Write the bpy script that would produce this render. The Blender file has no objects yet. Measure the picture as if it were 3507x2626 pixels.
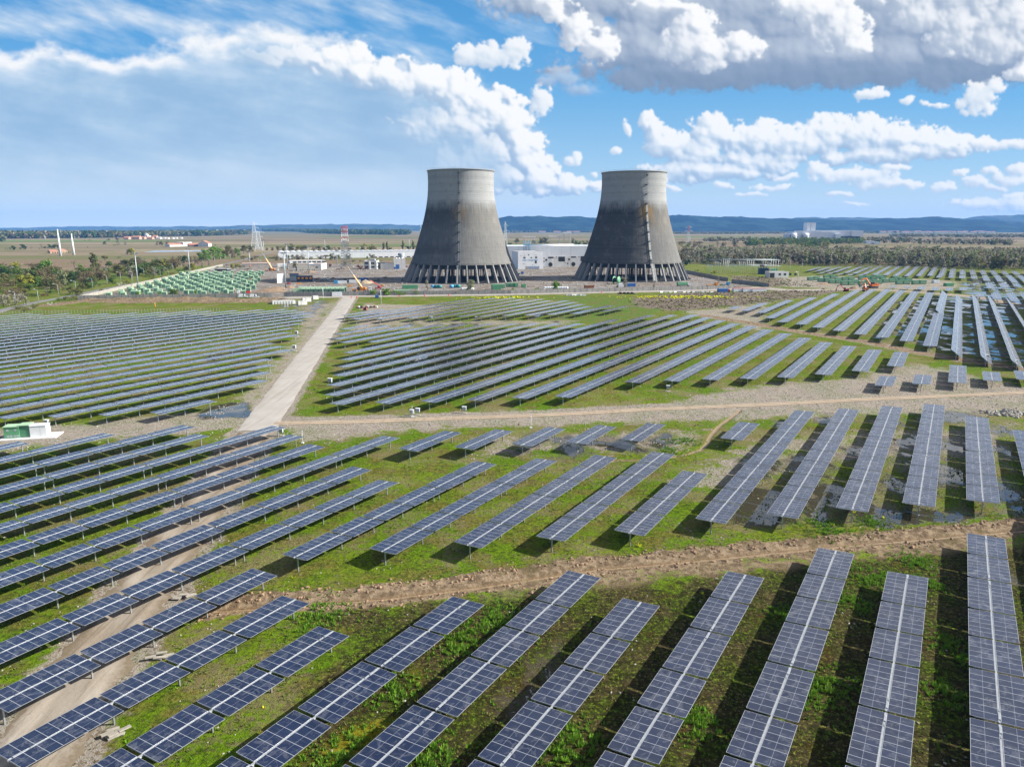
import bpy, math, random
import numpy as np
from mathutils import Vector, Matrix
rad = math.radians
SC = bpy.context.scene
COL = SC.collection
random.seed(7)
RNG = np.random.default_rng(7)

# ------------------------------------------------------------------ camera geometry
CAM_H = 47.5
FPX = 2550.0                    # focal length in photo pixels (3507 wide)
PITCH = math.atan((1313 - 779) / FPX)
cP, sP = math.cos(PITCH), math.sin(PITCH)

def ray(px, py):
    x = px - 1753.5
    u = 1313 - py
    return x, FPX * cP + u * sP, -FPX * sP + u * cP

def at(px, py, z=0.0):
    """ground position seen at a photo pixel"""
    x, y, d = ray(px, py)
    t = (z - CAM_H) / d
    return x * t, y * t

def z_at(y, px, py):
    """height of the point seen at a pixel, when it stands y metres ahead"""
    _, ry, rz = ray(px, py)
    return CAM_H + rz * y / ry

AZ = rad(30.62)                 # direction of the tracker rows
RV = (math.sin(AZ), math.cos(AZ))
CV = (math.cos(AZ), -math.sin(AZ))
def field(c, s):
    return CV[0] * c + RV[0] * s, CV[1] * c + RV[1] * s

YA = rad(12.2)                  # direction of the walled yard
E1 = (math.cos(YA), math.sin(YA))
E2 = (-math.sin(YA), math.cos(YA))

# ------------------------------------------------------------------ bookkeeping
def tag(o, label=None, cat=None, group=None, kind=None):
    if label: o['label'] = label
    if cat: o['category'] = cat
    if group: o['group'] = group
    if kind: o['kind'] = kind
    return o

def empty(name, loc=(0, 0, 0), rz=0.0, label=None, cat=None, group=None):
    o = bpy.data.objects.new(name, None)
    COL.objects.link(o)
    o.location = loc
    o.rotation_euler = (0, 0, rz)
    o.empty_display_size = 0.3
    return tag(o, label, cat, group)

def link_mesh(name, me, parent=None, loc=None, rot=None, scale=None):
    o = bpy.data.objects.new(name, me)
    COL.objects.link(o)
    if parent: o.parent = parent
    if loc is not None: o.location = loc
    if rot is not None: o.rotation_euler = rot
    if scale is not None: o.scale = scale
    return o

def copy_tree(src, label=None, group=None):
    c = src.copy(); COL.objects.link(c)
    if label: c['label'] = label
    if group: c['group'] = group
    for ch in src.children:
        d = ch.copy(); COL.objects.link(d); d.parent = c
        for g in ch.children:
            e = g.copy(); COL.objects.link(e); e.parent = d
    return c

ORD = ('first second third fourth fifth sixth seventh eighth ninth tenth eleventh twelfth thirteenth fourteenth '
       'fifteenth sixteenth seventeenth eighteenth nineteenth twentieth').split()
TENS = {2: 'twenty', 3: 'thirty', 4: 'forty', 5: 'fifty', 6: 'sixty'}
def ordinal(n):
    if n <= 20: return ORD[n - 1]
    t, u = divmod(n, 10)
    return TENS[t] + '-' + ORD[u - 1] if u else TENS[t][:-1] + 'ieth'

class MB:
    """collects shapes, builds ONE mesh object"""
    def __init__(self):
        self.v, self.f, self.mi, self.sm = [], [], [], []
    def add(self, verts, faces, mi=0, smooth=False):
        b = len(self.v)
        self.v += [tuple(p) for p in verts]
        self.f += [tuple(i + b for i in f) for f in faces]
        self.mi += [mi] * len(faces)
        self.sm += [smooth] * len(faces)
        return self
    def box(self, x0, x1, y0, y1, z0, z1, mi=0, M=None):
        v = [(x0, y0, z0), (x1, y0, z0), (x1, y1, z0), (x0, y1, z0), (x0, y0, z1), (x1, y0, z1), (x1, y1, z1), (x0, y1, z1)]
        if M is not None: v = [M @ Vector(p) for p in v]
        return self.add(v, [(0, 3, 2, 1), (4, 5, 6, 7), (0, 1, 5, 4), (1, 2, 6, 5), (2, 3, 7, 6), (3, 0, 4, 7)], mi)
    def cbox(self, c, d, mi=0, M=None):
        return self.box(c[0] - d[0] / 2, c[0] + d[0] / 2, c[1] - d[1] / 2, c[1] + d[1] / 2, c[2] - d[2] / 2, c[2] + d[2] / 2, mi, M)
    def bar(self, a, b, r, n=6, r2=None, mi=0, smooth=True, caps=True):
        a, b = Vector(a), Vector(b)
        r2 = r if r2 is None else r2
        d = (b - a).normalized()
        u = d.orthogonal().normalized(); w = d.cross(u)
        vs = []
        for P, R in ((a, r), (b, r2)):
            for k in range(n):
                t = 2 * math.pi * (k + .5) / n
                vs.append(P + (u * math.cos(t) + w * math.sin(t)) * R)
        fs = [(k, (k + 1) % n, n + (k + 1) % n, n + k) for k in range(n)]
        if caps: fs += [tuple(range(n - 1, -1, -1)), tuple(range(n, 2 * n))]
        return self.add(vs, fs, mi, smooth and n > 4)
    def lathe(self, prof, n=24, mi=0, smooth=True, c=(0, 0, 0)):
        vs = [(c[0] + r * math.cos(2 * math.pi * k / n), c[1] + r * math.sin(2 * math.pi * k / n), c[2] + z) for r, z in prof for k in range(n)]
        fs = []
        for j in range(len(prof) - 1):
            for k in range(n):
                fs.append((j * n + k, j * n + (k + 1) % n, (j + 1) * n + (k + 1) % n, (j + 1) * n + k))
        return self.add(vs, fs, mi, smooth)
    def prism(self, poly, z0, z1, mi=0):
        n = len(poly)
        vs = [(x, y, z0) for x, y in poly] + [(x, y, z1) for x, y in poly]
        return self.add(vs, [tuple(range(n - 1, -1, -1)), tuple(range(n, 2 * n))] + [(k, (k + 1) % n, n + (k + 1) % n, n + k) for k in range(n)], mi)
    def extr(self, prof, y0, y1, mi=0, M=None):
        """profile in xz extruded along y"""
        n = len(prof)
        vs = [Vector((x, y0, z)) for x, z in prof] + [Vector((x, y1, z)) for x, z in prof]
        if M is not None: vs = [M @ v for v in vs]
        return self.add(vs, [tuple(range(n)), tuple(range(2 * n - 1, n - 1, -1))] + [(k, n + k, n + (k + 1) % n, (k + 1) % n) for k in range(n)], mi)
    def mesh(self, name, mats):
        me = bpy.data.meshes.new(name)
        me.from_pydata(self.v, [], self.f)
        if not isinstance(mats, (list, tuple)): mats = [mats]
        for m in mats: me.materials.append(m)
        me.polygons.foreach_set('material_index', self.mi)
        me.polygons.foreach_set('use_smooth', self.sm)
        me.update()
        return me
    def build(self, name, mats, parent=None, loc=None, rot=None):
        return link_mesh(name, self.mesh(name, mats), parent, loc, rot)

# ------------------------------------------------------------------ node helpers
class NT:
    def __init__(self, tree):
        self.t = tree
    def n(self, typ, **kw):
        nd = self.t.nodes.new(typ)
        for k, v in kw.items(): setattr(nd, k, v)
        return nd
    def put(self, sock, val):
        if val is None: return
        if isinstance(val, bpy.types.NodeSocket): self.t.links.new(val, sock)
        else:
            if sock.type == 'RGBA' and not isinstance(val, (int, float)) and len(val) == 3: val = tuple(val) + (1,)
            sock.default_value = val
    def m(self, op, a, b=None, c=None, clamp=False):
        nd = self.n('ShaderNodeMath', operation=op, use_clamp=clamp)
        self.put(nd.inputs[0], a)
        if b is not None: self.put(nd.inputs[1], b)
        if c is not None: self.put(nd.inputs[2], c)
        return nd.outputs[0]
    def vm(self, op, a, b=None, scale=None):
        nd = self.n('ShaderNodeVectorMath', operation=op)
        self.put(nd.inputs[0], a)
        if b is not None: self.put(nd.inputs[1], b)
        if scale is not None: self.put(nd.inputs['Scale'], scale)
        return nd.outputs['Value'] if op in ('LENGTH', 'DOT_PRODUCT', 'DISTANCE') else nd.outputs[0]
    def mix(self, f, a, b, mode='MIX'):
        nd = self.n('ShaderNodeMix', data_type='RGBA', blend_type=mode, clamp_factor=True)
        self.put(nd.inputs[0], f); self.put(nd.inputs[6], a); self.put(nd.inputs[7], b)
        return nd.outputs[2]
    def fmix(self, f, a, b):
        nd = self.n('ShaderNodeMix', data_type='FLOAT', clamp_factor=True)
        self.put(nd.inputs[0], f); self.put(nd.inputs[2], a); self.put(nd.inputs[3], b)
        return nd.outputs[0]
    def noise(self, vec, scale, detail=4, rough=.55, dist=0, out='Fac', dims='3D'):
        nd = self.n('ShaderNodeTexNoise', noise_dimensions=dims)
        self.put(nd.inputs['Vector'], vec); self.put(nd.inputs['Scale'], scale)
        self.put(nd.inputs['Detail'], detail); self.put(nd.inputs['Roughness'], rough); self.put(nd.inputs['Distortion'], dist)
        return nd.outputs[out]
    def voro(self, vec, scale, detail=0, rough=.5, feature='F1', out='Distance', smooth=.3, dims='3D'):
        nd = self.n('ShaderNodeTexVoronoi', feature=feature, voronoi_dimensions=dims)
        self.put(nd.inputs['Vector'], vec); self.put(nd.inputs['Scale'], scale)
        if 'Detail' in nd.inputs: self.put(nd.inputs['Detail'], detail); self.put(nd.inputs['Roughness'], rough)
        if feature == 'SMOOTH_F1': self.put(nd.inputs['Smoothness'], smooth)
        return nd.outputs[out]
    def ramp(self, f, stops, interp='LINEAR'):
        nd = self.n('ShaderNodeValToRGB')
        cr = nd.color_ramp; cr.interpolation = interp
        while len(cr.elements) < len(stops): cr.elements.new(.5)
        for e, (p, c) in zip(cr.elements, stops):
            e.position = p
            e.color = (c, c, c, 1) if isinstance(c, (int, float)) else tuple(c) + (1,)
        self.put(nd.inputs[0], f)
        return nd.outputs[0]
    def ss(self, x, a, b):
        nd = self.n('ShaderNodeMapRange', interpolation_type='SMOOTHSTEP')
        self.put(nd.inputs['Value'], x); self.put(nd.inputs['From Min'], a); self.put(nd.inputs['From Max'], b)
        return nd.outputs['Result']
    def lin(self, x, a, b, c=0, d=1):
        nd = self.n('ShaderNodeMapRange')
        self.put(nd.inputs['Value'], x); self.put(nd.inputs['From Min'], a); self.put(nd.inputs['From Max'], b)
        self.put(nd.inputs['To Min'], c); self.put(nd.inputs['To Max'], d)
        return nd.outputs['Result']
    def sep(self, v):
        nd = self.n('ShaderNodeSeparateXYZ'); self.put(nd.inputs[0], v); return nd.outputs
    def comb(self, x, y, z=0.0):
        nd = self.n('ShaderNodeCombineXYZ')
        for i, q in enumerate((x, y, z)): self.put(nd.inputs[i], q)
        return nd.outputs[0]
    def mapping(self, v, loc=(0, 0, 0), rot=(0, 0, 0), scale=(1, 1, 1), typ='POINT'):
        nd = self.n('ShaderNodeMapping', vector_type=typ)
        self.put(nd.inputs[0], v)
        nd.inputs['Location'].default_value = loc; nd.inputs['Rotation'].default_value = rot; nd.inputs['Scale'].default_value = scale
        return nd.outputs[0]
    def bump(self, h, dist=.1, strength=1.0, normal=None):
        nd = self.n('ShaderNodeBump')
        self.put(nd.inputs['Height'], h); nd.inputs['Distance'].default_value = dist; nd.inputs['Strength'].default_value = strength
        if normal is not None: self.put(nd.inputs['Normal'], normal)
        return nd.outputs[0]

def mat(name):
    m = bpy.data.materials.new(name)
    m.use_nodes = True
    t = m.node_tree
    t.nodes.clear()
    N = NT(t)
    out = N.n('ShaderNodeOutputMaterial')
    bs = N.n('ShaderNodeBsdfPrincipled')
    t.links.new(bs.outputs[0], out.inputs[0])
    return m, N, bs, out

def pset(N, bs, **kw):
    names = dict(col='Base Color', rough='Roughness', metal='Metallic', spec='Specular IOR Level', normal='Normal', ior='IOR',
                 coat='Coat Weight', coat_rough='Coat Roughness', alpha='Alpha', trans='Transmission Weight', sub='Subsurface Weight')
    for k, v in kw.items(): N.put(bs.inputs[names[k]], v)

def worn(name, col, var=.15, rough=.6, metal=0.0, scale=1.2, streak=.25, spec=.4, dirt=(.16, .14, .11), bump=0.0):
    """painted / mineral surface with mottling, rain streaks and grime"""
    m, N, bs, _ = mat(name)
    tc = N.n('ShaderNodeTexCoord').outputs['Object']
    a = N.noise(tc, scale, 6, .6)
    s = N.noise(N.mapping(tc, scale=(2.5, 2.5, .12)), scale, 4, .6)
    c = N.mix(N.lin(a, .3, .7), tuple(x * (1 - var) for x in col), tuple(min(1, x * (1 + var)) for x in col))
    c = N.mix(N.m('MULTIPLY', N.ss(s, .5, .75), streak), c, dirt)
    pset(N, bs, col=c, rough=N.lin(a, .2, .8, max(.05, rough - .12), min(1, rough + .12)), metal=metal, spec=spec)
    if bump: pset(N, bs, normal=N.bump(N.noise(tc, scale * 6, 5, .6), bump))
    return m

def plain(name, col, rough=.5, metal=0.0, spec=.5):
    m, N, bs, _ = mat(name)
    tc = N.n('ShaderNodeTexCoord').outputs['Object']
    a = N.noise(tc, 3.0, 4, .6)
    pset(N, bs, col=N.mix(a, tuple(x * .82 for x in col), tuple(min(1, x * 1.15) for x in col)), rough=rough, metal=metal, spec=spec)
    return m

# ------------------------------------------------------------------ camera
cam = bpy.data.cameras.new('camera')
cam.sensor_width = 36.0
cam.lens = 36.0 * FPX / 3507.0
cam.clip_start = 0.5
cam.clip_end = 120000
co = bpy.data.objects.new('camera', cam)
COL.objects.link(co)
co.location = (0, 0, CAM_H)
co.rotation_euler = (math.pi / 2 - PITCH, 0, 0)
SC.camera = co

SC.view_settings.view_transform = 'Standard'
SC.view_settings.look = 'None'
SC.view_settings.exposure = EXPOSURE = 1.08
SC.view_settings.gamma = 1.0
SC.cycles.use_denoising = True
SC.cycles.max_bounces = 8
SC.cycles.diffuse_bounces = 3
SC.cycles.glossy_bounces = 3
SC.cycles.transparent_max_bounces = 8
SC.cycles.volume_bounces = 1

# ------------------------------------------------------------------ sun
SUN_EL = rad(32.0)
SUN_AZ = rad(88.0)              # clockwise from +Y (the view direction): the sun stands to the right
sd = Vector((math.sin(SUN_AZ) * math.cos(SUN_EL), math.cos(SUN_AZ) * math.cos(SUN_EL), math.sin(SUN_EL)))
sl = bpy.data.lights.new('sun', 'SUN')
sl.energy = 5.0
sl.angle = rad(.5)
sl.color = (1.0, .955, .88)
so = bpy.data.objects.new('sun', sl)
COL.objects.link(so)
so.rotation_euler = (-sd).to_track_quat('-Z', 'Y').to_euler()
so.location = (0, 0, 300)
SKYTINT = (.74, .97, 1.22)
SKY_S = .052
HAZE_D = 3.8e-5
HAZE_COL = (.17, .45, 1.0)
# ------------------------------------------------------------------ clouds: computed once as a direction map (tangent plane about the horizon ahead)
def _hash(ix, iy, s):
    h = (ix.astype(np.int64) * 374761393 + iy.astype(np.int64) * 668265263 + s * 1274126177) & 0x7fffffff
    h = ((h ^ (h >> 13)) * 1274126177) & 0x7fffffff
    return ((h ^ (h >> 16)) & 0xffffff) / float(0xffffff)

def vnoise(x, y, s=0):
    ix, iy = np.floor(x), np.floor(y)
    fx, fy = x - ix, y - iy
    ix, iy = ix.astype(np.int64), iy.astype(np.int64)
    def gr(ax, ay, dx, dy):
        a = _hash(ax, ay, s) * 6.2831853
        return np.cos(a) * dx + np.sin(a) * dy
    ux, uy = fx * fx * fx * (fx * (fx * 6 - 15) + 10), fy * fy * fy * (fy * (fy * 6 - 15) + 10)
    a = gr(ix, iy, fx, fy); b = gr(ix + 1, iy, fx - 1, fy)
    c = gr(ix, iy + 1, fx, fy - 1); d = gr(ix + 1, iy + 1, fx - 1, fy - 1)
    return (a + (b - a) * ux) * (1 - uy) + (c + (d - c) * ux) * uy

def fbm(x, y, octv=6, gain=.55, s=0):
    o = np.zeros_like(x); a = 1.0; k = 1.0; t = 0
    for i in range(octv):
        o += a * vnoise(x * k + 17.3 * i, y * k - 9.1 * i, s + i); t += a
        a *= gain; k *= 2.03
    return o / t * 1.6

def billow(x, y, octv=4, gain=.5, s=0):
    """heaped noise, 0..1: upward bulges divided by creases"""
    o = np.zeros_like(x); a = 1.0; k = 1.0; t = 0
    for i in range(octv):
        px, py = x * k + 5.2 * i, y * k + 3.7 * i
        ix, iy = np.floor(px).astype(np.int64), np.floor(py).astype(np.int64)
        best = np.full(x.shape, 9.0)
        for ox in (-1, 0, 1):
            for oy in (-1, 0, 1):
                hx = ix + ox + _hash(ix + ox, iy + oy, s + 31 * i)
                hy = iy + oy + _hash(ix + ox, iy + oy, s + 31 * i + 7)
                np.minimum(best, (hx - px) ** 2 + (hy - py) ** 2, out=best)
        o += a * np.clip(1 - best, 0, 1); t += a
        a *= gain; k *= 2.1
    return o / t

def blur(a, r):
    fy = np.fft.fftfreq(a.shape[0])[:, None]; fx = np.fft.rfftfreq(a.shape[1])[None]
    return np.fft.irfft2(np.fft.rfft2(a) * np.exp(-2 * (math.pi * r) ** 2 * (fx * fx + fy * fy)), a.shape)

def sstep(x, a, b):
    t = np.clip((x - a) / (b - a), 0, 1)
    return t * t * (3 - 2 * t)

def srgb(c):
    c = np.asarray(c, float) / 255
    return np.where(c < .04045, c / 12.92, ((c + .055) / 1.055) ** 2.4)

CU0, CU1, CV0, CV1, CSTEP = -1250.0, 1250.0, -30.0, 780.0, 1.9
def suv(mx, my):
    """sky position of a photo point given on a 2212 px wide copy, in its pixels about the horizon ahead"""
    x, y, z = ray(mx * 1.58544, my * 1.58544)
    return 1608 * x / y, 1608 * z / y

def make_clouds():
    nx, ny = int((CU1 - CU0) / CSTEP), int((CV1 - CV0) / CSTEP)
    X, Y = np.meshgrid(CU0 + (np.arange(nx) + .5) * CSTEP, CV0 + (np.arange(ny) + .5) * CSTEP)
    def field_of(blobs, warp=0, wscale=120.0):
        bx, by = X, Y
        if warp:
            bx = X + warp * fbm(X / wscale, Y / wscale, 4, .5, 90); by = Y + warp * fbm(X / wscale, Y / wscale, 4, .5, 95)
        acc = np.zeros_like(X)
        for b in blobs:
            cx, cy = suv(b[0], b[1]); a = rad(b[4]) if len(b) > 4 else 0; w = b[5] if len(b) > 5 else 1
            ddx, ddy = bx - cx, by - cy
            u = (ddx * math.cos(a) + ddy * math.sin(a)) / (b[2] * 1.45); v = (-ddx * math.sin(a) + ddy * math.cos(a)) / (b[3] * 1.45)
            acc = np.maximum(acc, w * (1 - np.sqrt(u * u + v * v)))
        return acc
    def heap(blobs, sc, amp, t0, soft, seed, relief=26.0, amb=.5, lightpow=1.0, base_dark=.55, march=7.0, warp=14):
        n = billow(X / sc, Y / sc * 1.15, 4, .5, seed) - .62
        n = n + .34 * fbm(X / sc * 1.3, Y / sc * 1.3, 5, .55, seed + 3)
        n2 = n + .22 * fbm(X / 9, Y / 9, 3, .6, seed + 5)
        F0 = field_of(blobs, warp, 70.0)
        gate = sstep(F0, .0, .22)
        F = F0 + amp * n * gate
        al = sstep(F0 + amp * n2 * gate, t0 - .02, t0 + soft)
        wisp = sstep(F0 + amp * .55 * n2 * gate + .22 * fbm(X / 34, Y / 15, 5, .6, seed + 8), t0 - .10, t0 + .22)
        al = np.maximum(al, .55 * wisp)
        h = np.sqrt(np.clip(F - t0, 0, None)) * relief
        hs = blur(h, .9) * .60 + blur(h, 2.6) * .40
        gy, gx = np.gradient(hs, CSTEP)
        inv = 1 / np.sqrt(gx * gx + gy * gy + 1)
        lam = (-gx * .62 - gy * .52 + .58) * inv
        occ = np.zeros_like(X)
        G = np.clip(F - t0, 0, .6)
        for i in range(1, 11):
            occ += np.roll(np.roll(G, -int(i * march * .75 / CSTEP), 1), -int(i * march * .66 / CSTEP), 0)
        T = np.exp(-occ * .42)
        ao = np.clip(.5 + (hs - blur(h, 9)) / relief * 1.6, 0, 1)
        under = np.clip(blur(al, 22) - blur(np.roll(al, -int(46 / CSTEP), 0), 22) + .55, 0, 1)
        lit = np.clip(lam * .85 + .12, 0, 1.15) * (.40 + .60 * T) * .78 + ao * .30 + under * .14
        lit = blur(lit, .5)
        return al, np.clip(lit, 0, 1.25) ** lightpow
    img = np.zeros((ny, nx, 3)); A = np.zeros((ny, nx))
    def over(al, col):
        nonlocal img, A
        img = img * (1 - al[..., None]) + col * al[..., None]
        A = A * (1 - al) + al
    def grade(t, stops):
        xs = [s[0] for s in stops]; cs = np.array([srgb(s[1]) for s in stops])
        return np.stack([np.interp(t, xs, cs[:, k]) for k in range(3)], -1)
    # pale air towards the horizon, a little thicker on the left
    hz = np.exp(-np.clip(Y, 0, None) / 95.0)
    over(np.full_like(X, .80), grade(np.clip(Y / 520, 0, 1), [(0, (196, 221, 240)), (.22, (160, 207, 240)), (.5, (112, 182, 232)), (.8, (84, 163, 222)), (1, (70, 150, 214))]))
    # high wisps
    ca, sa = math.cos(rad(-17)), math.sin(rad(-17))
    sx, sy = X * ca + Y * sa, -X * sa + Y * ca
    st = fbm(sx / 330, sy / 58, 6, .6, 5) * .75 + fbm(sx / 120, sy / 40, 5, .6, 9) * .4
    cir = field_of([(330, 45, 430, 60, -10), (600, 50, 420, 60, -17), (830, 40, 150, 46, -28), (130, 50, 300, 40, -8), (900, 110, 90, 20, -38, .8), (300, 110, 320, 26, -12, .7), (620, -60, 600, 80, -10)], 20) * 1.0 + st * 1.15
    over(np.clip((cir - .34) / 1.15, 0, .8) ** 1.1, grade(np.clip((cir - .3) / .9, 0, 1), [(0, (196, 222, 243)), (1, (247, 250, 252))]))
    # rain cloud on the left
    b = field_of([(300, 330, 760, 205), (700, 300, 470, 210, -10), (985, 345, 235, 135, -20), (40, 300, 460, 185), (640, 190, 260, 75, -4), (870, 225, 190, 80, -14), (350, 222, 470, 74, -1), (-300, 300, 500, 180), (100, 215, 300, 72)], 26, 150.0)
    bn = b + .16 * fbm(X / 110, Y / 60, 6, .58, 21)
    al = sstep(bn, .31, .42 + .10 * sstep(Y, 330, 150)) * (.30 + .70 * sstep(Y, 5, 105))
    ca, sa = math.cos(rad(-9)), math.sin(rad(-9))
    sx, sy = X * ca + Y * sa, -X * sa + Y * ca
    bands = fbm(sx / 300, sy / 62, 5, .55, 33) * .9 + fbm(X / 120, Y / 90, 6, .6, 37) * .55
    up = np.zeros_like(X)
    for i in range(1, 9): up += np.roll(np.clip(bn - .33, 0, .5), -int(i * 11 / CSTEP), 0)
    rimlight = np.exp(-up * (3.4 + 3.0 * sstep(X, -450, -800))) * (1 - .55 * sstep(X, -470, -300)) * np.clip(.80 + .5 * fbm(X / 90, Y / 40, 5, .6, 71), .3, 1)
    low = sstep(Y, 190, 70)
    dark = np.clip(.52 - bands * 1.05 + .24 * np.exp(-((X + 350) / 420) ** 2 - ((Y - 225) / 95) ** 2), 0, 1)
    t = np.clip(.08 + rimlight * 1.0 + (1 - dark) * .62 * (1 - .4 * sstep(Y, 330, 200)), 0, 1)
    colr = grade(t, [(0, (146, 184, 219)), (.25, (166, 198, 227)), (.55, (196, 217, 238)), (.8, (232, 240, 248)), (1, (253, 253, 253))])
    colr = colr * (1 - low[..., None] * .8) + (low * .8)[..., None] * grade(np.clip(.5 + bands * .5, 0, 1), [(0, (180, 208, 232)), (1, (216, 231, 243))])
    over(al * .97, colr)
    lowair = np.exp(-np.clip(Y - 6, 0, None) / 62.0)
    over(lowair * .85, np.broadcast_to(srgb((228, 238, 245)), X.shape + (3,)))
    RIM = [(660, 122, 80, 20, 0), (745, 138, 75, 32), (830, 158, 72, 32), (900, 178, 72, 32), (975, 198, 66, 40), (1040, 228, 62, 44), (1095, 268, 56, 48), (1120, 312, 54, 44), (1138, 352, 46, 38),
           (1165, 388, 46, 32), (1225, 400, 52, 20), (1285, 400, 34, 13), (560, 132, 75, 14, -6), (1000, 270, 70, 44), (1060, 330, 60, 46), (1090, 385, 70, 28), (1000, 360, 70, 50, 0, .85), (930, 270, 80, 50, 0, .8)]
    al, lit = heap(RIM, 46, .80, .34, .10, 101, relief=58)
    fade = np.clip(1 - sstep(-X * .8 + Y * .35, 400, 620), 0, 1) * (1 - .80 * sstep(bn, .58, .84))
    over(al * (.06 + .94 * fade), grade(lit, [(0, (132, 166, 204)), (.30, (182, 204, 227)), (.52, (236, 242, 248)), (.70, (255, 255, 255)), (1.2, (255, 255, 255))]))
    # upper right: grey base, sunlit heaps on it
    GB = [(1760, 120, 460, 64, 2), (1400, 105, 180, 60, -18), (2050, 120, 330, 62, 4), (1480, 158, 170, 36, 0), (1250, 40, 110, 40, -30), (1650, 20, 420, 100), (2050, 20, 400, 110), (1200, 150, 40, 12, 0, .8), (1280, 0, 200, 50), (1700, -110, 700, 110)]
    al, lit = heap(GB, 74, .62, .33, .20, 131, relief=40, march=10)
    al = np.maximum(al, 0)
    flat = sstep(Y, 295, 350)
    over(al * .98, grade(np.clip(lit * (.50 + .42 * flat) , 0, 1.2), [(0, (112, 138, 168)), (.3, (148, 166, 192)), (.5, (188, 200, 216)), (.75, (236, 240, 245)), (1, (255, 255, 255))]))
    HP = [(1480, 95, 52, 46), (1530, 120, 46, 30), (1500, 60, 50, 30), (1590, 100, 54, 26), (1815, 60, 52, 44), (1780, 30, 70, 34), (1845, 95, 34, 24), (1740, 15, 60, 26), (2080, 50, 95, 44), (2150, 90, 110, 34), (1985, 30, 60, 32),
          (2190, 40, 90, 50), (1190, 12, 40, 30, -40), (1240, 60, 34, 40, -30), (1290, 100, 40, 30, 0, .8), (2200, 150, 40, 20, 0, .8), (2100, -40, 200, 60), (1430, 15, 60, 16)]
    al, lit = heap(HP, 44, .85, .35, .13, 151, relief=52)
    over(al, grade(lit, [(0, (150, 168, 194)), (.35, (196, 207, 222)), (.6, (240, 243, 248)), (.8, (255, 255, 255)), (1.2, (255, 255, 255))]))
    # fair-weather heaps, middle right
    MD = [(1390, 255, 14, 24, -40), (1415, 285, 30, 24, -30), (1440, 310, 50, 28), (1500, 335, 66, 34), (1540, 290, 54, 40), (1590, 300, 46, 34), (1640, 300, 60, 34), (1720, 305, 90, 40), (1480, 370, 90, 24), (1830, 290, 120, 36), (1930, 300, 120, 32),
          (2040, 312, 90, 20), (1980, 330, 100, 16), (1880, 337, 130, 14), (1640, 350, 120, 22), (1560, 375, 100, 14)]
    al, lit = heap(MD, 38, .78, .36, .11, 171, relief=48, march=6)
    over(al * .97, grade(lit, [(0, (146, 174, 208)), (.28, (180, 202, 226)), (.48, (222, 233, 244)), (.66, (252, 253, 254)), (1.1, (255, 255, 255))]))
    SM = [(1070, 120, 64, 24, -6), (1010, 122, 26, 20), (1110, 102, 34, 20), (2110, 215, 42, 32), (2140, 190, 30, 20), (1880, 205, 34, 12, 4), (1850, 378, 90, 17), (1920, 400, 84, 11), (1770, 365, 24, 14), (2110, 395, 34, 11), (2180, 385, 38, 14),
          (1670, 405, 44, 7), (1930, 360, 30, 8), (2040, 405, 26, 8), (2110, 440, 60, 13), (2190, 445, 60, 17), (1165, 215, 24, 30, 0, .9), (1230, 350, 14, 10), (1350, 275, 8, 16), (1430, 410, 40, 6), (1310, 407, 30, 7), (2170, 312, 90, 11), (1380, 395, 60, 14), (2140, 372, 20, 10), (2200, 365, 24, 12), (2070, 378, 18, 8), (2150, 408, 26, 7), (2190, 425, 30, 9), (1700, 385, 30, 7), (1560, 400, 26, 6), (1620, 420, 30, 5, 0, .9), (1810, 420, 36, 6), (1850, 440, 30, 5, 0, .9), (1330, 330, 10, 8), (1245, 345, 12, 10), (1280, 372, 8, 5), (1960, 215, 20, 8, 0, .9), (2020, 225, 30, 7, 0, .8)]
    al, lit = heap(SM, 24, .74, .36, .16, 191, relief=26, march=4)
    over(al * .93, grade(lit, [(0, (176, 198, 222)), (.35, (206, 220, 236)), (.6, (238, 244, 249)), (.85, (254, 254, 254)), (1.1, (255, 255, 255))]))
    al, lit = heap([(1215, 165, 46, 18, 0), (1185, 175, 28, 14), (1250, 195, 40, 16, 0, .8)], 34, .6, .36, .4, 211)
    over(al * .8, grade(lit, [(0, (140, 165, 198)), (1, (190, 210, 232))]))
    edge = sstep(X, CU0, CU0 + 200) * sstep(X, CU1, CU1 - 200) * sstep(Y, CV1, CV1 - 250)
    A *= edge
    return np.concatenate([img / np.maximum(A, 1e-4)[..., None] * edge[..., None], A[..., None]], -1).astype(np.float32), nx, ny
# ------------------------------------------------------------------ sky: Nishita, with the clouds laid over it by direction
_c, _nx, _ny = make_clouds()
CI = bpy.data.images.new('cloud_map', _nx, _ny, alpha=True, float_buffer=True)
CI.alpha_mode = 'CHANNEL_PACKED'
CI.pixels.foreach_set(_c.ravel())
CI.update()
CI.pack()
W = bpy.data.worlds.new('World')
SC.world = W
W.use_nodes = True
wt = W.node_tree
wt.nodes.clear()
N = NT(wt)
wout = N.n('ShaderNodeOutputWorld')
bg = N.n('ShaderNodeBackground')
cb = N.n('ShaderNodeBackground')
mx = N.n('ShaderNodeMixShader')
sky = N.n('ShaderNodeTexSky')
sky.sky_type = 'NISHITA'
sky.sun_disc = False
sky.sun_elevation = SUN_EL
sky.sun_rotation = SUN_AZ
sky.altitude = 150
sky.air_density = 1.0
sky.dust_density = .5
sky.ozone_density = 3.0
g3 = N.sep(N.n('ShaderNodeTexCoord').outputs['Generated'])
dx, dy, dz = g3[0], g3[1], g3[2]
dys = N.m('MAXIMUM', dy, .02)
im = N.n('ShaderNodeTexImage')
im.image = CI
im.extension = 'CLIP'
im.interpolation = 'Cubic'
u = N.lin(N.m('MULTIPLY', N.m('DIVIDE', dx, dys), 1608.0), CU0, CU1)
v = N.lin(N.m('MULTIPLY', N.m('DIVIDE', dz, dys), 1608.0), CV0, CV1)
for k in (u, v): k.node.clamp = False
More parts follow.
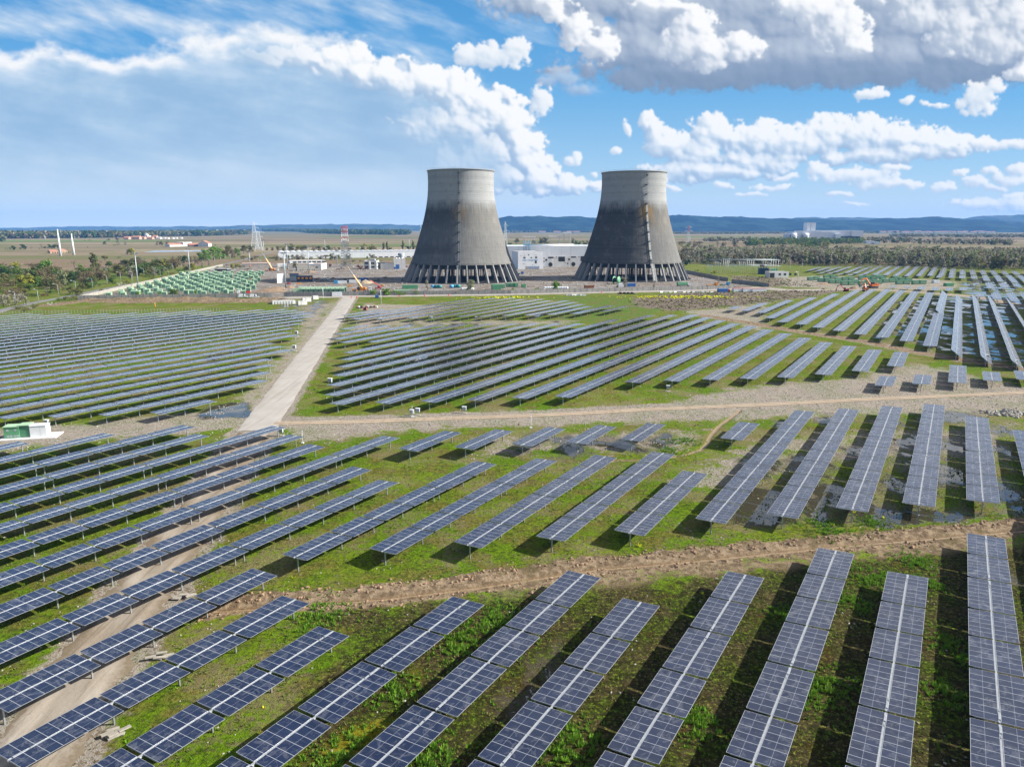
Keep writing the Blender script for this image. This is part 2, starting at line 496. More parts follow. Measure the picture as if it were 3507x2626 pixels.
N.put(im.inputs[0], N.comb(u, v))
al = N.m('MULTIPLY', im.outputs['Alpha'], N.ss(dy, .2, .4))
# scattered cloud overhead and behind, met only by reflections and as fill light
dzs = N.m('MAXIMUM', dz, .06)
gn = N.noise(N.comb(N.m('DIVIDE', dx, dzs), N.m('DIVIDE', dy, dzs)), .55, 4, .6)
gb = N.m('MULTIPLY_ADD', dx, .10, gn)
gm = N.m('MULTIPLY', N.ss(gb, .42, .60), N.m('MULTIPLY', N.ss(dz, .27, .36), .92))
base = N.mix(1.0, sky.outputs[0], SKYTINT, 'MULTIPLY')
base = N.mix(gm, base, N.mix(N.ss(gn, .5, .75), (9.4, 9.5, 9.7), (5.4, 6.0, 7.0)))
N.put(bg.inputs[0], base); bg.inputs[1].default_value = SKY_S
N.put(cb.inputs[0], im.outputs['Color']); cb.inputs[1].default_value = 1.0 / 2 ** EXPOSURE
N.put(mx.inputs[0], al)
wt.links.new(bg.outputs[0], mx.inputs[1]); wt.links.new(cb.outputs[0], mx.inputs[2])
wt.links.new(mx.outputs[0], wout.inputs[0])
W.cycles.sampling_method = 'MANUAL'
W.cycles.sample_map_resolution = 512
# ------------------------------------------------------------------ zones of the ground (photo pixels of a 2212 px wide copy -> metres)
def g2(pts): return [at(x * 1.58544, y * 1.58544) for x, y in pts]
def tile(o, pts): return [at(o[0] + x * o[2], o[1] + y * o[2]) for x, y in pts]
T5, T6, T7, T8 = (0, 1340, .39855), (880, 1340, .39855), (1760, 1340, .39855), (2627, 1340, .39855)
T1, T2 = (0, 1960, .39855), (880, 1960, .39855)
Z4, Z5, Z6, Z7 = (0, 740, .40687), (850, 740, .40687), (1700, 740, .40687), (2550, 740, .43264)

def poly_dist(X, Y, P):
    """signed distance to a polygon, negative inside"""
    P = np.array(P); n = len(P)
    d = np.full(X.shape, 1e9); ins = np.zeros(X.shape, bool)
    for i in range(n):
        a, b = P[i], P[(i + 1) % n]
        ex, ey = b - a
        wx, wy = X - a[0], Y - a[1]
        t = np.clip((wx * ex + wy * ey) / (ex * ex + ey * ey + 1e-9), 0, 1)
        d = np.minimum(d, (wx - ex * t) ** 2 + (wy - ey * t) ** 2)
        c = ((a[1] > Y) != (b[1] > Y))
        with np.errstate(divide='ignore', invalid='ignore'):
            xi = a[0] + (Y - a[1]) * ex / (ey if abs(ey) > 1e-9 else 1e-9)
        ins ^= c & (X < xi)
    return np.sqrt(d) * np.where(ins, -1, 1)

def line_dist(X, Y, P):
    """distance to a polyline; side is positive beyond the line"""
    d = np.full(X.shape, 1e9); side = np.zeros(X.shape)
    for a, b in zip(P, P[1:]):
        ex, ey = b[0] - a[0], b[1] - a[1]
        wx, wy = X - a[0], Y - a[1]
        t = np.clip((wx * ex + wy * ey) / (ex * ex + ey * ey), 0, 1)
        q = (wx - ex * t) ** 2 + (wy - ey * t) ** 2
        m = q < d
        d = np.where(m, q, d)
        side = np.where(m, np.sign(ex * wy - ey * wx), side)
    return np.sqrt(d), side

FU = (0, 0, 1)
ROAD = [(-58 - (150 - y) * -.1495 * -1, y) for y in ()]
def road_x(y): return -62.05 - (y - 177.6) * .1495
DITCH = tile(T2, [(-350, 330), (150, 300), (480, 275), (1100, 225), (1900, 130)]) + tile(T7, [(700, 1530), (1300, 1480), (2208, 1390)]) + tile(T8, [(870, 1310), (1700, 1240), (2208, 1195), (2700, 1150)])
TRACK = tile(T6, [(150, 272), (800, 262), (1500, 235)]) + tile(T7, [(0, 212), (600, 185), (1200, 150)]) + tile(T8, [(0, 112), (900, 65), (2208, 8), (3000, -40)])
RTRACK = tile(Z7, [(-330, 790), (0, 840), (400, 910), (900, 985), (1400, 1085), (2000, 1180), (2600, 1270)])
CTRACK = tile(Z7, [(650, 583), (900, 580), (1200, 590), (1560, 615), (1900, 650), (2300, 725), (2700, 800)])
PERIM = tile(Z5, [(205, 692), (300, 688), (900, 673), (2089, 660)]) + tile(Z6, [(1000, 638), (1800, 622), (2212, 600)]) + tile(Z7, [(330, 588), (650, 583)])
LEFTROAD = tile(Z4, [(-150, 850), (0, 795), (300, 725), (560, 680), (900, 610), (1400, 520), (2040, 370), (2300, 300)])
BROOK = tile(T7, [(1945, 165), (1760, 300), (1690, 380), (1660, 450), (1600, 505), (1480, 540), (1380, 560), (1130, 590), (900, 590), (600, 640)])
WALL_F = [(-291, 500.2), (-166, 517.5)]
MOUND = tile((0, 760, .20796), [(930, 1365), (1300, 1325), (2212, 1330)]) + tile((440, 760, .20796), [(900, 1320), (1800, 1330)]) + tile((880, 760, .20796), [(350, 1320)])

DIRT = [g2([(600, 912), (1000, 898), (1300, 882), (1440, 868), (1560, 840), (1720, 822), (1840, 815), (1900, 790), (2000, 785), (2060, 800), (2230, 840), (2300, 890), (2100, 898), (1900, 898), (1700, 905), (1500, 912), (1290, 918), (1000, 928), (830, 938), (700, 955), (600, 945)]),
        g2([(-60, 925), (250, 905), (420, 885), (560, 865), (530, 925), (400, 940), (240, 950), (-60, 985)]),
        tile(Z7, [(250, 490), (550, 470), (1500, 500), (1700, 520), (1760, 560), (1500, 600), (1150, 577), (900, 583), (600, 572), (250, 560)]),
        tile(Z6, [(1560, 800), (2000, 760), (2300, 720), (2300, 1000), (1900, 870), (1600, 830)]),
        g2([(640, 662), (735, 650), (690, 720), (600, 830), (560, 880), (480, 890), (560, 800), (640, 720)]),
        g2([(780, 655), (1000, 660), (900, 690), (760, 720), (730, 735)])]
DIRT2 = [g2([(725, 728), (1000, 705), (1250, 705), (1260, 690), (1000, 690), (760, 690)]),
         tile(T1, [(-60, 1250), (200, 960), (520, 500), (900, 60), (1200, -200), (1600, 100), (1000, 900), (700, 1400), (600, 1700), (-100, 1700)]),
         g2([(1700, 930), (2230, 905), (2230, 1000), (1900, 1000), (1500, 1080), (1400, 1040), (1560, 960)]),
         g2([(1000, 940), (1560, 920), (1500, 985), (1200, 985), (1010, 1000)])]
WET = [(g2([(440, 905), (450, 880), (500, 868), (540, 870), (530, 900)]), 1.3),
       (g2([(360, 820), (470, 800), (620, 745), (650, 700), (560, 720), (380, 790)]), .75),
       (g2([(0, 700), (330, 690), (560, 690), (520, 740), (300, 800), (0, 850)]), .55),
       (tile(Z7, [(1000, 700), (1250, 620), (2300, 640), (2400, 1180), (1900, 1150), (1400, 1050), (900, 950)]), .90),
       (tile(Z7, [(1620, 500), (2300, 450), (2300, 720), (1850, 660), (1650, 600)]), 1.0),
       (tile(Z7, [(300, 860), (520, 820), (700, 900), (420, 910)]), .8),
       (g2([(1560, 990), (2212, 900), (2300, 1140), (1950, 1180), (1540, 1140)]), .95),
       (g2([(1660, 895), (2120, 885), (2120, 925), (1900, 925), (1660, 925)]), 1.05),
       (g2([(1060, 950), (1180, 930), (1450, 935), (1500, 985), (1200, 1005), (1050, 1000)]), .97),
       (g2([(2010, 1200), (2230, 1200), (2230, 1656), (2020, 1656)]), .72),
       (g2([(720, 1560), (1050, 1400), (1250, 1300), (1400, 1300), (1200, 1600), (900, 1700)]), .60),
       (g2([(560, 640), (740, 645), (680, 720), (600, 700)]), .8),
       (g2([(750, 760), (900, 735), (1180, 750), (1000, 800), (760, 830)]), .72),
       (g2([(800, 690), (1250, 660), (1250, 700), (800, 720)]), .72)]
YARD = [(-290, 503), (-160, 522), (-120, 534), (0, 552), (80, 573), (199, 607), (186, 820), (150, 1000), (-100, 1000), (-330, 1010), (-368, 990)]
LAWN = [tile((0, 760, .20796), [(400, 780), (900, 870), (1500, 790), (2212, 690), (2300, 760), (2212, 900), (1500, 1050), (900, 1100), (500, 960)]),
        tile((440, 760, .20796), [(1750, 500), (2150, 470), (2212, 560), (1850, 600)]), tile((880, 760, .20796), [(0, 470), (380, 470), (300, 600), (0, 620)]),
        tile(Z6, [(400, 680), (1100, 680), (1500, 740), (1300, 850), (800, 900), (500, 860), (800, 740), (400, 700)]),
        tile(Z4, [(-200, 225), (200, 222), (345, 285), (-200, 300)]), tile((880, 760, .20796), [(900, 222), (2400, 215), (2400, 255), (900, 258)])]
SCRUB = [tile(Z6, [(1150, 690), (1600, 640), (2300, 640), (2300, 730), (1900, 770), (1500, 800), (1150, 760)]),
         tile(Z7, [(0, 600), (350, 590), (800, 590), (520, 640), (200, 680), (-100, 700)]), tile(Z7, [(-100, 470), (300, 490), (600, 560), (200, 560), (-100, 540)])]

def axis(parts):
    out = []
    for a, b, st in parts: out += list(np.arange(a, b, st))
    return np.array(out)
def geo(a, b, k):
    o = [a]; s = a * k
    while o[-1] < b: o.append(o[-1] + s); s *= 1 + k
    return o[1:]
xs = np.concatenate([-np.array(geo(380, 30000, .035))[::-1], axis([(-380, -140, 2.4), (-140, -75, 1.0), (-75, 62, .5), (62, 140, 1.0), (140, 380.1, 2.4)]), np.array(geo(380, 30000, .035))])
ys = np.concatenate([axis([(-60, 20, 8), (20, 36, 1.0), (36, 132, .5), (132, 230, 1.0), (230, 440, 2.2), (440, 720, 3.2), (720, 1100, 7)]), np.array(geo(1100, 32000, .04))])
GX, GY = np.meshgrid(xs, ys)
NEARM = GY < 1100
def soft(d, w): return np.clip(.5 - d / (2 * w), 0, 1)
m_dirt = np.zeros_like(GX); m_mud = np.zeros_like(GX); m_wet = np.zeros_like(GX); m_yard = np.zeros_like(GX); m_lawn = np.zeros_like(GX); m_scrub = np.zeros_like(GX)
for P in DIRT: m_dirt = np.maximum(m_dirt, .86 * soft(poly_dist(GX, GY, P), 4 + GY * .016))
for P in DIRT2: m_dirt = np.maximum(m_dirt, .62 * soft(poly_dist(GX, GY, P), 5 + GY * .012))
dD, sD = line_dist(GX, GY, DITCH)
sdD = dD * sD                      # positive on the far side
wig = 2.6 * fbm(GX / 7, GY / 7, 4, .6, 431)
band = np.clip((5.6 + wig - sdD) / 3.4, 0, 1) * np.clip((sdD + 3.4 + wig * .8) / 2.4, 0, 1)
m_mud = np.maximum(m_mud, band)
m_mud = np.maximum(m_mud, .62 * np.clip((sdD + 9) / 5.0, 0, 1) * np.clip((-sdD + .5) / 2, 0, 1) * sstep(GX, -12, 8))
dT, _ = line_dist(GX, GY, TRACK)
m_dirt = np.maximum(m_dirt, np.clip((9 - dT) / 6, 0, .9))
dR, _ = line_dist(GX, GY, RTRACK)
m_dirt = np.maximum(m_dirt, np.clip((7 - dR) / 4, 0, 1)); m_mud = np.maximum(m_mud, .75 * np.clip((7 - dR) / 4, 0, 1))
dC, _ = line_dist(GX, GY, CTRACK)
m_dirt = np.maximum(m_dirt, np.clip((13 - dC) / 7, 0, 1))
dP, _ = line_dist(GX, GY, PERIM)
m_dirt = np.maximum(m_dirt, np.clip((14 - dP) / 7, 0, 1))
rx = GX - road_x(GY)
onroad = (GY > 30) & (GY < 530)
m_dirt = np.maximum(m_dirt, np.where(onroad, np.clip((8.5 - np.abs(rx)) / 4, 0, 1), 0))
dM, sM = line_dist(GX, GY, MOUND)
mound = np.exp(-(dM / 8.5) ** 2)
m_mud = np.maximum(m_mud, np.clip(mound * 2.2, 0, 1))
dB, _ = line_dist(GX, GY, BROOK)
brook = np.exp(-(dB / .62) ** 2)
for P, w in WET: m_wet = np.maximum(m_wet, w * soft(poly_dist(GX, GY, P), 3 + GY * .02))
m_yard = soft(poly_dist(GX, GY, YARD), 3)
for P in LAWN: m_lawn = np.maximum(m_lawn, soft(poly_dist(GX, GY, P), 4 + GY * .012))
VERGES = [[(880, 755), (1470, 632), (1640, 600)], [(1880, 632), (2212, 545), (2600, 500), (3300, 440)], [(670, 602), (1000, 570), (1290, 530)], [(0, 540), (400, 535), (800, 520), (1300, 518), (2212, 512)], [(0, 612), (500, 560), (700, 535)], [(1200, 435), (2212, 395), (3000, 400)], [(300, 350), (1300, 320), (2212, 310)], [(0, 760), (600, 760), (900, 745)]]
for P in VERGES: m_lawn = np.maximum(m_lawn, .95 * np.clip(1.3 - line_dist(GX, GY, tile((0, 760, .20796), P))[0] / (3 + GY * .006), 0, 1))
for P in SCRUB: m_scrub = np.maximum(m_scrub, soft(poly_dist(GX, GY, P), 8))
far_plain = np.clip(soft(-(GY - 1050 + np.abs(GX) * .25), 60) + soft(GX + 420, 25) * sstep(GY, 560, 700) - soft(poly_dist(GX, GY, LAWN[0]), 30), 0, 1)

# relief
Z = .05 * fbm(GX / 6, GY / 6, 4, .55, 401) * NEARM
clod = np.abs(fbm(GX / 1.5, GY / 1.5, 3, .65, 405))
Z += NEARM * (m_mud * (.08 + .62 * clod * np.clip(band * 1.6 + .3, 0, 1)))
Z += band * .28 * np.exp(-((sdD - 3.1) / 1.6) ** 2)
Z = np.where((dD < 1.6) & (GY < 260), Z * np.clip(dD / 1.6, 0, 1) + .10 * np.exp(-((dD - 1.0) / .3) ** 2), Z)
Z -= .26 * np.exp(-(dD / .48) ** 2) * (GY < 260)
Z -= .22 * brook
for off in (1.7, -1.3): Z -= .07 * np.exp(-((dR - abs(off)) / .35) ** 2)
Z += mound * (2.5 + 2.4 * fbm(GX / 10, GY / 7, 4, .55, 411) + .9 * clod) * sstep(GX, -292, -270)
Z += m_scrub * .35 * np.abs(fbm(GX / 5, GY / 5, 3, .6, 415))
yb = soft(poly_dist(GX, GY, YARD), 2)
Z *= 1 - .9 * yb
flat = np.where(onroad, np.clip((6.4 - np.abs(rx)) / 1.0, 0, 1), 0)
flat = np.maximum(flat, np.clip((3.0 - dT) / .8, 0, 1)); flat = np.maximum(flat, np.clip((6 - dP) / 1.5, 0, 1))
dL, _ = line_dist(GX, GY, LEFTROAD)
flat = np.maximum(flat, np.clip((7 - dL) / 2, 0, 1))
Z = Z * (1 - flat) - .06 * flat
m_wet *= (1 - np.clip(band * 1.5, 0, 1))

ny, nx = GX.shape
gm_ = bpy.data.meshes.new('ground')
co_ = np.stack([GX.ravel(), GY.ravel(), Z.ravel()], -1).astype(np.float32)
i0 = (np.arange(ny - 1)[:, None] * nx + np.arange(nx - 1)[None]).ravel()
fc = np.stack([i0, i0 + 1, i0 + nx + 1, i0 + nx], -1).astype(np.int32)
gm_.vertices.add(len(co_)); gm_.vertices.foreach_set('co', co_.ravel())
gm_.loops.add(fc.size); gm_.loops.foreach_set('vertex_index', fc.ravel())
gm_.polygons.add(len(fc)); gm_.polygons.foreach_set('loop_start', np.arange(0, fc.size, 4, dtype=np.int32))
gm_.polygons.foreach_set('use_smooth', np.ones(len(fc), bool))
gm_.update()
def vattr(me, name, chans):
    a = me.attributes.new(name, 'FLOAT_COLOR', 'POINT')
    a.data.foreach_set('color', np.stack([c.ravel() for c in chans], -1).astype(np.float32).ravel())
one = np.ones_like(GX)
vattr(gm_, 'zone_a', (m_dirt, m_mud, m_wet, one))
vattr(gm_, 'zone_b', (m_yard, m_lawn, m_scrub, one))
ditchm = np.exp(-(dD / .55) ** 2) * (GY < 260) + np.clip(brook * 1.2, 0, 1)
MOSS = g2([(700, 1318), (1000, 1290), (1350, 1262), (1700, 1215), (2300, 1165), (2500, 1900), (300, 1900), (600, 1600), (740, 1400)])
ALGAE = g2([(690, 1610), (760, 1560), (860, 1535), (965, 1560), (890, 1656), (700, 1720)])
vattr(gm_, 'zone_d', (soft(poly_dist(GX, GY, MOSS), 5), soft(poly_dist(GX, GY, ALGAE), 2.5), np.zeros_like(GX), one))
vattr(gm_, 'zone_c', (far_plain, np.clip(ditchm, 0, 1), soft(poly_dist(GX, GY, WET[0][0]), 2), one))

gmat, N, bs, gout = mat('ground')
pos = N.n('ShaderNodeNewGeometry').outputs['Position']
def att(nm): return N.sep(N.n('ShaderNodeAttribute', attribute_name=nm).outputs['Color'])
za, zb, zc = att('zone_a'), att('zone_b'), att('zone_c')
n_big = N.noise(pos, .028, 4, .55)
n_mid = N.noise(pos, .16, 6, .62)
n_sml = N.noise(pos, .9, 6, .68)
n_fin = N.noise(pos, 4.5, 4, .7)
brk = N.m('ADD', N.m('MULTIPLY', N.m('SUBTRACT', n_mid, .5), 1.25), N.m('MULTIPLY', N.m('SUBTRACT', n_sml, .5), .85))
def edge(mask, lo=.38, hi=.62): return N.ss(N.m('ADD', mask, brk), lo, hi)
# grass: fresh, dull and straw-coloured in patches, dark between the tufts
g_a = N.mix(N.ss(n_big, .38, .64), (.088, .168, .005), (.135, .185, .010))
g_b = N.mix(N.ss(n_mid, .44, .62), g_a, (.140, .120, .028))
g_c = N.mix(N.ss(n_sml, .42, .66), g_b, (.040, .062, .007))
thin = N.ss(N.m('ADD', N.m('MULTIPLY', N.noise(N.vm('ADD', pos, (40, 11, 0)), .07, 6, .65), .65), N.m('MULTIPLY', n_sml, .35)), .485, .575)
g_c = N.mix(N.m('MULTIPLY', thin, .70), g_c, (.185, .150, .085))
moss = N.mix(N.ss(n_sml, .38, .62), N.mix(N.ss(n_mid, .40, .56), (.050, .066, .009), (.070, .052, .026)), (.022, .020, .008))
moss = N.mix(N.m('MULTIPLY', N.ss(N.noise(N.vm('ADD', pos, (5, 8, 0)), 2.1, 5, .72), .54, .68), .7), moss, (.105, .125, .022))
moss = N.mix(N.m('MULTIPLY', N.ss(N.noise(N.vm('ADD', pos, (55, 3, 0)), .13, 5, .65), .56, .66), .8), moss, (.045, .026, .010))
moss = N.mix(N.ss(N.noise(N.vm('ADD', pos, (3, 31, 0)), .09, 5, .6), .60, .70), moss, (.120, .115, .010))
zd = att('zone_d')
g_c = N.mix(edge(zd[0], .3, .8), g_c, moss)
g_c = N.mix(edge(zd[1], .45, .75), g_c, N.mix(n_sml, (.20, .175, .008), (.115, .105, .012)))
n_tuf = N.noise(N.vm('ADD', pos, (5, 8, 0)), 2.1, 5, .72)
g_d = N.mix(N.m('MULTIPLY', N.ss(n_tuf, .52, .66), .8), g_c, N.mix(N.ss(n_mid, .4, .6), (.165, .250, .014), (.215, .215, .045)))
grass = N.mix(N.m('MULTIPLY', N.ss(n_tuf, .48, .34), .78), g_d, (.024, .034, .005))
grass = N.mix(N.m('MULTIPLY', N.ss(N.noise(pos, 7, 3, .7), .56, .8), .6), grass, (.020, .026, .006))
# bare earth with gravel
peb = N.voro(pos, 3.2, 2, .6, out='Color')
pebv = N.sep(peb)[0]
d_a = N.mix(N.ss(n_mid, .35, .65), (.225, .178, .124), (.160, .126, .086))
d_a = N.mix(N.ss(n_sml, .45, .70), d_a, (.125, .095, .062))
d_a = N.mix(N.m('MULTIPLY', N.ss(N.noise(N.vm('ADD', pos, (77, 5, 0)), .085, 6, .70), .48, .58), .85), d_a, (.095, .105, .028))
dirt = N.mix(N.m('MULTIPLY', N.ss(pebv, .72, .95), .7), d_a, (.34, .31, .27))
dirt = N.mix(N.ss(n_fin, .62, .85), dirt, (.12, .09, .06))
# turned earth
m_a = N.mix(N.ss(n_sml, .38, .62), (.300, .225, .145), (.120, .085, .052))
m_a = N.mix(N.ss(n_mid, .52, .66), m_a, (.125, .098, .050))
mud = N.mix(N.ss(n_fin, .5, .8), m_a, (.095, .062, .040))
# yard: old slabs, broken ground, rubble
y_a = N.mix(N.ss(N.noise(pos, .035, 5, .6), .42, .58), (.215, .200, .185), (.175, .140, .110))
y_a = N.mix(N.ss(n_mid, .50, .66), y_a, (.095, .082, .072))
yard = N.mix(N.m('MULTIPLY', N.ss(N.noise(N.vm('ADD', pos, (19, 7, 0)), .16, 4, .7), .56, .64), .8), y_a, (.36, .34, .31))
yard = N.mix(N.ss(N.noise(N.vm('ADD', pos, (9, 70, 0)), .08, 5, .65), .60, .70), yard, (.060, .080, .024))
lawn = N.mix(N.ss(n_mid, .40, .62), N.mix(n_sml, (.060, .130, .014), (.090, .150, .022)), (.120, .115, .035))
scrub = N.mix(N.ss(n_sml, .35, .7), (.130, .105, .080), (.185, .150, .110))
scrub = N.mix(N.ss(N.noise(pos, .06, 4, .6), .55, .62), scrub, (.075, .092, .028))
# ploughed plain in long parcels
rp = N.mapping(pos, rot=(0, 0, rad(7)), scale=(.0011, .0048, 1))
par = N.n('ShaderNodeTexVoronoi', feature='F1', distance='CHEBYCHEV', voronoi_dimensions='2D')
N.put(par.inputs['Vector'], rp); par.inputs['Scale'].default_value = 1.0
pr = N.sep(par.outputs['Color'])[0]
plain_c = N.ramp(pr, [(0, (.185, .128, .085)), (.20, (.145, .102, .070)), (.34, (.220, .172, .110)), (.46, (.115, .125, .040)), (.58, (.165, .135, .080)), (.68, (.085, .165, .022)), (.78, (.27, .215, .14)), (.88, (.135, .120, .050))], 'CONSTANT')
plain_c = N.mix(N.m('MULTIPLY', N.ss(N.noise(pos, .012, 4, .6), .4, .65), .3), plain_c, (.165, .120, .082))
pd = N.n('ShaderNodeTexVoronoi', feature='DISTANCE_TO_EDGE', voronoi_dimensions='2D')
N.put(pd.inputs['Vector'], rp)
plain_c = N.mix(N.m('SUBTRACT', 1, N.ss(pd.outputs['Distance'], .015, .06)), plain_c, (.10, .135, .030))
plain_c = N.mix(.22, plain_c, N.mix(N.noise(N.mapping(pos, rot=(0, 0, rad(8)), scale=(.01, .35, 1)), 1, 3), (.10, .075, .05), (.24, .18, .12)))
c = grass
c = N.mix(edge(zb[1]), c, lawn)
c = N.mix(edge(zc[0], .45, .55), c, plain_c)
c = N.mix(edge(zb[1], .85, 1.1), c, lawn)
c = N.mix(edge(zb[2]), c, scrub)
c = N.mix(edge(za[0], .42, .66), c, dirt)
c = N.mix(edge(zb[0], .3, .7), c, yard)
mudf = edge(za[1], .40, .66)
c = N.mix(mudf, c, mud)
# standing water and wet earth
wn = N.m('ADD', N.m('MULTIPLY', N.noise(N.mapping(pos, rot=(0, 0, AZ), scale=(.10, .055, 1)), 1.0, 6, .60, .4), .82), N.m('MULTIPLY', n_sml, .18))
wl = N.m('SUBTRACT', N.m('ADD', wn, N.m('MULTIPLY', za[2], .30)), .30)
strong = N.m('MULTIPLY', zc[2], .18)
wl = N.m('ADD', wl, strong)
water = N.m('MULTIPLY', N.ss(wl, .488, .502), N.ss(za[2], .22, .45))
chan = N.ss(zc[1], .62, .80)
water = N.m('MAXIMUM', water, N.m('MULTIPLY', chan, .55))
damp = N.m('MULTIPLY', N.ss(wl, .40, .488), N.ss(za[2], .15, .45))
c = N.mix(N.m('MULTIPLY', damp, .6), c, (.075, .056, .034))
c = N.mix(N.m('MULTIPLY', N.ss(zc[1], .25, .55), .6), c, (.20, .135, .075))
c = N.mix(water, c, N.mix(chan, (.040, .036, .024), (.27, .185, .095)))
hgt = N.m('ADD', N.m('ADD', N.m('MULTIPLY', n_sml, .55), N.m('MULTIPLY', n_fin, .35)), N.m('MULTIPLY', N.noise(pos, 11, 3, .7), .16))
hgt = N.m('MULTIPLY', hgt, N.m('SUBTRACT', 1.0, water))
pset(N, bs, col=c, rough=N.fmix(water, N.fmix(damp, .95, .55), .04), spec=N.fmix(water, N.fmix(damp, .04, .25), .6), normal=N.bump(hgt, .55, 1.0))
gm_.materials.append(gmat)
ground = link_mesh('ground', gm_)
tag(ground, 'flat ground of grass, bare earth, mud and puddles reaching to the horizon', 'ground', kind='structure')

# ------------------------------------------------------------------ roads laid on it
NA = 9
def ribbon(name, P, w, material, z=.0, label=None, cat='road', step=4.0, wob=.25):
    pts = []
    for a, b in zip(P, P[1:]):
        L = math.hypot(b[0] - a[0], b[1] - a[1]); k = max(1, int(L / step))
        for i in range(k): pts.append((a[0] + (b[0] - a[0]) * i / k, a[1] + (b[1] - a[1]) * i / k))
    pts.append(P[-1])
    pts = np.array(pts)
    for _ in range(6):
        q = pts.copy(); q[1:-1] = (pts[:-2] + 2 * pts[1:-1] + pts[2:]) / 4; pts = q
    d = np.gradient(pts, axis=0); d /= np.linalg.norm(d, axis=1)[:, None]
    nrm = np.stack([-d[:, 1], d[:, 0]], -1)
    m = MB(); n = len(pts); vs = []
    for i in range(n):
        for k in range(NA):
            t = k / (NA - 1) - .5
            ww = w * (1 + (wob * (random.random() - .5) if k in (0, NA - 1) else 0))
            p = pts[i] + nrm[i] * ww * t
            vs.append((p[0], p[1], z - (.10 if k in (0, NA - 1) else 0)))
    fs = [(i * NA + k + 1, i * NA + k, (i + 1) * NA + k, (i + 1) * NA + k + 1) for i in range(n - 1) for k in range(NA - 1)]
    m.add(vs, fs, 0, True)
    o = m.build(name, material)
    at_ = o.data.attributes.new('across', 'FLOAT', 'POINT'); at_.data.foreach_set('value', np.tile(np.linspace(-.5, .5, NA), n).astype(np.float32))
    return tag(o, label, cat, kind='structure')

def road_mat(name, ca, cb, cc, rough=.85, ang=0.0, bumpd=.05, rut=0.0):
    m, N, bs, _ = mat(name)
    pos = N.n('ShaderNodeNewGeometry').outputs['Position']
    a = N.noise(pos, .12, 6, .6); b = N.noise(pos, 1.4, 6, .65)
    s = N.noise(N.mapping(pos, rot=(0, 0, ang), scale=(.9, .035, 1)), 1.0, 5, .6)
    c = N.mix(N.ss(a, .35, .65), ca, cb)
    c = N.mix(N.m('MULTIPLY', N.ss(s, .48, .7), .65), c, cc)
    c = N.mix(N.m('MULTIPLY', N.ss(b, .6, .8), .5), c, tuple(x * .55 for x in cc))
    if rut:
        ac = N.m('ABSOLUTE', N.n('ShaderNodeAttribute', attribute_name='across').outputs['Fac'])
        ac = N.m('ADD', ac, N.m('MULTIPLY', N.m('SUBTRACT', a, .5), .16))
        lane = N.m('SUBTRACT', 1.0, N.ss(N.m('ABSOLUTE', N.m('SUBTRACT', ac, .24)), .05, .14))
        c = N.mix(N.m('MULTIPLY', N.m('SUBTRACT', 1.0, lane), rut), c, tuple(x * .62 for x in cc))
        c = N.mix(N.m('MULTIPLY', N.ss(N.m('ADD', ac, N.m('MULTIPLY', N.m('SUBTRACT', b, .5), .35)), .36, .46), .8), c, (.155, .122, .082))
    pset(N, bs, col=c, rough=rough, spec=.06, normal=N.bump(b, bumpd, .6))
    return m
M_conc = road_mat('old_concrete', (.36, .335, .30), (.32, .295, .26), (.25, .225, .195), ang=rad(-8.5))
M_lane = road_mat('broken_concrete_lane', (.34, .30, .25), (.25, .205, .155), (.115, .088, .062), ang=rad(-8.5), bumpd=.12, rut=.25)
M_track = road_mat('packed_earth', (.43, .345, .255), (.36, .285, .205), (.26, .195, .135), ang=rad(80), rut=.6)
M_rtrack = road_mat('muddy_earth', (.34, .245, .165), (.27, .19, .125), (.16, .11, .07), ang=rad(-60), rut=.7)
M_asph = road_mat('worn_asphalt', (.16, .155, .15), (.20, .19, .18), (.115, .11, .105))
ribbon('access_road', [(road_x(y), y) for y in (172, 220, 300, 420, 528)], 9.4, M_conc, .025, 'straight pale concrete road running from the front field to the walled yard', 'road', 3.0, .10)
ribbon('old_lane', [(road_x(y), y) for y in (24, 60, 100, 140, 171)], 8.6, M_lane, .03, 'cracked old concrete lane running under the left rows', 'lane', 1.5, .38)
ribbon('dirt_track', TRACK, 3.6, M_track, .03, 'pale dirt track crossing between the middle rows and the front rows', 'track', 2.0, .22)
ribbon('muddy_track', RTRACK, 4.2, M_rtrack, .03, 'brown muddy track between the two right-hand fields of solar rows', 'track', 3.0, .25)
ribbon('field_track', CTRACK, 7.0, M_track, .03, 'pale earth track curving past the green cabins behind the right field', 'track', 4.0, .25)
ribbon('perimeter_road', PERIM, 8.5, M_conc, .02, 'pale concrete road along the outside of the yard wall', 'road', 5.0, .15)
ribbon('service_road', LEFTROAD, 8.0, M_asph, .02, 'grey asphalt road lined with street lamps left of the yard wall', 'road', 6.0, .1)
# ------------------------------------------------------------------ solar trackers
MP, GAP, HALF0, HALF1 = 1.13, .46, .10, 2.40     # module pitch, gap between tables, module inner and outer edge from the tube
TUBE_Z = 2.25

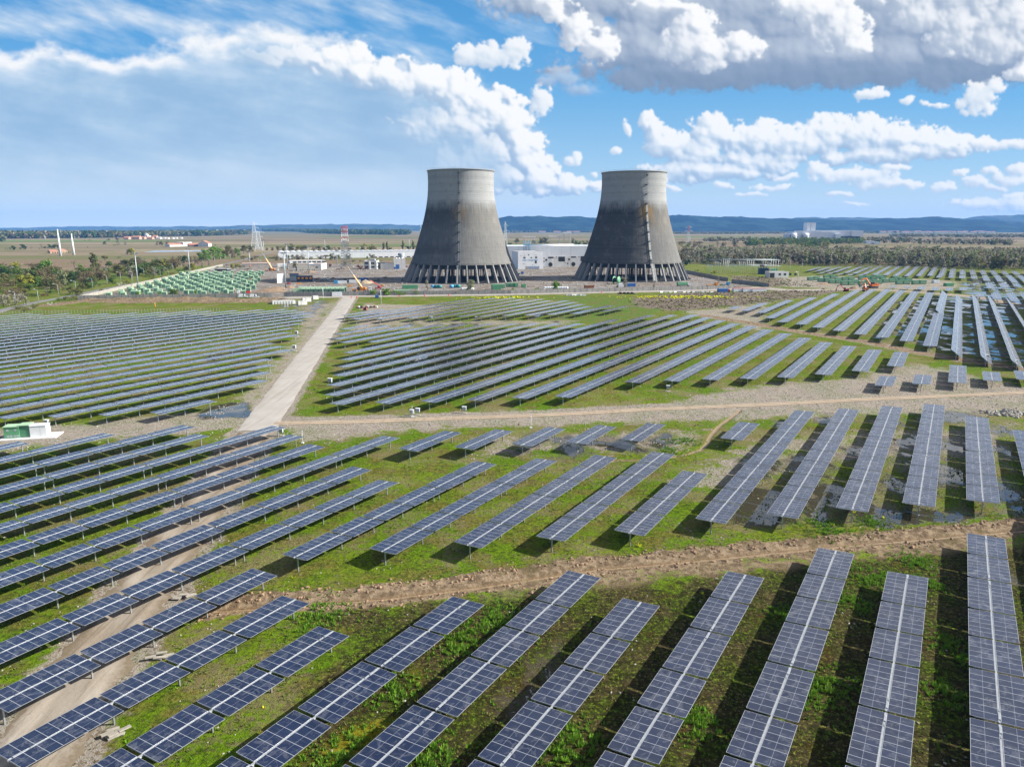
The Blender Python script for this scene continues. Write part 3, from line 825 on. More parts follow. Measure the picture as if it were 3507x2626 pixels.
def panel_material():
    m, N, bs, _ = mat('solar_glass')
    uv = N.n('ShaderNodeUVMap', uv_map='uv').outputs[0]
    u, v, _z = N.sep(uv)
    oi = N.n('ShaderNodeObjectInfo').outputs['Random']
    fu = N.m('FRACT', N.m('DIVIDE', u, MP))
    du = N.m('MULTIPLY', N.m('SUBTRACT', .5, N.m('ABSOLUTE', N.m('SUBTRACT', fu, .5))), MP)          # distance to the module edge
    dv = N.m('MINIMUM', v, N.m('SUBTRACT', HALF1 - HALF0, v))
    frame = N.m('MAXIMUM', N.m('LESS_THAN', du, .021), N.m('LESS_THAN', dv, .030))
    mid = N.m('LESS_THAN', N.m('ABSOLUTE', N.m('SUBTRACT', v, (HALF1 - HALF0) / 2)), .014)
    cu = N.m('FRACT', N.m('DIVIDE', N.m('SUBTRACT', N.m('MULTIPLY', fu, MP), .03), .18))
    cv = N.m('FRACT', N.m('DIVIDE', v, .0915))
    cell = N.m('MAXIMUM', N.m('LESS_THAN', N.m('ABSOLUTE', N.m('SUBTRACT', cu, .5)), .482), 0)
    cell = N.m('SUBTRACT', 1, N.m('MULTIPLY', cell, N.m('LESS_THAN', N.m('ABSOLUTE', N.m('SUBTRACT', cv, .5)), .465)))
    off = N.comb(N.m('MULTIPLY', oi, 61.0), N.m('MULTIPLY', oi, 37.0), 0.0)
    q = N.vm('ADD', uv, off)
    wn = N.n('ShaderNodeTexWhiteNoise', noise_dimensions='2D')
    N.put(wn.inputs['Vector'], N.vm('ADD', N.comb(N.m('FLOOR', N.m('DIVIDE', u, MP)), N.m('FLOOR', N.m('DIVIDE', v, 1.15))), off))
    tone = wn.outputs['Value']
    base = N.mix(tone, (.0035, .0090, .030), (.0070, .0140, .042))
    base = N.mix(N.m('MULTIPLY', cell, .26), base, (.070, .085, .125))
    # dried dirt: faint streaks across the glass, tide marks near the edges
    st = N.noise(N.mapping(q, scale=(1.2, .45, 1)), 1.6, 5, .62, .6)
    dust_sheen = N.m('MULTIPLY', N.ss(st, .45, .78), .048)
    bl = N.noise(q, .75, 4, .55, .8)
    ring = N.m('MULTIPLY', N.ss(bl, .555, .60), N.m('SUBTRACT', 1, N.ss(bl, .60, .66)))
    dust_sheen = N.m('ADD', N.m('ADD', dust_sheen, .011), N.m('MULTIPLY', ring, .075))
    clean = N.ss(bl, .66, .68)
    dust_sheen = N.m('MULTIPLY', dust_sheen, N.m('SUBTRACT', 1, clean))
    # film made paler at flat viewing angles, painting in the sky sheen of the glass
    ge = N.n('ShaderNodeNewGeometry')
    ct = N.m('MAXIMUM', N.m('ABSOLUTE', N.vm('DOT_PRODUCT', ge.outputs['Normal'], ge.outputs['Incoming'])), .07)
    dust_sheen = N.m('SUBTRACT', 1.0, N.m('POWER', N.m('SUBTRACT', 1.0, dust_sheen), N.m('DIVIDE', .95, ct)))
    base = N.mix(dust_sheen, base, (.36, .36, .365))
    wn3 = N.vm('SUBTRACT', wn.outputs['Color'], (.5, .5, .5))
    nrm = N.vm('NORMALIZE', N.vm('ADD', ge.outputs['Normal'], N.vm('SCALE', wn3, scale=.030)))
    nrm = N.bump(N.noise(q, .9, 3, .5), .012, 1.0, nrm)
    col = N.mix(frame, base, (.35, .365, .39))
    col = N.mix(N.m('MULTIPLY', mid, N.m('SUBTRACT', 1, frame)), col, (.20, .215, .25))
    pset(N, bs, col=col, rough=N.m('ADD', N.m('MULTIPLY', N.m('MAXIMUM', frame, 0.0), .25), N.lin(st, .3, .8, .17, .30)), spec=.5, ior=1.45, coat=.25, coat_rough=.45, normal=nrm)
    return m

M_glass = panel_material()
M_alu = plain('aluminium_frame', (.55, .56, .58), .38, .7)
M_back = plain('panel_back', (.50, .51, .52), .6)
M_galv = worn('galvanised_steel', (.46, .49, .51), .12, .42, .75, 2.0, .15)
M_tube = worn('bright_tube', (.33, .345, .355), .18, .45, .2, 2.5, .3)

def table_mesh(n):
    L = n * MP; V, F, MI, UV = [], [], [], []
    def quadbox(x0, x1, y0, y1, z0, z1, top, side, bot, uvf):
        b = len(V)
        V.extend([(x0, y0, z0), (x1, y0, z0), (x1, y1, z0), (x0, y1, z0), (x0, y0, z1), (x1, y0, z1), (x1, y1, z1), (x0, y1, z1)])
        for f, mi in (((4, 5, 6, 7), top), ((0, 3, 2, 1), bot), ((0, 1, 5, 4), side), ((1, 2, 6, 5), side), ((2, 3, 7, 6), side), ((3, 0, 4, 7), side)):
            F.append(tuple(b + i for i in f)); MI.append(mi); UV.extend([uvf(V[b + i]) for i in f])
    for sgn in (-1, 1):
        a, c = sorted((sgn * HALF0, sgn * HALF1))
        quadbox(a, c, -L / 2, L / 2, .10, .137, 0, 1, 2, lambda p: (p[1] + L / 2, abs(p[0]) - HALF0))
        for yy in np.linspace(-L / 2 + .35, L / 2 - .35, n):          # clamping rails under the modules
            quadbox(min(sgn * .02, sgn * 1.7), max(sgn * .02, sgn * 1.7), yy - .03, yy + .03, .035, .097, 1, 1, 1, lambda p: (0, 0))
    # end lips
    for s in (-1, 1): quadbox(-2.05, 2.05, s * (L / 2 + .012) - .012, s * (L / 2 + .012) + .012, .03, .10, 1, 1, 1, lambda p: (0, 0))
    me = bpy.data.meshes.new('panel_table')
    me.from_pydata(V, [], F)
    for k in (M_glass, M_alu, M_back): me.materials.append(k)
    me.polygons.foreach_set('material_index', MI)
    ul = me.uv_layers.new(name='uv')
    ul.data.foreach_set('uv', np.array(UV, np.float32).ravel())
    me.update()
    return me
TABLES = {n: table_mesh(n) for n in (6, 7, 8)}

def post_mesh():
    m = MB()
    m.box(-.085, .085, -.012, .012, -.3, 2.12); m.box(-.097, -.085, -.075, .075, -.3, 2.12); m.box(.085, .097, -.075, .075, -.3, 2.12)
    m.box(-.13, .13, -.06, .06, 2.12, 2.19)
    return m.mesh('post', M_galv)
POST = post_mesh()
_tubes = {}
def tube_mesh(L):
    k = round(L, 2)
    if k not in _tubes:
        m = MB(); m.box(-.075, .075, -L / 2, L / 2, -.075, .075); m.box(-.085, .085, -L / 2, L / 2, .077, .104)
        for s in (-1, 1): m.box(-.10, .10, s * (L / 2 - 1.0) - .55, s * (L / 2 - 1.0) + .55, .105, .19); m.box(-.05, .05, s * (L / 2 - 2.1) - .2, s * (L / 2 - 2.1) + .2, .105, .17)
        _tubes[k] = m.mesh('torque_tube', M_tube)
    return _tubes[k]
_frames = {}
def frame_mesh(L, ys_, thin):
    k = (round(L, 2), tuple(round(y, 2) for y in ys_))
    if k not in _frames:
        m = MB(); m.box(-.075, .075, -L / 2, L / 2, -.075, .075); m.box(-.085, .085, -L / 2, L / 2, .077, .104, 1)
        for y in ys_: m.box(-.09, .09, y - .07, y + .07, -TUBE_Z - .2, -.076)
        _frames[k] = m.mesh('support_frame', [M_galv, M_tube])
    return _frames[k]

UNIT = {'L': (8, 6, 6, 8), 'S': (7, 7)}
def seq_len(seq): return sum(n * MP for n in seq) + GAP * (len(seq) - 1)
def fit_units(L):
    best = None
    for a in range(0, 12):
        for b in range(0, 3):
            if a + b == 0: continue
            t = a * (seq_len(UNIT['L']) + GAP) + b * (seq_len(UNIT['S']) + GAP) - GAP
            if best is None or abs(t - L) < best[0]: best = (abs(t - L), a, b)
    _, a, b = best
    return 'L' * a + 'S' * b

COUNT = [0]
def tracker(c, s_mid, seq, label, group, near, tilt=None, name='solar_tracker', cat='solar tracker'):
    """one continuous line of tables about (c, s_mid); seq runs from the near end to the far end"""
    L = seq_len(seq)
    x, y = field(c, s_mid)
    t = rad(-1.6) if tilt is None else tilt
    t += rad(random.gauss(0, .7))
    root = empty(name, (x, y, 0), -AZ, label, cat, group)
    yy = -L / 2; posts = [-L / 2 + .55]
    for n in seq:
        l = n * MP
        link_mesh('panel_table', TABLES[n], root, (0, yy + l / 2, TUBE_Z), (0, t + rad(random.gauss(0, .35)), 0))
        yy += l + GAP
        posts.append(yy - GAP / 2)
    posts[-1] = L / 2 - .55
    if near:
        link_mesh('torque_tube', tube_mesh(L + .2), root, (0, 0, TUBE_Z), (0, t, 0))
        for p in posts: link_mesh('post', POST, root, (0, p, 0))
    else:
        link_mesh('support_frame', frame_mesh(L + .2, posts, True), root, (0, 0, TUBE_Z))
    COUNT[0] += 1
    return root

def unit_row(c, s_far, units, label, group, tilt=None):
    """near rows: every drive unit of the row is its own tracker; units listed from the far end"""
    s = s_far
    out = []
    for i, u in enumerate(units):
        seq = UNIT[u][::-1]; L = seq_len(seq)
        lb = label if len(units) == 1 else label + (', unit %s from the far end' % ordinal(i + 1).replace('first','one').replace('second','two').replace('third','three'))
        out.append(tracker(c, s - L / 2, seq, lb, group, True, tilt))
        s -= L + GAP
    return out

P0 = 7.85; PP = 9.27
# front strip, nearest the camera, below the muddy ditch
front = [(-1, 134, 'SLL'), (0, 125.9, 'SLL'), (1, 105.7, 'LL'), (2, 108.9, 'LLL'), (3, 94.7, 'SLL'), (4, 80.6, 'LL'), (5, 83.9, 'LL'), (6, 70.1, 'SLL'), (7, 56.3, 'LL'), (8, 59.4, 'L'), (9, 62.7, 'L')]
for k, sf, un in front:
    lb = 'dark blue row below the ditch %s' % ('at the frame edge' if k < 0 else ordinal(k + 1) + ' from the right')
    unit_row(P0 - PP * k, sf, un, lb, 'trackers in the front strip')
# left block beyond the old concrete lane
left = [(10, 99.4, 'LL'), (11, 102.7, 'LL'), (12, 122.6, 'SLL'), (13, 109.4, 'LL'), (14, 112.7, 'LL'), (15, 116.0, 'LL'), (16, 102.4, 'LL'), (17, 105.7, 'LL'), (18, 92.3, 'L'), (19, 79.0, 'S')]
for i, (k, sf, un) in enumerate(left):
    unit_row(P0 - PP * k - .1, sf, un, 'row over the old lane, %s behind the front strip' % ordinal(i + 1), 'trackers in the left block')
# middle strip between the ditch and the dirt track
mids = [(9, 117.7, 'SL'), (8, 125.5, 'SL'), (7, 133.5, 'SL'), (6, 141.6, 'SL'), (5, 132.8, 'L'), (4, 193.9, 'LSL'), (3, 201.7, 'LSL'), (2, 210.4, 'LSL'), (1, 218.4, 'LSL'), (0, 209.0, 'LL'), (-1, 199.8, 'LL')]
for i, (k, sf, un) in enumerate(mids):
    unit_row(P0 - PP * k, sf, un, 'row above the muddy ditch, %s from the left' % ordinal(i + 1), 'trackers in the middle strip')
shorts = [(11, 132.9), (10, 139.9), (9, 147.8), (8, 155.3), (7, 163.1), (5, 175.2)]
for i, (k, sf) in enumerate(shorts):
    unit_row(P0 - PP * k, sf, 'S', 'short two-table tracker below the dirt track, %s from the left' % ordinal(i + 1), 'short trackers along the dirt track')
few = [(-14.9, 254.3, 'S'), (-5.6, 262.5, 'S'), (3.6, 287, 'L'), (12.7, 279, 'S'), (21.5, 286, 'S'), (30.5, 294, 'S')]
for i, (c, sf, un) in enumerate(few):
    unit_row(c, sf, un, '%s tracker above the dirt track at right, %s from the left' % ('four-table' if un == 'L' else 'small two-table', ordinal(i + 1)), 'trackers above the dirt track')

def long_row(c, s_near, s_far, label, group, tilt=None, cut=True):
    u = fit_units(s_far - s_near)
    # the short unit, where there is one, stands at the near or the far end
    u = u if random.random() < .5 else u[::-1]
    seq = sum((UNIT[k] for k in u), ())
    if len(seq) < 1: return
    return tracker(c, (s_near + s_far) / 2, seq, label, group, False, tilt, 'solar_tracker_row', 'solar row')

C_ROWS = [(-14.5, 308.1, 273.6), (-23.5, 309.5, 258.3), (-32.8, 314.2, 246.4), (-42.1, 320.8, 234.7), (-51.6, 329.6, 226.8), (-61.1, 339.1, 219.6), (-70.4, 348.3, 211.5), (-79.8, 357.4, 202.9), (-88.9, 364.2, 173.5), (-98.3, 374, 166.2), (-107.4, 382.6, 157.8), (-116.8, 391.4, 150), (-126.4, 383.8, 143), (-135.9, 375.9, 136.9), (-144.6, 349, 144.2), (-153.3, 324.9, 154.6), (-162.3, 319.2, 167.2), (-171.5, 314.9, 178.2), (-180.3, 308.7, 189.1), (-189.5, 301.9, 201.9), (-199.7, 292.4, 227.4), (-208.4, 287.2, 218.9), (-218, 274.9, 225.9), (-227.2, 269.7, 236.8), (-236.5, 266.4, 249.4)]
for i, (c, sf, sn) in enumerate(C_ROWS):
    long_row(c, sn, sf, 'long solar row in the middle field right of the concrete road, %s from the right' % ordinal(i + 1), 'rows of the middle field')
D_ROWS = [(-164.5, 408, 379), (-173.7, 407.4, 360.2), (-183, 398, 349.4), (-191.7, 406, 340.4), (-200.8, 415, 333), (-209.6, 423, 321.5), (-219, 418, 315.3), (-228.3, 423, 306.6), (-238, 418, 297), (-248, 417, 291.8), (-257.5, 412, 283), (-266.5, 405, 281.8), (-275, 320, 294.6)]
for i, (c, sf, sn) in enumerate(D_ROWS):
    long_row(c, sn, sf, 'pale solar row in the far field below the yard wall, %s from the right' % ordinal(i + 1), 'rows of the far field')
# left field, running out of the frame
fx = [-167, -176, -185, -194, -204, -213, -221, -232, -241, -250, -260, -269, -277, -295, -301, -317, -333, -347, -361, -369, -384, -400, -417, -430]
fs_ = [125, 151.5, 160.5, 170, 178.5, 195, 198, 201, 223, 226, 245, 250, 267, 286, 291, 297, 287, 276, 264, 250, 237, 224, 213, 205]
for j in range(29):
    c = -167.6 - 9.2 * j
    sf = float(np.interp(-c, [-q for q in fx], fs_))
    sn = [108.2, 100.8, 93.7, 87.1][j] if j < 4 else 94 + (-c - 211) * .477 - 14
    if sf - sn < 12: sn = sf - 17
    long_row(c, sn, sf, 'solar row in the left field beyond the inverter cabin, %s from the front' % ordinal(j + 1), 'rows of the left field')
R_ROWS = [(-99, 472, 418), (-89.2, 501, 411.8), (-79.6, 527.5, 389.7), (-70.8, 557.8, 382.4), (-61.4, 606.4, 374.5), (-52.6, 615.4, 366.5), (-42.9, 624, 360.6), (-33.3, 616.5, 353.5), (-24.1, 613, 345.8), (-14.8, 606.2, 339.8)]
for i, (c, sf, sn) in enumerate(R_ROWS):
    long_row(c, sn, sf, 'level solar row in the flooded right field, %s from the left' % ordinal(i + 1), 'rows of the right field')
long_row(-6, 330.6, 462, 'level solar row in the right field in line with a steeply tilted one', 'rows of the right field')
TILT = rad(39)
for i, (c, sf, sn) in enumerate([(-6, 613, 466), (3.0, 579, 316), (12.0, 583, 307), (20.7, 579, 303), (30.2, 575, 300), (39.5, 575, 300)]):
    long_row(c, sn, sf, 'steeply tilted solar row in the right field, %s from the left' % ordinal(i + 1), 'rows of the right field', TILT)
# far right field and the odd pieces about the green cabins
Q = [(-137, 854, 936), (-127.5, 848, 945), (-118, 842, 955), (-108.5, 836, 966), (-97.1, 830, 976), (-88, 824, 986), (-78.5, 818, 996), (-69, 812, 1005), (-59.5, 806, 1013), (-50, 800, 1020), (-40.5, 806, 1016), (-31, 815, 1010), (-21.8, 824, 1003), (-12.8, 833, 993), (-4, 843, 975), (5, 855, 958), (14, 864, 956), (23.2, 872, 955), (32.5, 880, 955), (42, 885, 950), (51.5, 890, 950), (61, 895, 950)]
for i, (c, sn, sf) in enumerate(Q):
    long_row(c, sn, sf, 'distant solar row in front of the poplar wood, %s from the left' % ordinal(i + 1), 'rows before the poplar wood')
def px_row(a, b, label, group, tilt=None):
    """row given by the photo points of its ends"""
    A, B = at(*a, TUBE_Z), at(*b, TUBE_Z)
    ca, sa = A[0] * CV[0] + A[1] * CV[1], A[0] * RV[0] + A[1] * RV[1]
    cb, sb = B[0] * CV[0] + B[1] * CV[1], B[0] * RV[0] + B[1] * RV[1]
    long_row((ca + cb) / 2, min(sa, sb), max(sa, sb), label, group, tilt)
def z7(x, y): return 2550 + x * .43264, 740 + y * .43264
odd = [((620, 447), (605, 453)), ((690, 450), (668, 458)), ((765, 456), (745, 465)), ((850, 461), (828, 469)), ((930, 463), (912, 471)), ((1725, 470), (1722, 494)), ((1815, 472), (1818, 498)), ((1900, 470), (1920, 514)), ((1990, 468), (2030, 520)), ((2090, 470), (2140, 528)), ((2180, 470), (2240, 530)),
       ((1925, 530), (1955, 573)), ((2035, 532), (2060, 567)), ((2145, 535), (2165, 560)), ((1855, 610), (1865, 642)), ((1975, 610), (2010, 660)), ((2095, 610), (2150, 680)), ((2205, 612), (2260, 670)), ((1830, 531), (1835, 541)), ((1290, 558), (1288, 569)), ((1403, 560), (1398, 578)), ((1515, 566), (1508, 588)), ((1620, 569), (1620, 591)), ((1730, 565), (1732, 588)), ((1180, 553), (1172, 563)), ((1640, 472), (1638, 488)), ((1545, 474), (1540, 486))]
for i, (a, b) in enumerate(odd):
    px_row(z7(*a), z7(*b), 'short distant solar row among the puddles and green cabins, %s of its kind' % ordinal(i + 1), 'short rows by the green cabins')
px_row((1700 + 2030 * .40687, 740 + 764 * .40687), (1700 + 1985 * .40687, 740 + 780 * .40687), 'lone two-table tracker behind the small green cabin by the muddy track', 'short rows by the green cabins')
# ------------------------------------------------------------------ cooling towers
def tower_material(lad, stain_r, brown, dk):
    """weathered concrete: lift bands, formwork ribs, a pale top and a dark stained skirt (stain heavier left of the ladder)"""
    m, N, bs, _ = mat('weathered_concrete')
    tc = N.n('ShaderNodeTexCoord').outputs['Object']
    x, y, z = N.sep(tc)
    ang = N.m('ARCTAN2', x, N.m('MULTIPLY', y, -1.0))                     # 0 faces the camera side, grows to the right
    cyl = N.comb(N.m('MULTIPLY', ang, 34.0), z, 0.0)
    n1 = N.noise(cyl, .06, 6, .6)
    n2 = N.noise(N.mapping(cyl, scale=(1.1, .07, 1)), 1.0, 6, .65)         # run-down streaks
    n3 = N.noise(cyl, .9, 5, .65)
    lift = N.m('FRACT', N.m('DIVIDE', z, 1.55))
    seam = N.m('LESS_THAN', N.m('ABSOLUTE', N.m('SUBTRACT', lift, .5)), .05)
    wn = N.n('ShaderNodeTexWhiteNoise', noise_dimensions='1D'); N.put(wn.inputs['W'], N.m('FLOOR', N.m('DIVIDE', z, 1.55)))
    rib = N.m('FRACT', N.m('DIVIDE', ang, 2 * math.pi / 180))
    ribm = N.m('LESS_THAN', N.m('ABSOLUTE', N.m('SUBTRACT', rib, .5)), .07)
    pale = N.mix(n1, (.30, .305, .30), (.37, .37, .36))
    pale = N.mix(N.m('MULTIPLY', N.ss(n2, .45, .75), .5), pale, (.23, .235, .235))
    edge_z = N.m('ADD', N.m('ADD', z, N.m('MULTIPLY', N.m('SUBTRACT', n2, .5), 12.0)), N.m('MULTIPLY', N.m('SUBTRACT', n1, .5), 14.0))
    dark = N.mix(N.ss(n2, .25, .75), tuple(q * dk for q in (.088, .090, .093)), tuple(q * dk for q in (.145, .146, .144)))
    dark = N.mix(N.m('MULTIPLY', N.ss(n3, .55, .75), .35), dark, (.07, .072, .075))
    warm = N.mix(N.ss(n2, .25, .8), (.150, .146, .134), (.215, .208, .188))
    right = N.ss(N.m('ADD', ang, N.m('MULTIPLY', N.m('SUBTRACT', n1, .5), .06)), lad - .03, lad + .05)
    low = N.mix(N.m('MULTIPLY', right, stain_r), dark, warm)
    soot = N.m('MULTIPLY', N.m('MULTIPLY', N.ss(edge_z, 40, 60), N.m('SUBTRACT', 1, N.ss(ang, lad - .02, lad + .45))), .62)
    low = N.mix(soot, low, (.040, .042, .046))
    zb_ = N.m('ADD', z, N.m('MULTIPLY', n1, 9.0))
    bandm = N.m('MULTIPLY', N.m('MULTIPLY', N.ss(zb_, 27, 31), N.m('SUBTRACT', 1, N.ss(zb_, 33, 40))), N.m('SUBTRACT', 1, N.ss(ang, lad - .25, lad)))
    low = N.mix(N.m('MULTIPLY', bandm, .5), low, (.05, .052, .055))
    fade = N.m('SUBTRACT', 1.0, N.ss(edge_z, 61.0, 74.0))
    c = N.mix(fade, pale, low)
    rust = N.m('MULTIPLY', N.m('SUBTRACT', 1, N.ss(N.m('ABSOLUTE', N.m('SUBTRACT', ang, lad)), .03, .30)), N.m('MULTIPLY', N.ss(edge_z, 50, 60), N.m('SUBTRACT', 1, N.ss(edge_z, 62, 73))))
    c = N.mix(N.m('MULTIPLY', rust, brown), c, (.235, .150, .055))
    ochre = N.m('MULTIPLY', N.m('MULTIPLY', right, N.ss(n2, .45, .7)), N.m('MULTIPLY', N.ss(edge_z, 36, 58), N.m('SUBTRACT', 1, N.ss(edge_z, 60, 70))))
    c = N.mix(N.m('MULTIPLY', ochre, .6 * brown), c, (.26, .19, .09))
    blot = N.noise(N.vm('ADD', cyl, (31, 5, 0)), .11, 6, .7)
    Qc = N.mix(N.m('MULTIPLY', N.ss(blot, .50, .66), .38), c, N.mix(.5, c, (.30, .295, .275)))
    c = N.mix(N.m('MULTIPLY', N.ss(N.noise(N.vm('ADD', cyl, (3, 77, 0)), .17, 6, .7), .56, .70), .45), Qc, (.085, .087, .09))
    c = N.mix(N.m('MULTIPLY', seam, .34), c, (.09, .09, .09))
    c = N.mix(N.m('MULTIPLY', ribm, .16), c, (.10, .10, .10))
    c = N.mix(N.m('MULTIPLY', wn.outputs['Value'], .22), c, (.12, .12, .12))
    pset(N, bs, col=c, rough=.93, spec=.06, normal=N.bump(N.m('ADD', N.m('MULTIPLY', seam, -.6), N.m('ADD', n3, N.m('MULTIPLY', ribm, .5))), .16, .8))
    return m
M_col = worn('column_concrete', (.27, .265, .255), .15, .9, 0, .5, .45, .2, (.15, .145, .14))
M_inner_shade = worn('shaded_inner_concrete', (.085, .085, .085), .2, .95, 0, .15, .5, .2)  # shade inside the tower is put into this dark colour
M_steel_dk = worn('dark_steel', (.15, .17, .185), .2, .6, .3, 1.5, .3)
M_steel_lt = worn('pale_steel', (.40, .44, .47), .15, .5, .3, 1.5, .2)
M_strip = worn('ladder_backing', (.46, .45, .41), .18, .9, 0, .6, .6, .2, (.28, .20, .11))

TR_R = [(15.4, 46.6), (25, 43.3), (34.9, 40.2), (44, 37.3), (52.9, 34.7), (60, 32.9), (67.4, 31.4), (75, 30.3), (82, 29.75), (90, 29.6), (96.5, 29.9)]
def tower_radius(z): 
    zs, rs = zip(*TR_R)
    i = max(0, min(len(zs) - 2, int(np.searchsorted(zs, z) - 1)))
    # smooth (Catmull-Rom) between the measured radii
    p = [rs[max(i - 1, 0)], rs[i], rs[i + 1], rs[min(i + 2, len(rs) - 1)]]
    t = (z - zs[i]) / (zs[i + 1] - zs[i])
    return .5 * (2 * p[1] + (p[2] - p[0]) * t + (2 * p[0] - 5 * p[1] + 4 * p[2] - p[3]) * t * t + (3 * p[1] - p[0] - 3 * p[2] + p[3]) * t ** 3)

def cooling_tower(x, y, face, lad, stain_r, brown, dk, backing, label):
    """face: turn about z so that local -Y looks at the camera; lad: ladder angle to the right of that"""
    root = empty('cooling_tower', (x, y, 0), face, label, 'cooling tower', 'cooling towers')
    zz = np.concatenate([np.linspace(15.4, 96.5, 66)])
    prof = [(tower_radius(z) - .9, z) for z in zz[::-1]]
    m = MB()
    outer = [(46.9, 15.3), (46.9, 16.6)] + [(tower_radius(z), z) for z in zz if z > 16.7] + [(30.5, 96.6), (30.5, 97.2), (29.1, 97.2)]
    m.lathe(outer, 160, 0)
    m.lathe([(29.1, 97.2), (29.0, 96.0)] + prof[1:] + [(45.6, 15.3), (46.9, 15.3)], 96, 1)
    m.build('shell', [tower_material(lad, stain_r, brown, dk), M_inner_shade], root)
    # inclined columns
    for k in range(36):
        a = 2 * math.pi * (k + .5) / 36
        c, s = math.cos(a), math.sin(a)
        vs = []
        for R, z, hw, hr in ((53.4, -.4, .62, 1.55), (46.35, 15.5, .46, .95)):
            for q, w in ((-hr, -hw), (hr, -hw), (hr, hw), (-hr, hw)):
                vs.append((c * (R + q) - s * w, s * (R + q) + c * w, z))
        MB().add(vs, [(0, 3, 2, 1), (4, 5, 6, 7), (0, 1, 5, 4), (1, 2, 6, 5), (2, 3, 7, 6), (3, 0, 4, 7)]).build('column', M_col, root)
    m = MB(); m.lathe([(56.5, -.3), (56.5, .35), (55.9, .35), (55.9, .12), (.5, .12)], 96); m.build('basin', M_inner_shade, root)
    # dark body added inside so the space behind the columns reads as shaded
    m = MB(); m.lathe([(42, 11.5), (42, 14.8), (.5, 14.8)], 64); m.lathe([(42, 11.5), (.5, 11.5)], 64)
    for k in range(70):
        a = random.random() * 6.283; r = 39 * math.sqrt(random.random())
        m.box(r * math.cos(a) - .3, r * math.cos(a) + .3, r * math.sin(a) - .3, r * math.sin(a) + .3, .13, 11.6)
    m.build('dark_filler', M_inner_shade, root)
    # rim walkway
    m = MB()
    for R, z in ((30.6, 97.7), (30.6, 98.3)):
        for k in range(96):
            a, b = 2 * math.pi * k / 96, 2 * math.pi * (k + 1) / 96
            m.bar((R * math.cos(a), R * math.sin(a), z), (R * math.cos(b), R * math.sin(b), z), .05, 4, caps=False)
    for k in range(96):
        a = 2 * math.pi * k / 96
        m.bar((30.6 * math.cos(a), 30.6 * math.sin(a), 97.1), (30.6 * math.cos(a), 30.6 * math.sin(a), 98.4), .06, 4)
    m.build('rim_railing', M_steel_lt, root)
    for k in range(6):
        a = 2 * math.pi * (k + .3) / 6
        MB().bar((30.2 * math.cos(a), 30.2 * math.sin(a), 97.1), (30.2 * math.cos(a), 30.2 * math.sin(a), 101.2), .12, 5, .03).build('lightning_rod', M_steel_lt, root)
    # ladder up the shell with landings
    def onshell(z, da=0.0, out=0.0):
        a = -math.pi / 2 + lad + da
        R = (tower_radius(z) if z > 15.5 else 53.4 + (46.6 - 53.4) * z / 15.5 + 1.3) + out
        return Vector((R * math.cos(a), R * math.sin(a), z))
    zl = list(np.arange(0, 97, 3.2)) + [97]
    if backing:
        m = MB()
        for z0, z1 in zip(zl, zl[1:]):
            if z1 < 68: m.add([onshell(z0, -.021, .12), onshell(z0, .021, .12), onshell(z1, .021, .12), onshell(z1, -.021, .12), onshell(z0, -.021, -.3), onshell(z0, .021, -.3), onshell(z1, .021, -.3), onshell(z1, -.021, -.3)],
                              [(0, 1, 2, 3), (0, 3, 7, 4), (1, 5, 6, 2)])
        m.build('ladder_backing', M_strip, root)
    m = MB()
    for da in (-.016, .016):
        for z0, z1 in zip(zl, zl[1:]): m.bar(onshell(z0, da, .9), onshell(z1, da, .9), .13, 4)
    for z in np.arange(1, 96, 1.3): m.bar(onshell(z, -.016, .9), onshell(z, .016, .9), .09, 4)
    for z in np.arange(4, 96, 2.6):
        for da in (-.016, .016): m.bar(onshell(z, da, -.1), onshell(z, da, .9), .09, 4)
    m.build('ladder', M_steel_dk, root)
    for z in np.arange(19, 95, 8.3):
        m = MB()
        a = -math.pi / 2 + lad
        M = Matrix.Translation(onshell(z, 0, 1.0)) @ Matrix.Rotation(a + math.pi / 2, 4, 'Z')
        m.box(-1.2, 1.2, -.9, .9, -.1, .1, 0, M)
        for px_, py_ in ((-1.15, -.85), (1.15, -.85), (-1.15, .8), (1.15, .8)): m.box(px_ - .05, px_ + .05, py_ - .05, py_ + .05, .1, 1.4, 0, M)
        for zz_ in (.8, 1.45):
            m.box(-1.2, 1.2, -.9, -.82, zz_ - .05, zz_ + .05, 0, M)
        m.box(-.8, .8, .2, 1.0, -.7, -.11, 0, M)
        m.build('landing', M_steel_dk, root)
    return root
TL = (-46.2, 696.0); TRT = (113.6, 718.0)
cooling_tower(TL[0], TL[1], -math.atan2(TL[0], TL[1]), rad(-3.0), .85, .45, 1.0, False, 'nearer concrete cooling tower at left with grey stains and a central ladder')
cooling_tower(TRT[0], TRT[1], -math.atan2(TRT[0], TRT[1]), rad(22.5), .75, 1.0, .58, True, 'right-hand concrete cooling tower stained black with a brown streaked ladder strip')
# ------------------------------------------------------------------ walled yard, buildings, machines
KA = .20796
A1, A2, A3 = (0, 760, KA), (440, 760, KA), (880, 760, KA)
B4, B5, B6, B7 = (1320, 780, .36164), (1720, 740, .36164), (2120, 740, .36164), (2560, 740, .36164)
B8 = (3007, 740, .39308)
def fp(t, x, y): return t[0] + x * t[2], t[1] + y * t[2]
def gp(t, x, y, z=0.0): return at(*fp(t, x, y), z)
def hz(t, base, top):
    """height of an upright thing from its foot and top in a tile"""
    b = gp(t, *base)
    return z_at(b[1], *fp(t, *top))

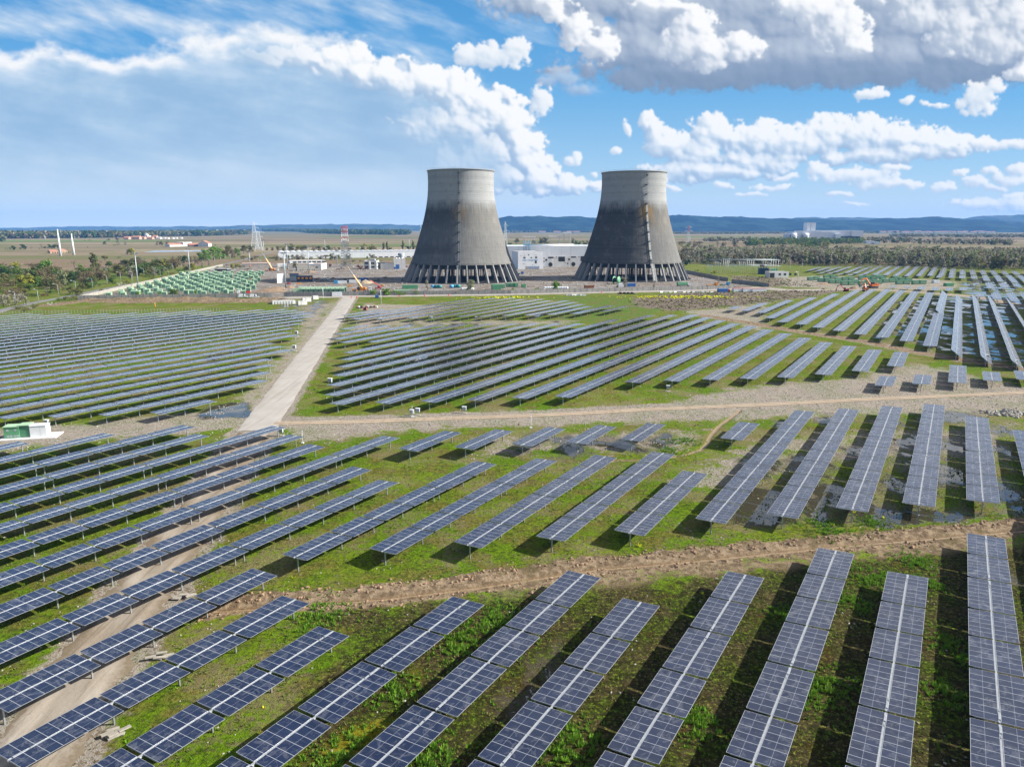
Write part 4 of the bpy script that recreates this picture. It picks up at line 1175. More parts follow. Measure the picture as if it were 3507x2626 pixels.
M_wallc = worn('precast_concrete', (.30, .285, .26), .18, .92, 0, .35, .75, .2, (.075, .07, .062))
M_wallp = worn('sunlit_precast', (.30, .285, .25), .12, .92, 0, .3, .45, .2, (.20, .17, .12))  # lit copy of the precast concrete, paler streaks stand in for sunlight
M_white = worn('white_cladding', (.66, .67, .68), .06, .5, 0, .15, .30, .4, (.34, .32, .29))
M_whitew = worn('white_render', (.62, .61, .58), .10, .85, 0, .3, .4, .3, (.28, .25, .2))
M_grey = worn('grey_panel', (.36, .39, .41), .12, .7, 0, .3, .4)
M_roofg = worn('grey_roof', (.33, .315, .30), .2, .9, 0, .2, .3)
M_roofr = worn('red_roof', (.34, .16, .105), .22, .9, 0, .3, .3)
M_roofp = worn('pinkish_roof', (.46, .36, .31), .15, .9, 0, .2, .3)
M_dark = plain('dark_opening', (.018, .02, .022), .5)
M_wglass = plain('window_glass', (.03, .045, .055), .12)
M_blue = worn('blue_paint', (.035, .13, .36), .15, .5, 0, 1, .2)
M_blue2 = worn('pale_blue_paint', (.07, .30, .52), .15, .5, 0, 1, .2)
M_green = worn('pale_green_paint', (.33, .48, .29), .08, .5, 0, .6, .18)
M_green2 = worn('mid_green_paint', (.105, .30, .155), .12, .5, 0, .6, .2)
M_louv = worn('dark_green_louvre', (.06, .135, .105), .2, .5, 0, 1, .2)
M_orange = worn('orange_paint', (.70, .27, .02), .12, .42, 0, 1, .25)
M_yellow = worn('yellow_paint', (.72, .36, .015), .10, .4, 0, 1, .2)
M_red = worn('red_paint', (.50, .03, .035), .12, .42, 0, 1, .2)
M_vwhite = worn('white_paint', (.70, .71, .71), .06, .4, 0, 1, .2)
M_tyre = plain('rubber', (.022, .022, .023), .85)
M_teal = worn('teal_paint', (.02, .20, .20), .15, .5)
M_rust = worn('rusty_metal', (.24, .10, .05), .25, .8, .2, 1)
M_earth = worn('earth_heap', (.25, .175, .115), .25, .95, 0, .8, .2, .2, (.15, .09, .06), .3)
M_sand = worn('sand_heap', (.34, .265, .18), .2, .95, 0, .8, .2, .2, (.25, .18, .12), .2)
M_stone = worn('pale_stone', (.30, .275, .235), .2, .9, 0, 1.5, .3)

def rot_of(a, b): return math.atan2(b[1] - a[1], b[0] - a[0])

def wall(name, P, h, label, mat_, gateh=None):
    root = empty(name, (P[0][0], P[0][1], 0), 0, label, 'wall')
    m, q = MB(), MB()
    for a, b in zip(P, P[1:]):
        L = math.hypot(b[0] - a[0], b[1] - a[1]); ang = rot_of(a, b)
        M = Matrix.Translation((a[0] - P[0][0], a[1] - P[0][1], 0)) @ Matrix.Rotation(ang, 4, 'Z')
        n = max(1, round(L / 4.6))
        for i in range(n):
            x0, x1 = L * i / n, L * (i + 1) / n
            dz = random.uniform(-.05, .05)
            m.box(x0 + .13, x1 - .13, -.07, .07, -.5, h + dz, 0, M)
            q.box(x0 - .12, x0 + .12, -.15, .15, -.5, h + .12, 0, M)
    m.build('panel', mat_, root); q.build('post', mat_, root)
    return root
wall('yard_wall', [gp(A1, 1285, 1285), gp(A3, 250, 1238)], 3.0, 'dark precast concrete wall in front of the green cabins', M_wallc)
wall('yard_wall', [gp(A3, 445, 1225), gp(A3, 1235, 1222)], 3.0, 'dark concrete wall left of the white gate container', M_wallc)
wall('yard_wall', [gp(A3, 1410, 1212), gp(Z5, 2212, 655), gp(Z6, 1000, 636), gp(Z6, 2000, 612)], 2.8, 'long dark concrete wall running below both cooling towers', M_wallc)
wall('yard_wall', [gp(A1, 1285, 1280), (-364, 948)], 2.5, 'pale sunlit concrete wall along the left side of the cabin yard', M_wallp)
wall('yard_wall', [gp(B6, 615, 535), gp(B6, 1032, 618)], 3.2, 'grey concrete wall receding right of the black-stained tower', M_wallc)
wall('yard_wall', [gp(B6, 1066, 632), gp(B6, 1420, 672)], 3.2, 'short grey concrete wall beyond the red-roofed white containers', M_wallc)

def building(name, label, cat, x, y, rz, w, d, h, wm=None, rm=None, roof='flat', rise=2.0, par=.7, win=(), group=None, eave=.3):
    """x,y: middle of the front; local -Y is the front, depth runs to +Y. win: (side, u0, u1, z0, z1, kind)"""
    wm, rm = wm or M_whitew, rm or M_roofg
    root = empty(name, (x, y, 0), rz, label, cat, group)
    m = MB(); m.box(-w / 2, w / 2, 0, d, -.5, h)
    if roof == 'flat' and par:
        for a, b, c, e in ((-w / 2, w / 2, 0, .3), (-w / 2, w / 2, d - .3, d), (-w / 2, -w / 2 + .3, .3, d - .3), (w / 2 - .3, w / 2, .3, d - .3)): m.box(a, b, c, e, h + .003, h + par)
    if roof == 'gable':
        m.add([(-w / 2, 0, h), (-w / 2, d, h), (-w / 2, d / 2, h + rise - .05), (w / 2, 0, h), (w / 2, d, h), (w / 2, d / 2, h + rise - .05)], [(0, 2, 1), (3, 4, 5)])
    m.build('wall', wm, root)
    r = MB()
    if roof == 'flat': r.box(-w / 2 + .31, w / 2 - .31, .31, d - .31, h + .004, h + .12)
    elif roof == 'gable':
        for s, y0, y1 in ((0, -eave, d / 2), (1, d + eave, d / 2)):
            za = h - eave * rise / (d / 2)
            v = [(-w / 2 - eave, y0, za), (w / 2 + eave, y0, za), (w / 2 + eave, y1, h + rise), (-w / 2 - eave, y1, h + rise)]
            v += [(a, b, c + .22) for a, b, c in v]
            r.add(v, [(0, 3, 2, 1), (4, 5, 6, 7), (0, 1, 5, 4), (1, 2, 6, 5), (2, 3, 7, 6), (3, 0, 4, 7)])
    elif roof == 'slab': r.box(-w / 2 - eave, w / 2 + eave, -eave, d + eave, h + .004, h + .55)
    elif roof == 'waves':
        n = int(w / 9)
        for i in range(n):
            x0 = -w / 2 + w * i / n; x1 = -w / 2 + w * (i + 1) / n
            prof = [(x0, h)] + [(x0 + (x1 - x0) * t, h + .25 + rise * math.sin(math.pi * t) ** .7) for t in (0, .15, .35, .5, .65, .85, 1)] + [(x1, h)]
            r.extr(prof[1:-1], -.2, d + .2)
    r.build('roof', rm, root)
    for s, u0, u1, z0, z1, kind in win:
        k = MB(); pm = {'window': M_wglass, 'opening': M_dark, 'door': M_grey, 'blue_door': M_blue}[kind]
        e = .035
        if s == 'f': k.box(u0, u1, -e, .02, z0, z1)
        elif s == 'r': k.box(w / 2 - .02, w / 2 + e, u0, u1, z0, z1)
        elif s == 'l': k.box(-w / 2 - e, -w / 2 + .02, u0, u1, z0, z1)
        k.build('door' if 'door' in kind else kind, pm, root)
    return root

def front_of(t, a, b):
    A, B = gp(t, *a), gp(t, *b)
    return ((A[0] + B[0]) / 2, (A[1] + B[1]) / 2, rot_of(A, B), math.hypot(B[0] - A[0], B[1] - A[1]))

# long white warehouse
A, B = gp(A3, 352, 607), gp(B4, 300, 278)
L = math.hypot(B[0] - A[0], B[1] - A[1]) + 60; an = rot_of(A, B)
wx, wy = A[0] + math.cos(an) * L / 2, A[1] + math.sin(an) * L / 2
building('warehouse', 'long white warehouse with a rippled roof behind the low yard buildings', 'warehouse', wx, wy, an, L, 45, 9.2, M_white, M_white, 'waves', 1.6,
         win=[('f', -L / 2 + u, -L / 2 + u + 1.8, 2.5, 6.2, 'opening') for u in (12, 78, 140, 186, 232)] + [('f', -L / 2 + 20 + 9 * k, -L / 2 + 26 + 9 * k, .1, 1.6, 'opening') for k in range(14, 26)])
# turbine hall and its annex
x, y, an, w = front_of(B5, (390, 482), (775, 480))
hall = building('turbine_hall', 'large white turbine hall with round black holes between the two towers', 'hall', x + 4, y, an, 150, 60, 25, M_white, M_white, 'flat', par=.4)
an0 = an
def hallx(px): return (gp(B5, px, 481)[0] - (x + 4)) * math.cos(an0) + (gp(B5, px, 481)[1] - y) * math.sin(an0)
cband = MB(); cband.box(-20, 74.9, -.5, -.005, 0, 12.6); cband.build('concrete_band', M_whitew, hall)
def disc(cx, cz, r, parent):
    m = MB(); n = 28
    v = [(cx + r * math.cos(2 * math.pi * k / n), yy, cz + r * math.sin(2 * math.pi * k / n)) for yy in (-.50, -.54) for k in range(n)]
    m.add(v, [tuple(range(n, 2 * n))] + [(k, n + k, n + (k + 1) % n, (k + 1) % n) for k in range(n)])
    m.build('round_opening', M_dark, parent)
for px, pz, r in ((454, 458, 2.6), (674, 456, 2.6), (412, 414, 1.25), (632, 411, 1.25), (392, 400, .7), (508, 389, .7), (727, 386, .7), (481, 391, .6), (595, 441, .6)):
    disc(hallx(px), z_at(y, *fp(B5, px, pz)), r, hall)
for p0, p1, q0, q1 in ((430, 478, 385, 400), (528, 592, 384, 430), (650, 697, 382, 395), (742, 774, 380, 428), (612, 625, 443, 455), (388, 396, 420, 432), (556, 590, 418, 430)):
    m = MB(); m.box(hallx(p0), hallx(p1), -.53, -.49, z_at(y, *fp(B5, p0, q1)), z_at(y, *fp(B5, p0, q0))); m.build('opening', M_dark, hall)
pipe = MB()
zt = z_at(y + 14, *fp(B5, 460, 281))
pipe.bar((hallx(235), 14, zt), (hallx(690), 14, zt), 1.9, 24)
for k in range(12):
    xx = hallx(245) + (hallx(680) - hallx(245)) * k / 11
    pipe.box(xx - .3, xx + .3, 12.5, 15.5, 25.2, max(25.6, zt - 1.85))
pipe.build('roof_pipe', M_white, hall)
m = MB()
for px in (195, 208, 222, 238, 252):
    m.bar((hallx(px), -6, 20), (hallx(px), -6, 31 + (px % 3)), .35, 6); 
m.box(hallx(190), hallx(255), -7, -5, 26.5, 27.2); m.build('roof_pipework', M_blue2, hall)
x2, y2, an2, w2 = front_of(B5, (150, 503), (385, 500))
annex = building('annex', 'white control building with scrawled blue writing beside the turbine hall', 'building', x2, y2, an2, w2, 32, 19.6, M_white, M_roofg, 'flat', par=.5)
def annx(px): return (gp(B5, px, 502)[0] - x2) * math.cos(an2) + (gp(B5, px, 502)[1] - y2) * math.sin(an2)
for p0, p1, q0, q1, kd in ((198, 220, 387, 401, 'window'), (270, 286, 389, 399, 'window'), (316, 337, 385, 400, 'window'), (314, 333, 423, 449, 'opening'), (245, 256, 362, 373, 'window'), (165, 185, 374, 376, 'opening'), (200, 222, 373, 375, 'opening'), (315, 336, 370, 373, 'opening'), (190, 212, 451, 453, 'opening'), (278, 294, 425, 427, 'opening'), (288, 294, 458, 464, 'opening')):
    m = MB(); m.box(annx(p0), annx(p1), -.05, .02, z_at(y2, *fp(B5, p0, q1)), z_at(y2, *fp(B5, p0, q0))); m.build(kd, M_wglass if kd == 'window' else M_dark, annex)
M_paint = plain('blue_spray_paint', (.10, .28, .55), .7)
def lettering(txt, size, parent, loc, rot, mat_, name='lettering'):
    cu = bpy.data.curves.new(name, 'FONT'); cu.body = txt; cu.size = size; cu.align_x = 'CENTER'; cu.extrude = .004
    o = bpy.data.objects.new(name, cu); COL.objects.link(o)
    dg = bpy.context.evaluated_depsgraph_get()
    me = bpy.data.meshes.new_from_object(o.evaluated_get(dg)); bpy.data.objects.remove(o)
    me.materials.clear(); me.materials.append(mat_)
    return link_mesh(name, me, parent, loc, rot)
lettering('sala controllo', 3.4, annex, ((annx(195) + annx(340)) / 2, -.06, z_at(y2, *fp(B5, 260, 424))), (math.pi / 2, 0, 0), M_paint)
m = MB(); m.box(annx(195), annx(330), -12, -11.4, 0, z_at(y2 - 11, *fp(B5, 260, 476))); bw = m.build('low_wall', M_wallc)
bw.location = (x2, y2, 0); bw.rotation_euler = (0, 0, an2); tag(bw, 'low concrete wall with faded graffiti before the white control building', 'wall')
m = MB()
for k in range(9): m.box(annx(222) + k * 1.5, annx(222) + k * 1.5 + .9 + (k % 3) * .2, -12.03, -11.99, 1.2 + (k % 2) * .4, 3.4 + (k % 3) * .3)
gr = m.build('graffiti', plain('faded_graffiti', (.22, .30, .48), .8), bw)

# low buildings left of the mast
def front_building(name, label, t, a, b, topy, depth, **kw):
    X_, Y_, an_, w_ = front_of(t, a, b)
    h_ = z_at(Y_, *fp(t, (a[0] + b[0]) / 2, topy))
    return building(name, label, kw.pop('cat', 'building'), X_, Y_, an_, w_, depth, h_, **kw), X_, Y_, an_, w_, h_
r_, X_, Y_, an_, w_, h_ = front_building('office_building', 'two-storey white office block with dark windows right of the lattice mast', A3, (1765, 782), (1975, 782), 650, 16, par=.8, wm=M_whitew, rm=M_roofp)
for u0, u1 in ((-w_ / 2 + .8, -w_ / 2 + 5.0), (.8, w_ / 2 - 2.6)):
    for z0 in (1.8, 6.0):
        m = MB(); m.box(u0, u1, -.05, .02, z0, z0 + 2.0); m.build('window', M_wglass, r_)
for k in range(3):
    for z0 in (1.8, 6.0):
        m = MB(); m.box(w_ / 2 - .02, w_ / 2 + .05, 2 + k * 4.6, 5.4 + k * 4.6, z0, z0 + 2.0); m.build('window', M_wglass, r_)
m = MB(); m.box(-w_ / 2 + 5.6, -.2, -2.0, -.01, 0, h_); m.build('stair_tower', M_whitew, r_)
m = MB(); m.box(-1.5, w_ / 2 - 3, 5, 11, h_ + .13, h_ + 2.6); m.build('roof_plant', M_grey, r_)
front_building('link_building', 'low dark glazed link building between the white office and the blue-doored block', A3, (1985, 775), (2110, 775), 672, 10, par=.3, wm=worn('dark_glazing', (.05, .075, .085), .2, .3, 0, 1, .2), rm=M_roofg)
r_, X_, Y_, an_, w_, h_ = front_building('plant_building', 'white block with a blue door left of the nearer cooling tower', B4, (80, 391), (190, 390), 300, 15, par=.9, wm=M_whitew)
m = MB(); m.box(-w_ / 2 + 2.4, -w_ / 2 + 6.4, -.06, .02, 0, 5.2); m.build('door', M_blue, r_)
m = MB(); m.box(-w_ / 2 + .2, -w_ / 2 + 2.0, -.06, .02, 0, 2.4); m.build('door', M_blue, r_)
for k in range(3): m = MB(); m.bar((-w_ / 4 + k * 3.2, 6, h_ + .1), (-w_ / 4 + k * 3.2, 6, h_ + 1.9), .8, 12); m.build('roof_vent', M_vwhite, r_)
front_building('plant_wing', 'lower white wing with a cluttered roof left of the blue-doored block', B4, (-45, 391), (78, 391), 345, 15, par=.9, wm=M_whitew)
r_, X_, Y_, an_, w_, h_ = front_building('canteen_building', 'long low white building with two roof levels left of the yard street', A3, (540, 688), (1130, 678), 648, 22, par=.9, wm=M_whitew, rm=M_roofg)
for k in range(7): m = MB(); m.box(-w_ / 2 + 4 + k * w_ / 7.4, -w_ / 2 + 4 + (k + .8) * w_ / 7.4, -.05, .02, .9, 2.9); m.build('window', M_wglass, r_)
r_, X_, Y_, an_, w_, h_ = front_building('workshop', 'low white workshop with a brown roof in front of the long low building', A3, (835, 790), (1060, 790), 700, 26, par=.7, wm=M_whitew, rm=M_roofp)
for k in range(2): m = MB(); m.box(-w_ / 2 + 4 + k * 5, -w_ / 2 + 7 + k * 5, -.05, .02, 2.2, 3.6); m.build('window', M_wglass, r_)
front_building('gatehouse', 'low white house behind the leftmost inner floodlight mast', A3, (340, 745), (520, 742), 698, 12, par=.6, wm=M_whitew, rm=M_roofg)
r_, X_, Y_, an_, w_, h_ = front_building('concrete_basin', 'grey open concrete basin with small holes along its foot', A3, (662, 806), (955, 800), 742, 14, par=1.0, wm=M_wallp)
for k in range(7): m = MB(); m.box(-w_ / 2 + 3 + k * 2.6, -w_ / 2 + 4 + k * 2.6, -.05, .02, .3, 1.2); m.build('opening', M_dark, r_)
r_, X_, Y_, an_, w_, h_ = front_building('parking_canopy', 'long pinkish flat canopy on posts at the far left of the yard', A2, (1870, 728), (2330, 722), 690, 16, roof='slab', wm=M_wallc, rm=M_roofp)
front_building('entrance_shelter', 'small flat-roofed shelter at the back corner of the cabin yard', A2, (1425, 812), (1625, 812), 780, 12, roof='slab', wm=M_wglass, rm=M_roofg)
r_, X_, Y_, an_, w_, h_ = front_building('metal_shed', 'blue-grey metal shed near the tall white slab', A3, (552, 965), (690, 962), 885, 13, roof='gable', rise=1.6, wm=M_grey, rm=worn('dark_sheet', (.12, .15, .17), .15, .5, .2))
X_, Y_ = gp(A3, 400, 1000); hh = hz(A3, (400, 1000), (400, 855))
m = MB(); m.box(-6.3, 6.3, -.3, .3, 0, hh); o = m.build('concrete_slab', M_whitew); o.location = (X_, Y_, 0); o.rotation_euler = (0, 0, YA + rad(62)); tag(o, 'tall white slab standing on edge beside a floodlight mast', 'slab')

# container cabins
def cabin_proto(name, w, d, h, body, front, label, cat, group):
    root = empty(name, (0, 0, 0), 0, label, cat, group)
    m = MB(); m.box(-w / 2, w / 2, -d / 2, d / 2, .25, h - .12); m.box(-w / 2 + .2, w / 2 - .2, -d / 2 + .2, d / 2 - .2, -.3, .245)
    m.build('body', body, root)
    m = MB(); m.box(-w / 2 - .08, w / 2 + .08, -d / 2 - .08, d / 2 + .08, h - .118, h); m.build('roof', body, root)
    m = MB(); m.box(-w / 2 + .3, w / 2 - .3, -d / 2 - .05, -d / 2 + .01, .5, h - .45); m.build('louvre_panel', front, root)
    return root
def place(root, x, y, rz, label=None, group=None, first=[0]):
    r = copy_tree(root, label, group); r.location = (x, y, 0); r.rotation_euler = (0, 0, rz); return r
proto = cabin_proto('green_cabin', 3.3, 5.2, 3.4, M_green, M_louv, 'green steel cabin', 'cabin', 'green cabins in the walled yard')
used = False
row = 0
org = (-283.5, 511.5)
for r in range(21):
    cnt = 0
    n = 11 if r < 14 else 9
    for k in range(n):
        u = 5.5 + k * 8.9 + (r % 2) * 3.6; v = 5 + r * 13.2
        px_ = org[0] + E1[0] * u + E2[0] * v; py_ = org[1] + E1[1] * u + E2[1] * v
        if random.random() < .09: continue
        if px_ > -186 - (py_ - 530) * .28: continue
        cnt += 1
        lb = 'pale green cabin, %s from the left in the %s row behind the dark wall' % (ordinal(cnt), ordinal(r + 1))
        q = place(proto, px_ + random.uniform(-.5, .5), py_ + random.uniform(-1.2, 1.2), YA + rad(random.gauss(6, 3)), lb, 'green cabins in the walled yard')
        if random.random() < .12: q.scale = (1, 1.1, 1.3)
g2_ = cabin_proto('green_container', 3.0, 7.5, 3.1, M_green, M_louv, 'green container', 'container', 'green containers by the gate')
n0 = gp(A3, 655, 1172); n1 = gp(A3, 1440, 1165)
for r in range(2):
    for k in range(10):
        if r == 0 and k == 0: continue
        t = k / 9.6
        place(g2_, n0[0] + (n1[0] - n0[0]) * t + r * -1.0, n0[1] + (n1[1] - n0[1]) * t + 4 + r * 10.5, YA, 'mid-green container by the yard gate, %s from the left in the %s row' % (ordinal(k + 1 - (1 if r == 0 else 0)), 'front' if r == 0 else 'back'), 'green containers by the gate')
q = place(g2_, n0[0] + .5, n0[1] + 3.2, YA + math.pi / 2, 'green container lying crosswise at the left end of the gate rows', 'green containers by the gate')
for o in list(proto.children) + [proto] + list(g2_.children) + [g2_]: bpy.data.objects.remove(o)

def box_thing(name, label, cat, t, x0, x1, ybase, ytop, mat_, depth=2.5, rz=None, group=None, lid=None, doors=True):
    a, b = gp(t, x0, ybase), gp(t, x1, ybase)
    w = math.hypot(b[0] - a[0], b[1] - a[1]); X_, Y_ = (a[0] + b[0]) / 2, (a[1] + b[1]) / 2
    h = max(.8, z_at(Y_, *fp(t, (x0 + x1) / 2, ytop)) - .3)
    root = empty(name, (X_, Y_, 0), YA if rz is None else rz, label, cat, group)
    m = MB(); m.box(-w / 2, w / 2, 0, depth, .12, h)
    n = max(3, int(w / .6))
    for k in range(n): xx = -w / 2 + (k + .5) * w / n; m.box(xx - .10, xx + .10, -.05, -.002, .25, h - .2)
    for sx in (-w / 2 + .1, w / 2 - .1): m.box(sx - .1, sx + .1, .1, depth - .1, -.2, .118)
    m.build('body', mat_, root)
    m = MB(); m.box(-w / 2 - .06, w / 2 + .06, -.07, depth + .06, h + .003, h + .14); m.build('roof', lid or mat_, root)
    if doors:
        m = MB()
        for s in (0, 1): m.box(w / 2 + .002, w / 2 + .05, .08 + s * depth / 2, depth / 2 - .06 + s * depth / 2, .2, h - .1)
        m.build('door', mat_, root)
    return root
BT = [('gate_container', 'white ribbed container standing in the gap of the yard wall', A3, 1242, 1398, 1226, 1158, M_vwhite, 3.0, None),
      ('site_container', 'white site container with a red mark behind the yellow crane', A3, 1335, 1478, 1016, 968, M_vwhite, 2.5, None),
      ('site_container', 'white site container partly hidden by the crane boom', A3, 1520, 1705, 1006, 955, M_vwhite, 2.5, None),
      ('tool_container', 'small blue container left of the white site containers', A3, 1268, 1330, 1020, 962, M_blue2, 2.5, None),
      ('waste_container', 'dark blue bin at the roadside below the wall', A3, 1948, 2006, 1256, 1205, M_blue, 2.6, None),
      ('storage_container', 'long green container before the left side of the nearer tower', B4, 162, 308, 580, 541, M_green2, 3.0, None),
      ('storage_container', 'low green container behind the wall, left of the long one', B4, 90, 250, 602, 585, M_green, 3.0, None),
      ('storage_container', 'pitched green container right of the white pile by the wall', B4, 1012, 1100, 587, 536, M_green2, 5.0, None),
      ('storage_container', 'small green box beside the pitched green container', B4, 1104, 1132, 572, 535, M_green2, 3.0, None),
      ('storage_container', 'green upright box, first of three below the turbine hall', B5, 40, 73, 672, 634, M_green2, 3.0, None),
      ('storage_container', 'green upright box, second of three below the turbine hall', B5, 81, 113, 672, 634, M_green2, 3.0, None),
      ('storage_container', 'green upright box, third of three below the turbine hall', B5, 118, 151, 672, 634, M_green2, 3.0, None),
      ('storage_container', 'lone green box right of the three upright ones', B5, 188, 226, 678, 643, M_green2, 3.0, None),
      ('skip', 'rusty brown open skip behind the long wall between the towers', B5, 780, 872, 682, 655, M_rust, 2.5, None),
      ('tarped_container', 'bright blue container in front of the right tower', B5, 1182, 1266, 670, 636, M_blue, 2.6, None),
      ('tarped_container', 'white tank container left of the bright blue one', B5, 1100, 1180, 672, 640, M_vwhite, 2.6, None),
      ('site_hut', 'blue hut beside the dirt road right of the towers', B6, 942, 1035, 722, 687, M_blue, 3.0, None),
      ('reefer_container', 'white container with red roof, left of its row', B6, 1082, 1168, 719, 682, M_vwhite, 2.6, M_red),
      ('reefer_container', 'white container with red roof, middle of its row', B6, 1172, 1252, 719, 682, M_vwhite, 2.6, M_red),
      ('reefer_container', 'white container at the right end of the red-roofed row', B7, 40, 186, 718, 683, M_vwhite, 2.6, M_red),
      ('switch_house', 'green transformer house behind the substation hut', B7, 200, 292, 524, 497, M_green2, 6.0, None),
      ('white_cabin', 'lone white cabin on the bare ground near the far puddles', B8, 482, 540, 585, 557, M_vwhite, 3.0, None),
      ('green_cabin', 'lone green cabin beside the white one near the far puddles', B8, 590, 666, 612, 583, M_green2, 3.5, None),
      ('skip', 'small red cabin behind the blue hut by the dirt road', B6, 1036, 1050, 718, 692, M_red, 2.6, None)]
for nm, lb, t, x0, x1, yb, yt, mt, dp, lid in BT:
    box_thing(nm, lb, nm.split('_')[-1], t, x0, x1, yb, yt, mt, dp, lid=lid)
# group of green cabins behind the right field
RC = [(605, 612), (662, 608), (705, 624), (755, 596), (766, 626), (808, 640), (818, 596), (866, 620), (868, 640), (925, 656), (930, 614), (990, 612), (992, 655), (1030, 640), (1090, 605), (1092, 654), (1150, 600), (1155, 646), (1205, 606), (1222, 644), (1262, 590)]
RC8 = [(10, 545), (50, 560), (75, 582), (15, 592), (130, 580), (165, 560), (195, 596), (215, 570), (255, 595), (275, 575), (335, 596), (400, 594)]
gproto = cabin_proto('green_cabin', 5.0, 4.0, 3.3, M_green2, M_green, 'green cabin', 'cabin', 'green cabins behind the right field')
i = 0
for t, lst in ((B7, RC), (B8, RC8)):
    for a in lst:
        i += 1
        X_, Y_ = gp(t, *a)
        place(gproto, X_, Y_ + 2.5, YA + rad(-18), 'mid-green cabin on the bare ground behind the right field, %s of the cluster' % ordinal(i), 'green cabins behind the right field')
for o in list(gproto.children) + [gproto]: bpy.data.objects.remove(o)

# inverter station at the left foreground
x0, y0 = gp(T5, 40, 415); x1, y1 = gp(T5, 405, 395)
an = rot_of((x0, y0), (x1, y1)); w = math.hypot(x1 - x0, y1 - y0)
inv = empty('inverter_station', (x0, y0, 0), an, 'green and white inverter cabin on a concrete plinth by the left dirt apron', 'cabin')
m = MB(); m.box(-.8, w + 2.2, -1.2, 4.0, -.2, .22); m.build('plinth', M_whitew, inv)
hh = z_at(y0, *fp(T5, 100, 312))
m = MB(); m.box(0, w * .36, 0, 2.6, .22, hh); m.build('green_cabinet', M_green2, inv)
m = MB(); m.box(-.12, w * .36 + .1, -.15, 2.8, hh + .003, hh + .14); m.build('cabinet_roof', M_green, inv)
m = MB(); m.box(w * .36 + .02, w * .60, .25, 2.6, .22, hh + .2); m.build('fan_bay', M_louv, inv)
m = MB()
for k in range(9): m.box(w * .37, w * .59, .20, .245, .5 + k * .28, .66 + k * .28)
m.build('louvres', M_green2, inv)
m = MB(); m.box(w * .34, w * .62, -.1, 2.8, hh + .21, hh + .34); m.build('bay_roof', M_green, inv)
m = MB(); m.box(w * .605, w, .05, 2.5, .22, hh - .05); m.build('white_cabinet', M_vwhite, inv)
m = MB(); m.box(w * .60, w + .1, -.05, 2.6, hh - .047, hh + .07); m.build('white_roof', M_vwhite, inv)
for u, z in ((.06, 1.9), (.24, 1.9), (.06, .5), (.13, .5), (.22, .5), (.29, .5)):
    m = MB(); m.box(w * u, w * u + .5, -.03, .01, z, z + .42); m.build('vent', M_grey, inv)
m = MB(); m.bar((-1.2, -1.0, 0), (-1.2, -1.0, 5.6), .06, 6); o = m.build('mast', M_galv, inv)
# combiner boxes on feet
def combiner(x, y, label, s=1.0):
    root = empty('combiner_box', (x, y, 0), -AZ + rad(20), label, 'combiner box', 'combiner boxes between the rows')
    m = MB(); m.box(-.5 * s, .5 * s, -.28 * s, .28 * s, .85 * s, 1.75 * s); m.build('cabinet', M_grey, root)
    m = MB(); m.box(-.58 * s, .58 * s, -.38 * s, .36 * s, 1.753 * s, 1.83 * s); m.build('roof', M_vwhite, root)
    m = MB()
    for sx in (-.4, .4): m.box(sx * s - .05, sx * s + .05, -.05, .05, .12, .85 * s - .003)
    m.build('stand', M_galv, root)
    m = MB(); m.box(-.75 * s, .75 * s, -.5 * s, .5 * s, -.1, .118); m.build('footing', M_stone, root)
for t, p, lb in ((T6, (208, 380), 'grey combiner box behind the end of a tracker at the old lane'), (T6, (1382, 203), 'larger grey box beside the thin white post above the dirt track'), (T6, (1332, 215), 'small grey box at the foot of the thin white post'),
                 (T6, (1782, 188), 'grey box alone above the dirt track below the middle field'), (Z6, (1445, 1475), 'white combiner box below the middle field near the gravel'), (T5, (405, 305), 'grey box on the slab behind the white inverter cabinet'),
                 (Z5, (690, 1425), 'white box at the left end of a middle-field row'), (Z5, (408, 1010), 'white box right of the left field beside the concrete road'), (Z5, (390, 1135), 'white post-mounted box beside the concrete road'),
                 (Z5, (1540, 880), 'grey box between the middle and the far field'), (Z5, (1920, 882), 'white box below the far field, right of the post'), (Z5, (1115, 893), 'small white box between the far field and the middle field'),
                 (Z7, (590, 908), 'box by the muddy track at the third right-field row'), (Z7, (1080, 993), 'box by the muddy track below the flooded rows'), (Z7, (1465, 1068), 'box at the near end of the half-tilted row'), (Z7, (1912, 1145), 'box at the near end of a steeply tilted row'),
                 (Z7, (2135, 1190), 'box by the muddy track at the right frame edge')):
    X_, Y_ = gp(t, *p); combiner(X_, Y_, lb, 1.0 if Y_ < 220 else 1.25)
def pole(name, t, base, top, r, label, cat='post', mat_=None):
    X_, Y_ = gp(t, *base); h = hz(t, base, top)
    m = MB(); m.bar((0, 0, -.2), (0, 0, h), r, 8, r * .7); m.box(-.3, .3, -.3, .3, -.1, .18); m.box(-.12, .12, -.1, .1, h - .003, h + .2)
    o = m.build(name, mat_ or M_vwhite); o.location = (X_, Y_, 0); tag(o, label, cat)
pole('weather_post', T6, (392, 445), (392, 345), .06, 'white post with a sensor box right of the old lane')
pole('weather_post', T7, (147, 315), (147, 205), .05, 'thin white post among the puddles below the dirt track')
pole('weather_post', T6, (1335, 220), (1335, 135), .05, 'thin white post standing by two grey boxes')
pole('weather_post', Z5, (1540, 890), (1540, 845), .12, 'white post between the far field and the middle field')
pole('weather_post', A3, (2045, 1335), (2040, 1125), .18, 'tall thin pole beside the blue bin')
pole('weather_post', A3, (1092, 1255), (1090, 1080), .18, 'thin pole in front of the green containers by the gate')
pole('marker_post', A2, (440, 1395), (438, 1332), .22, 'yellow marker post in the grass below the earth bank', 'post', M_yellow)
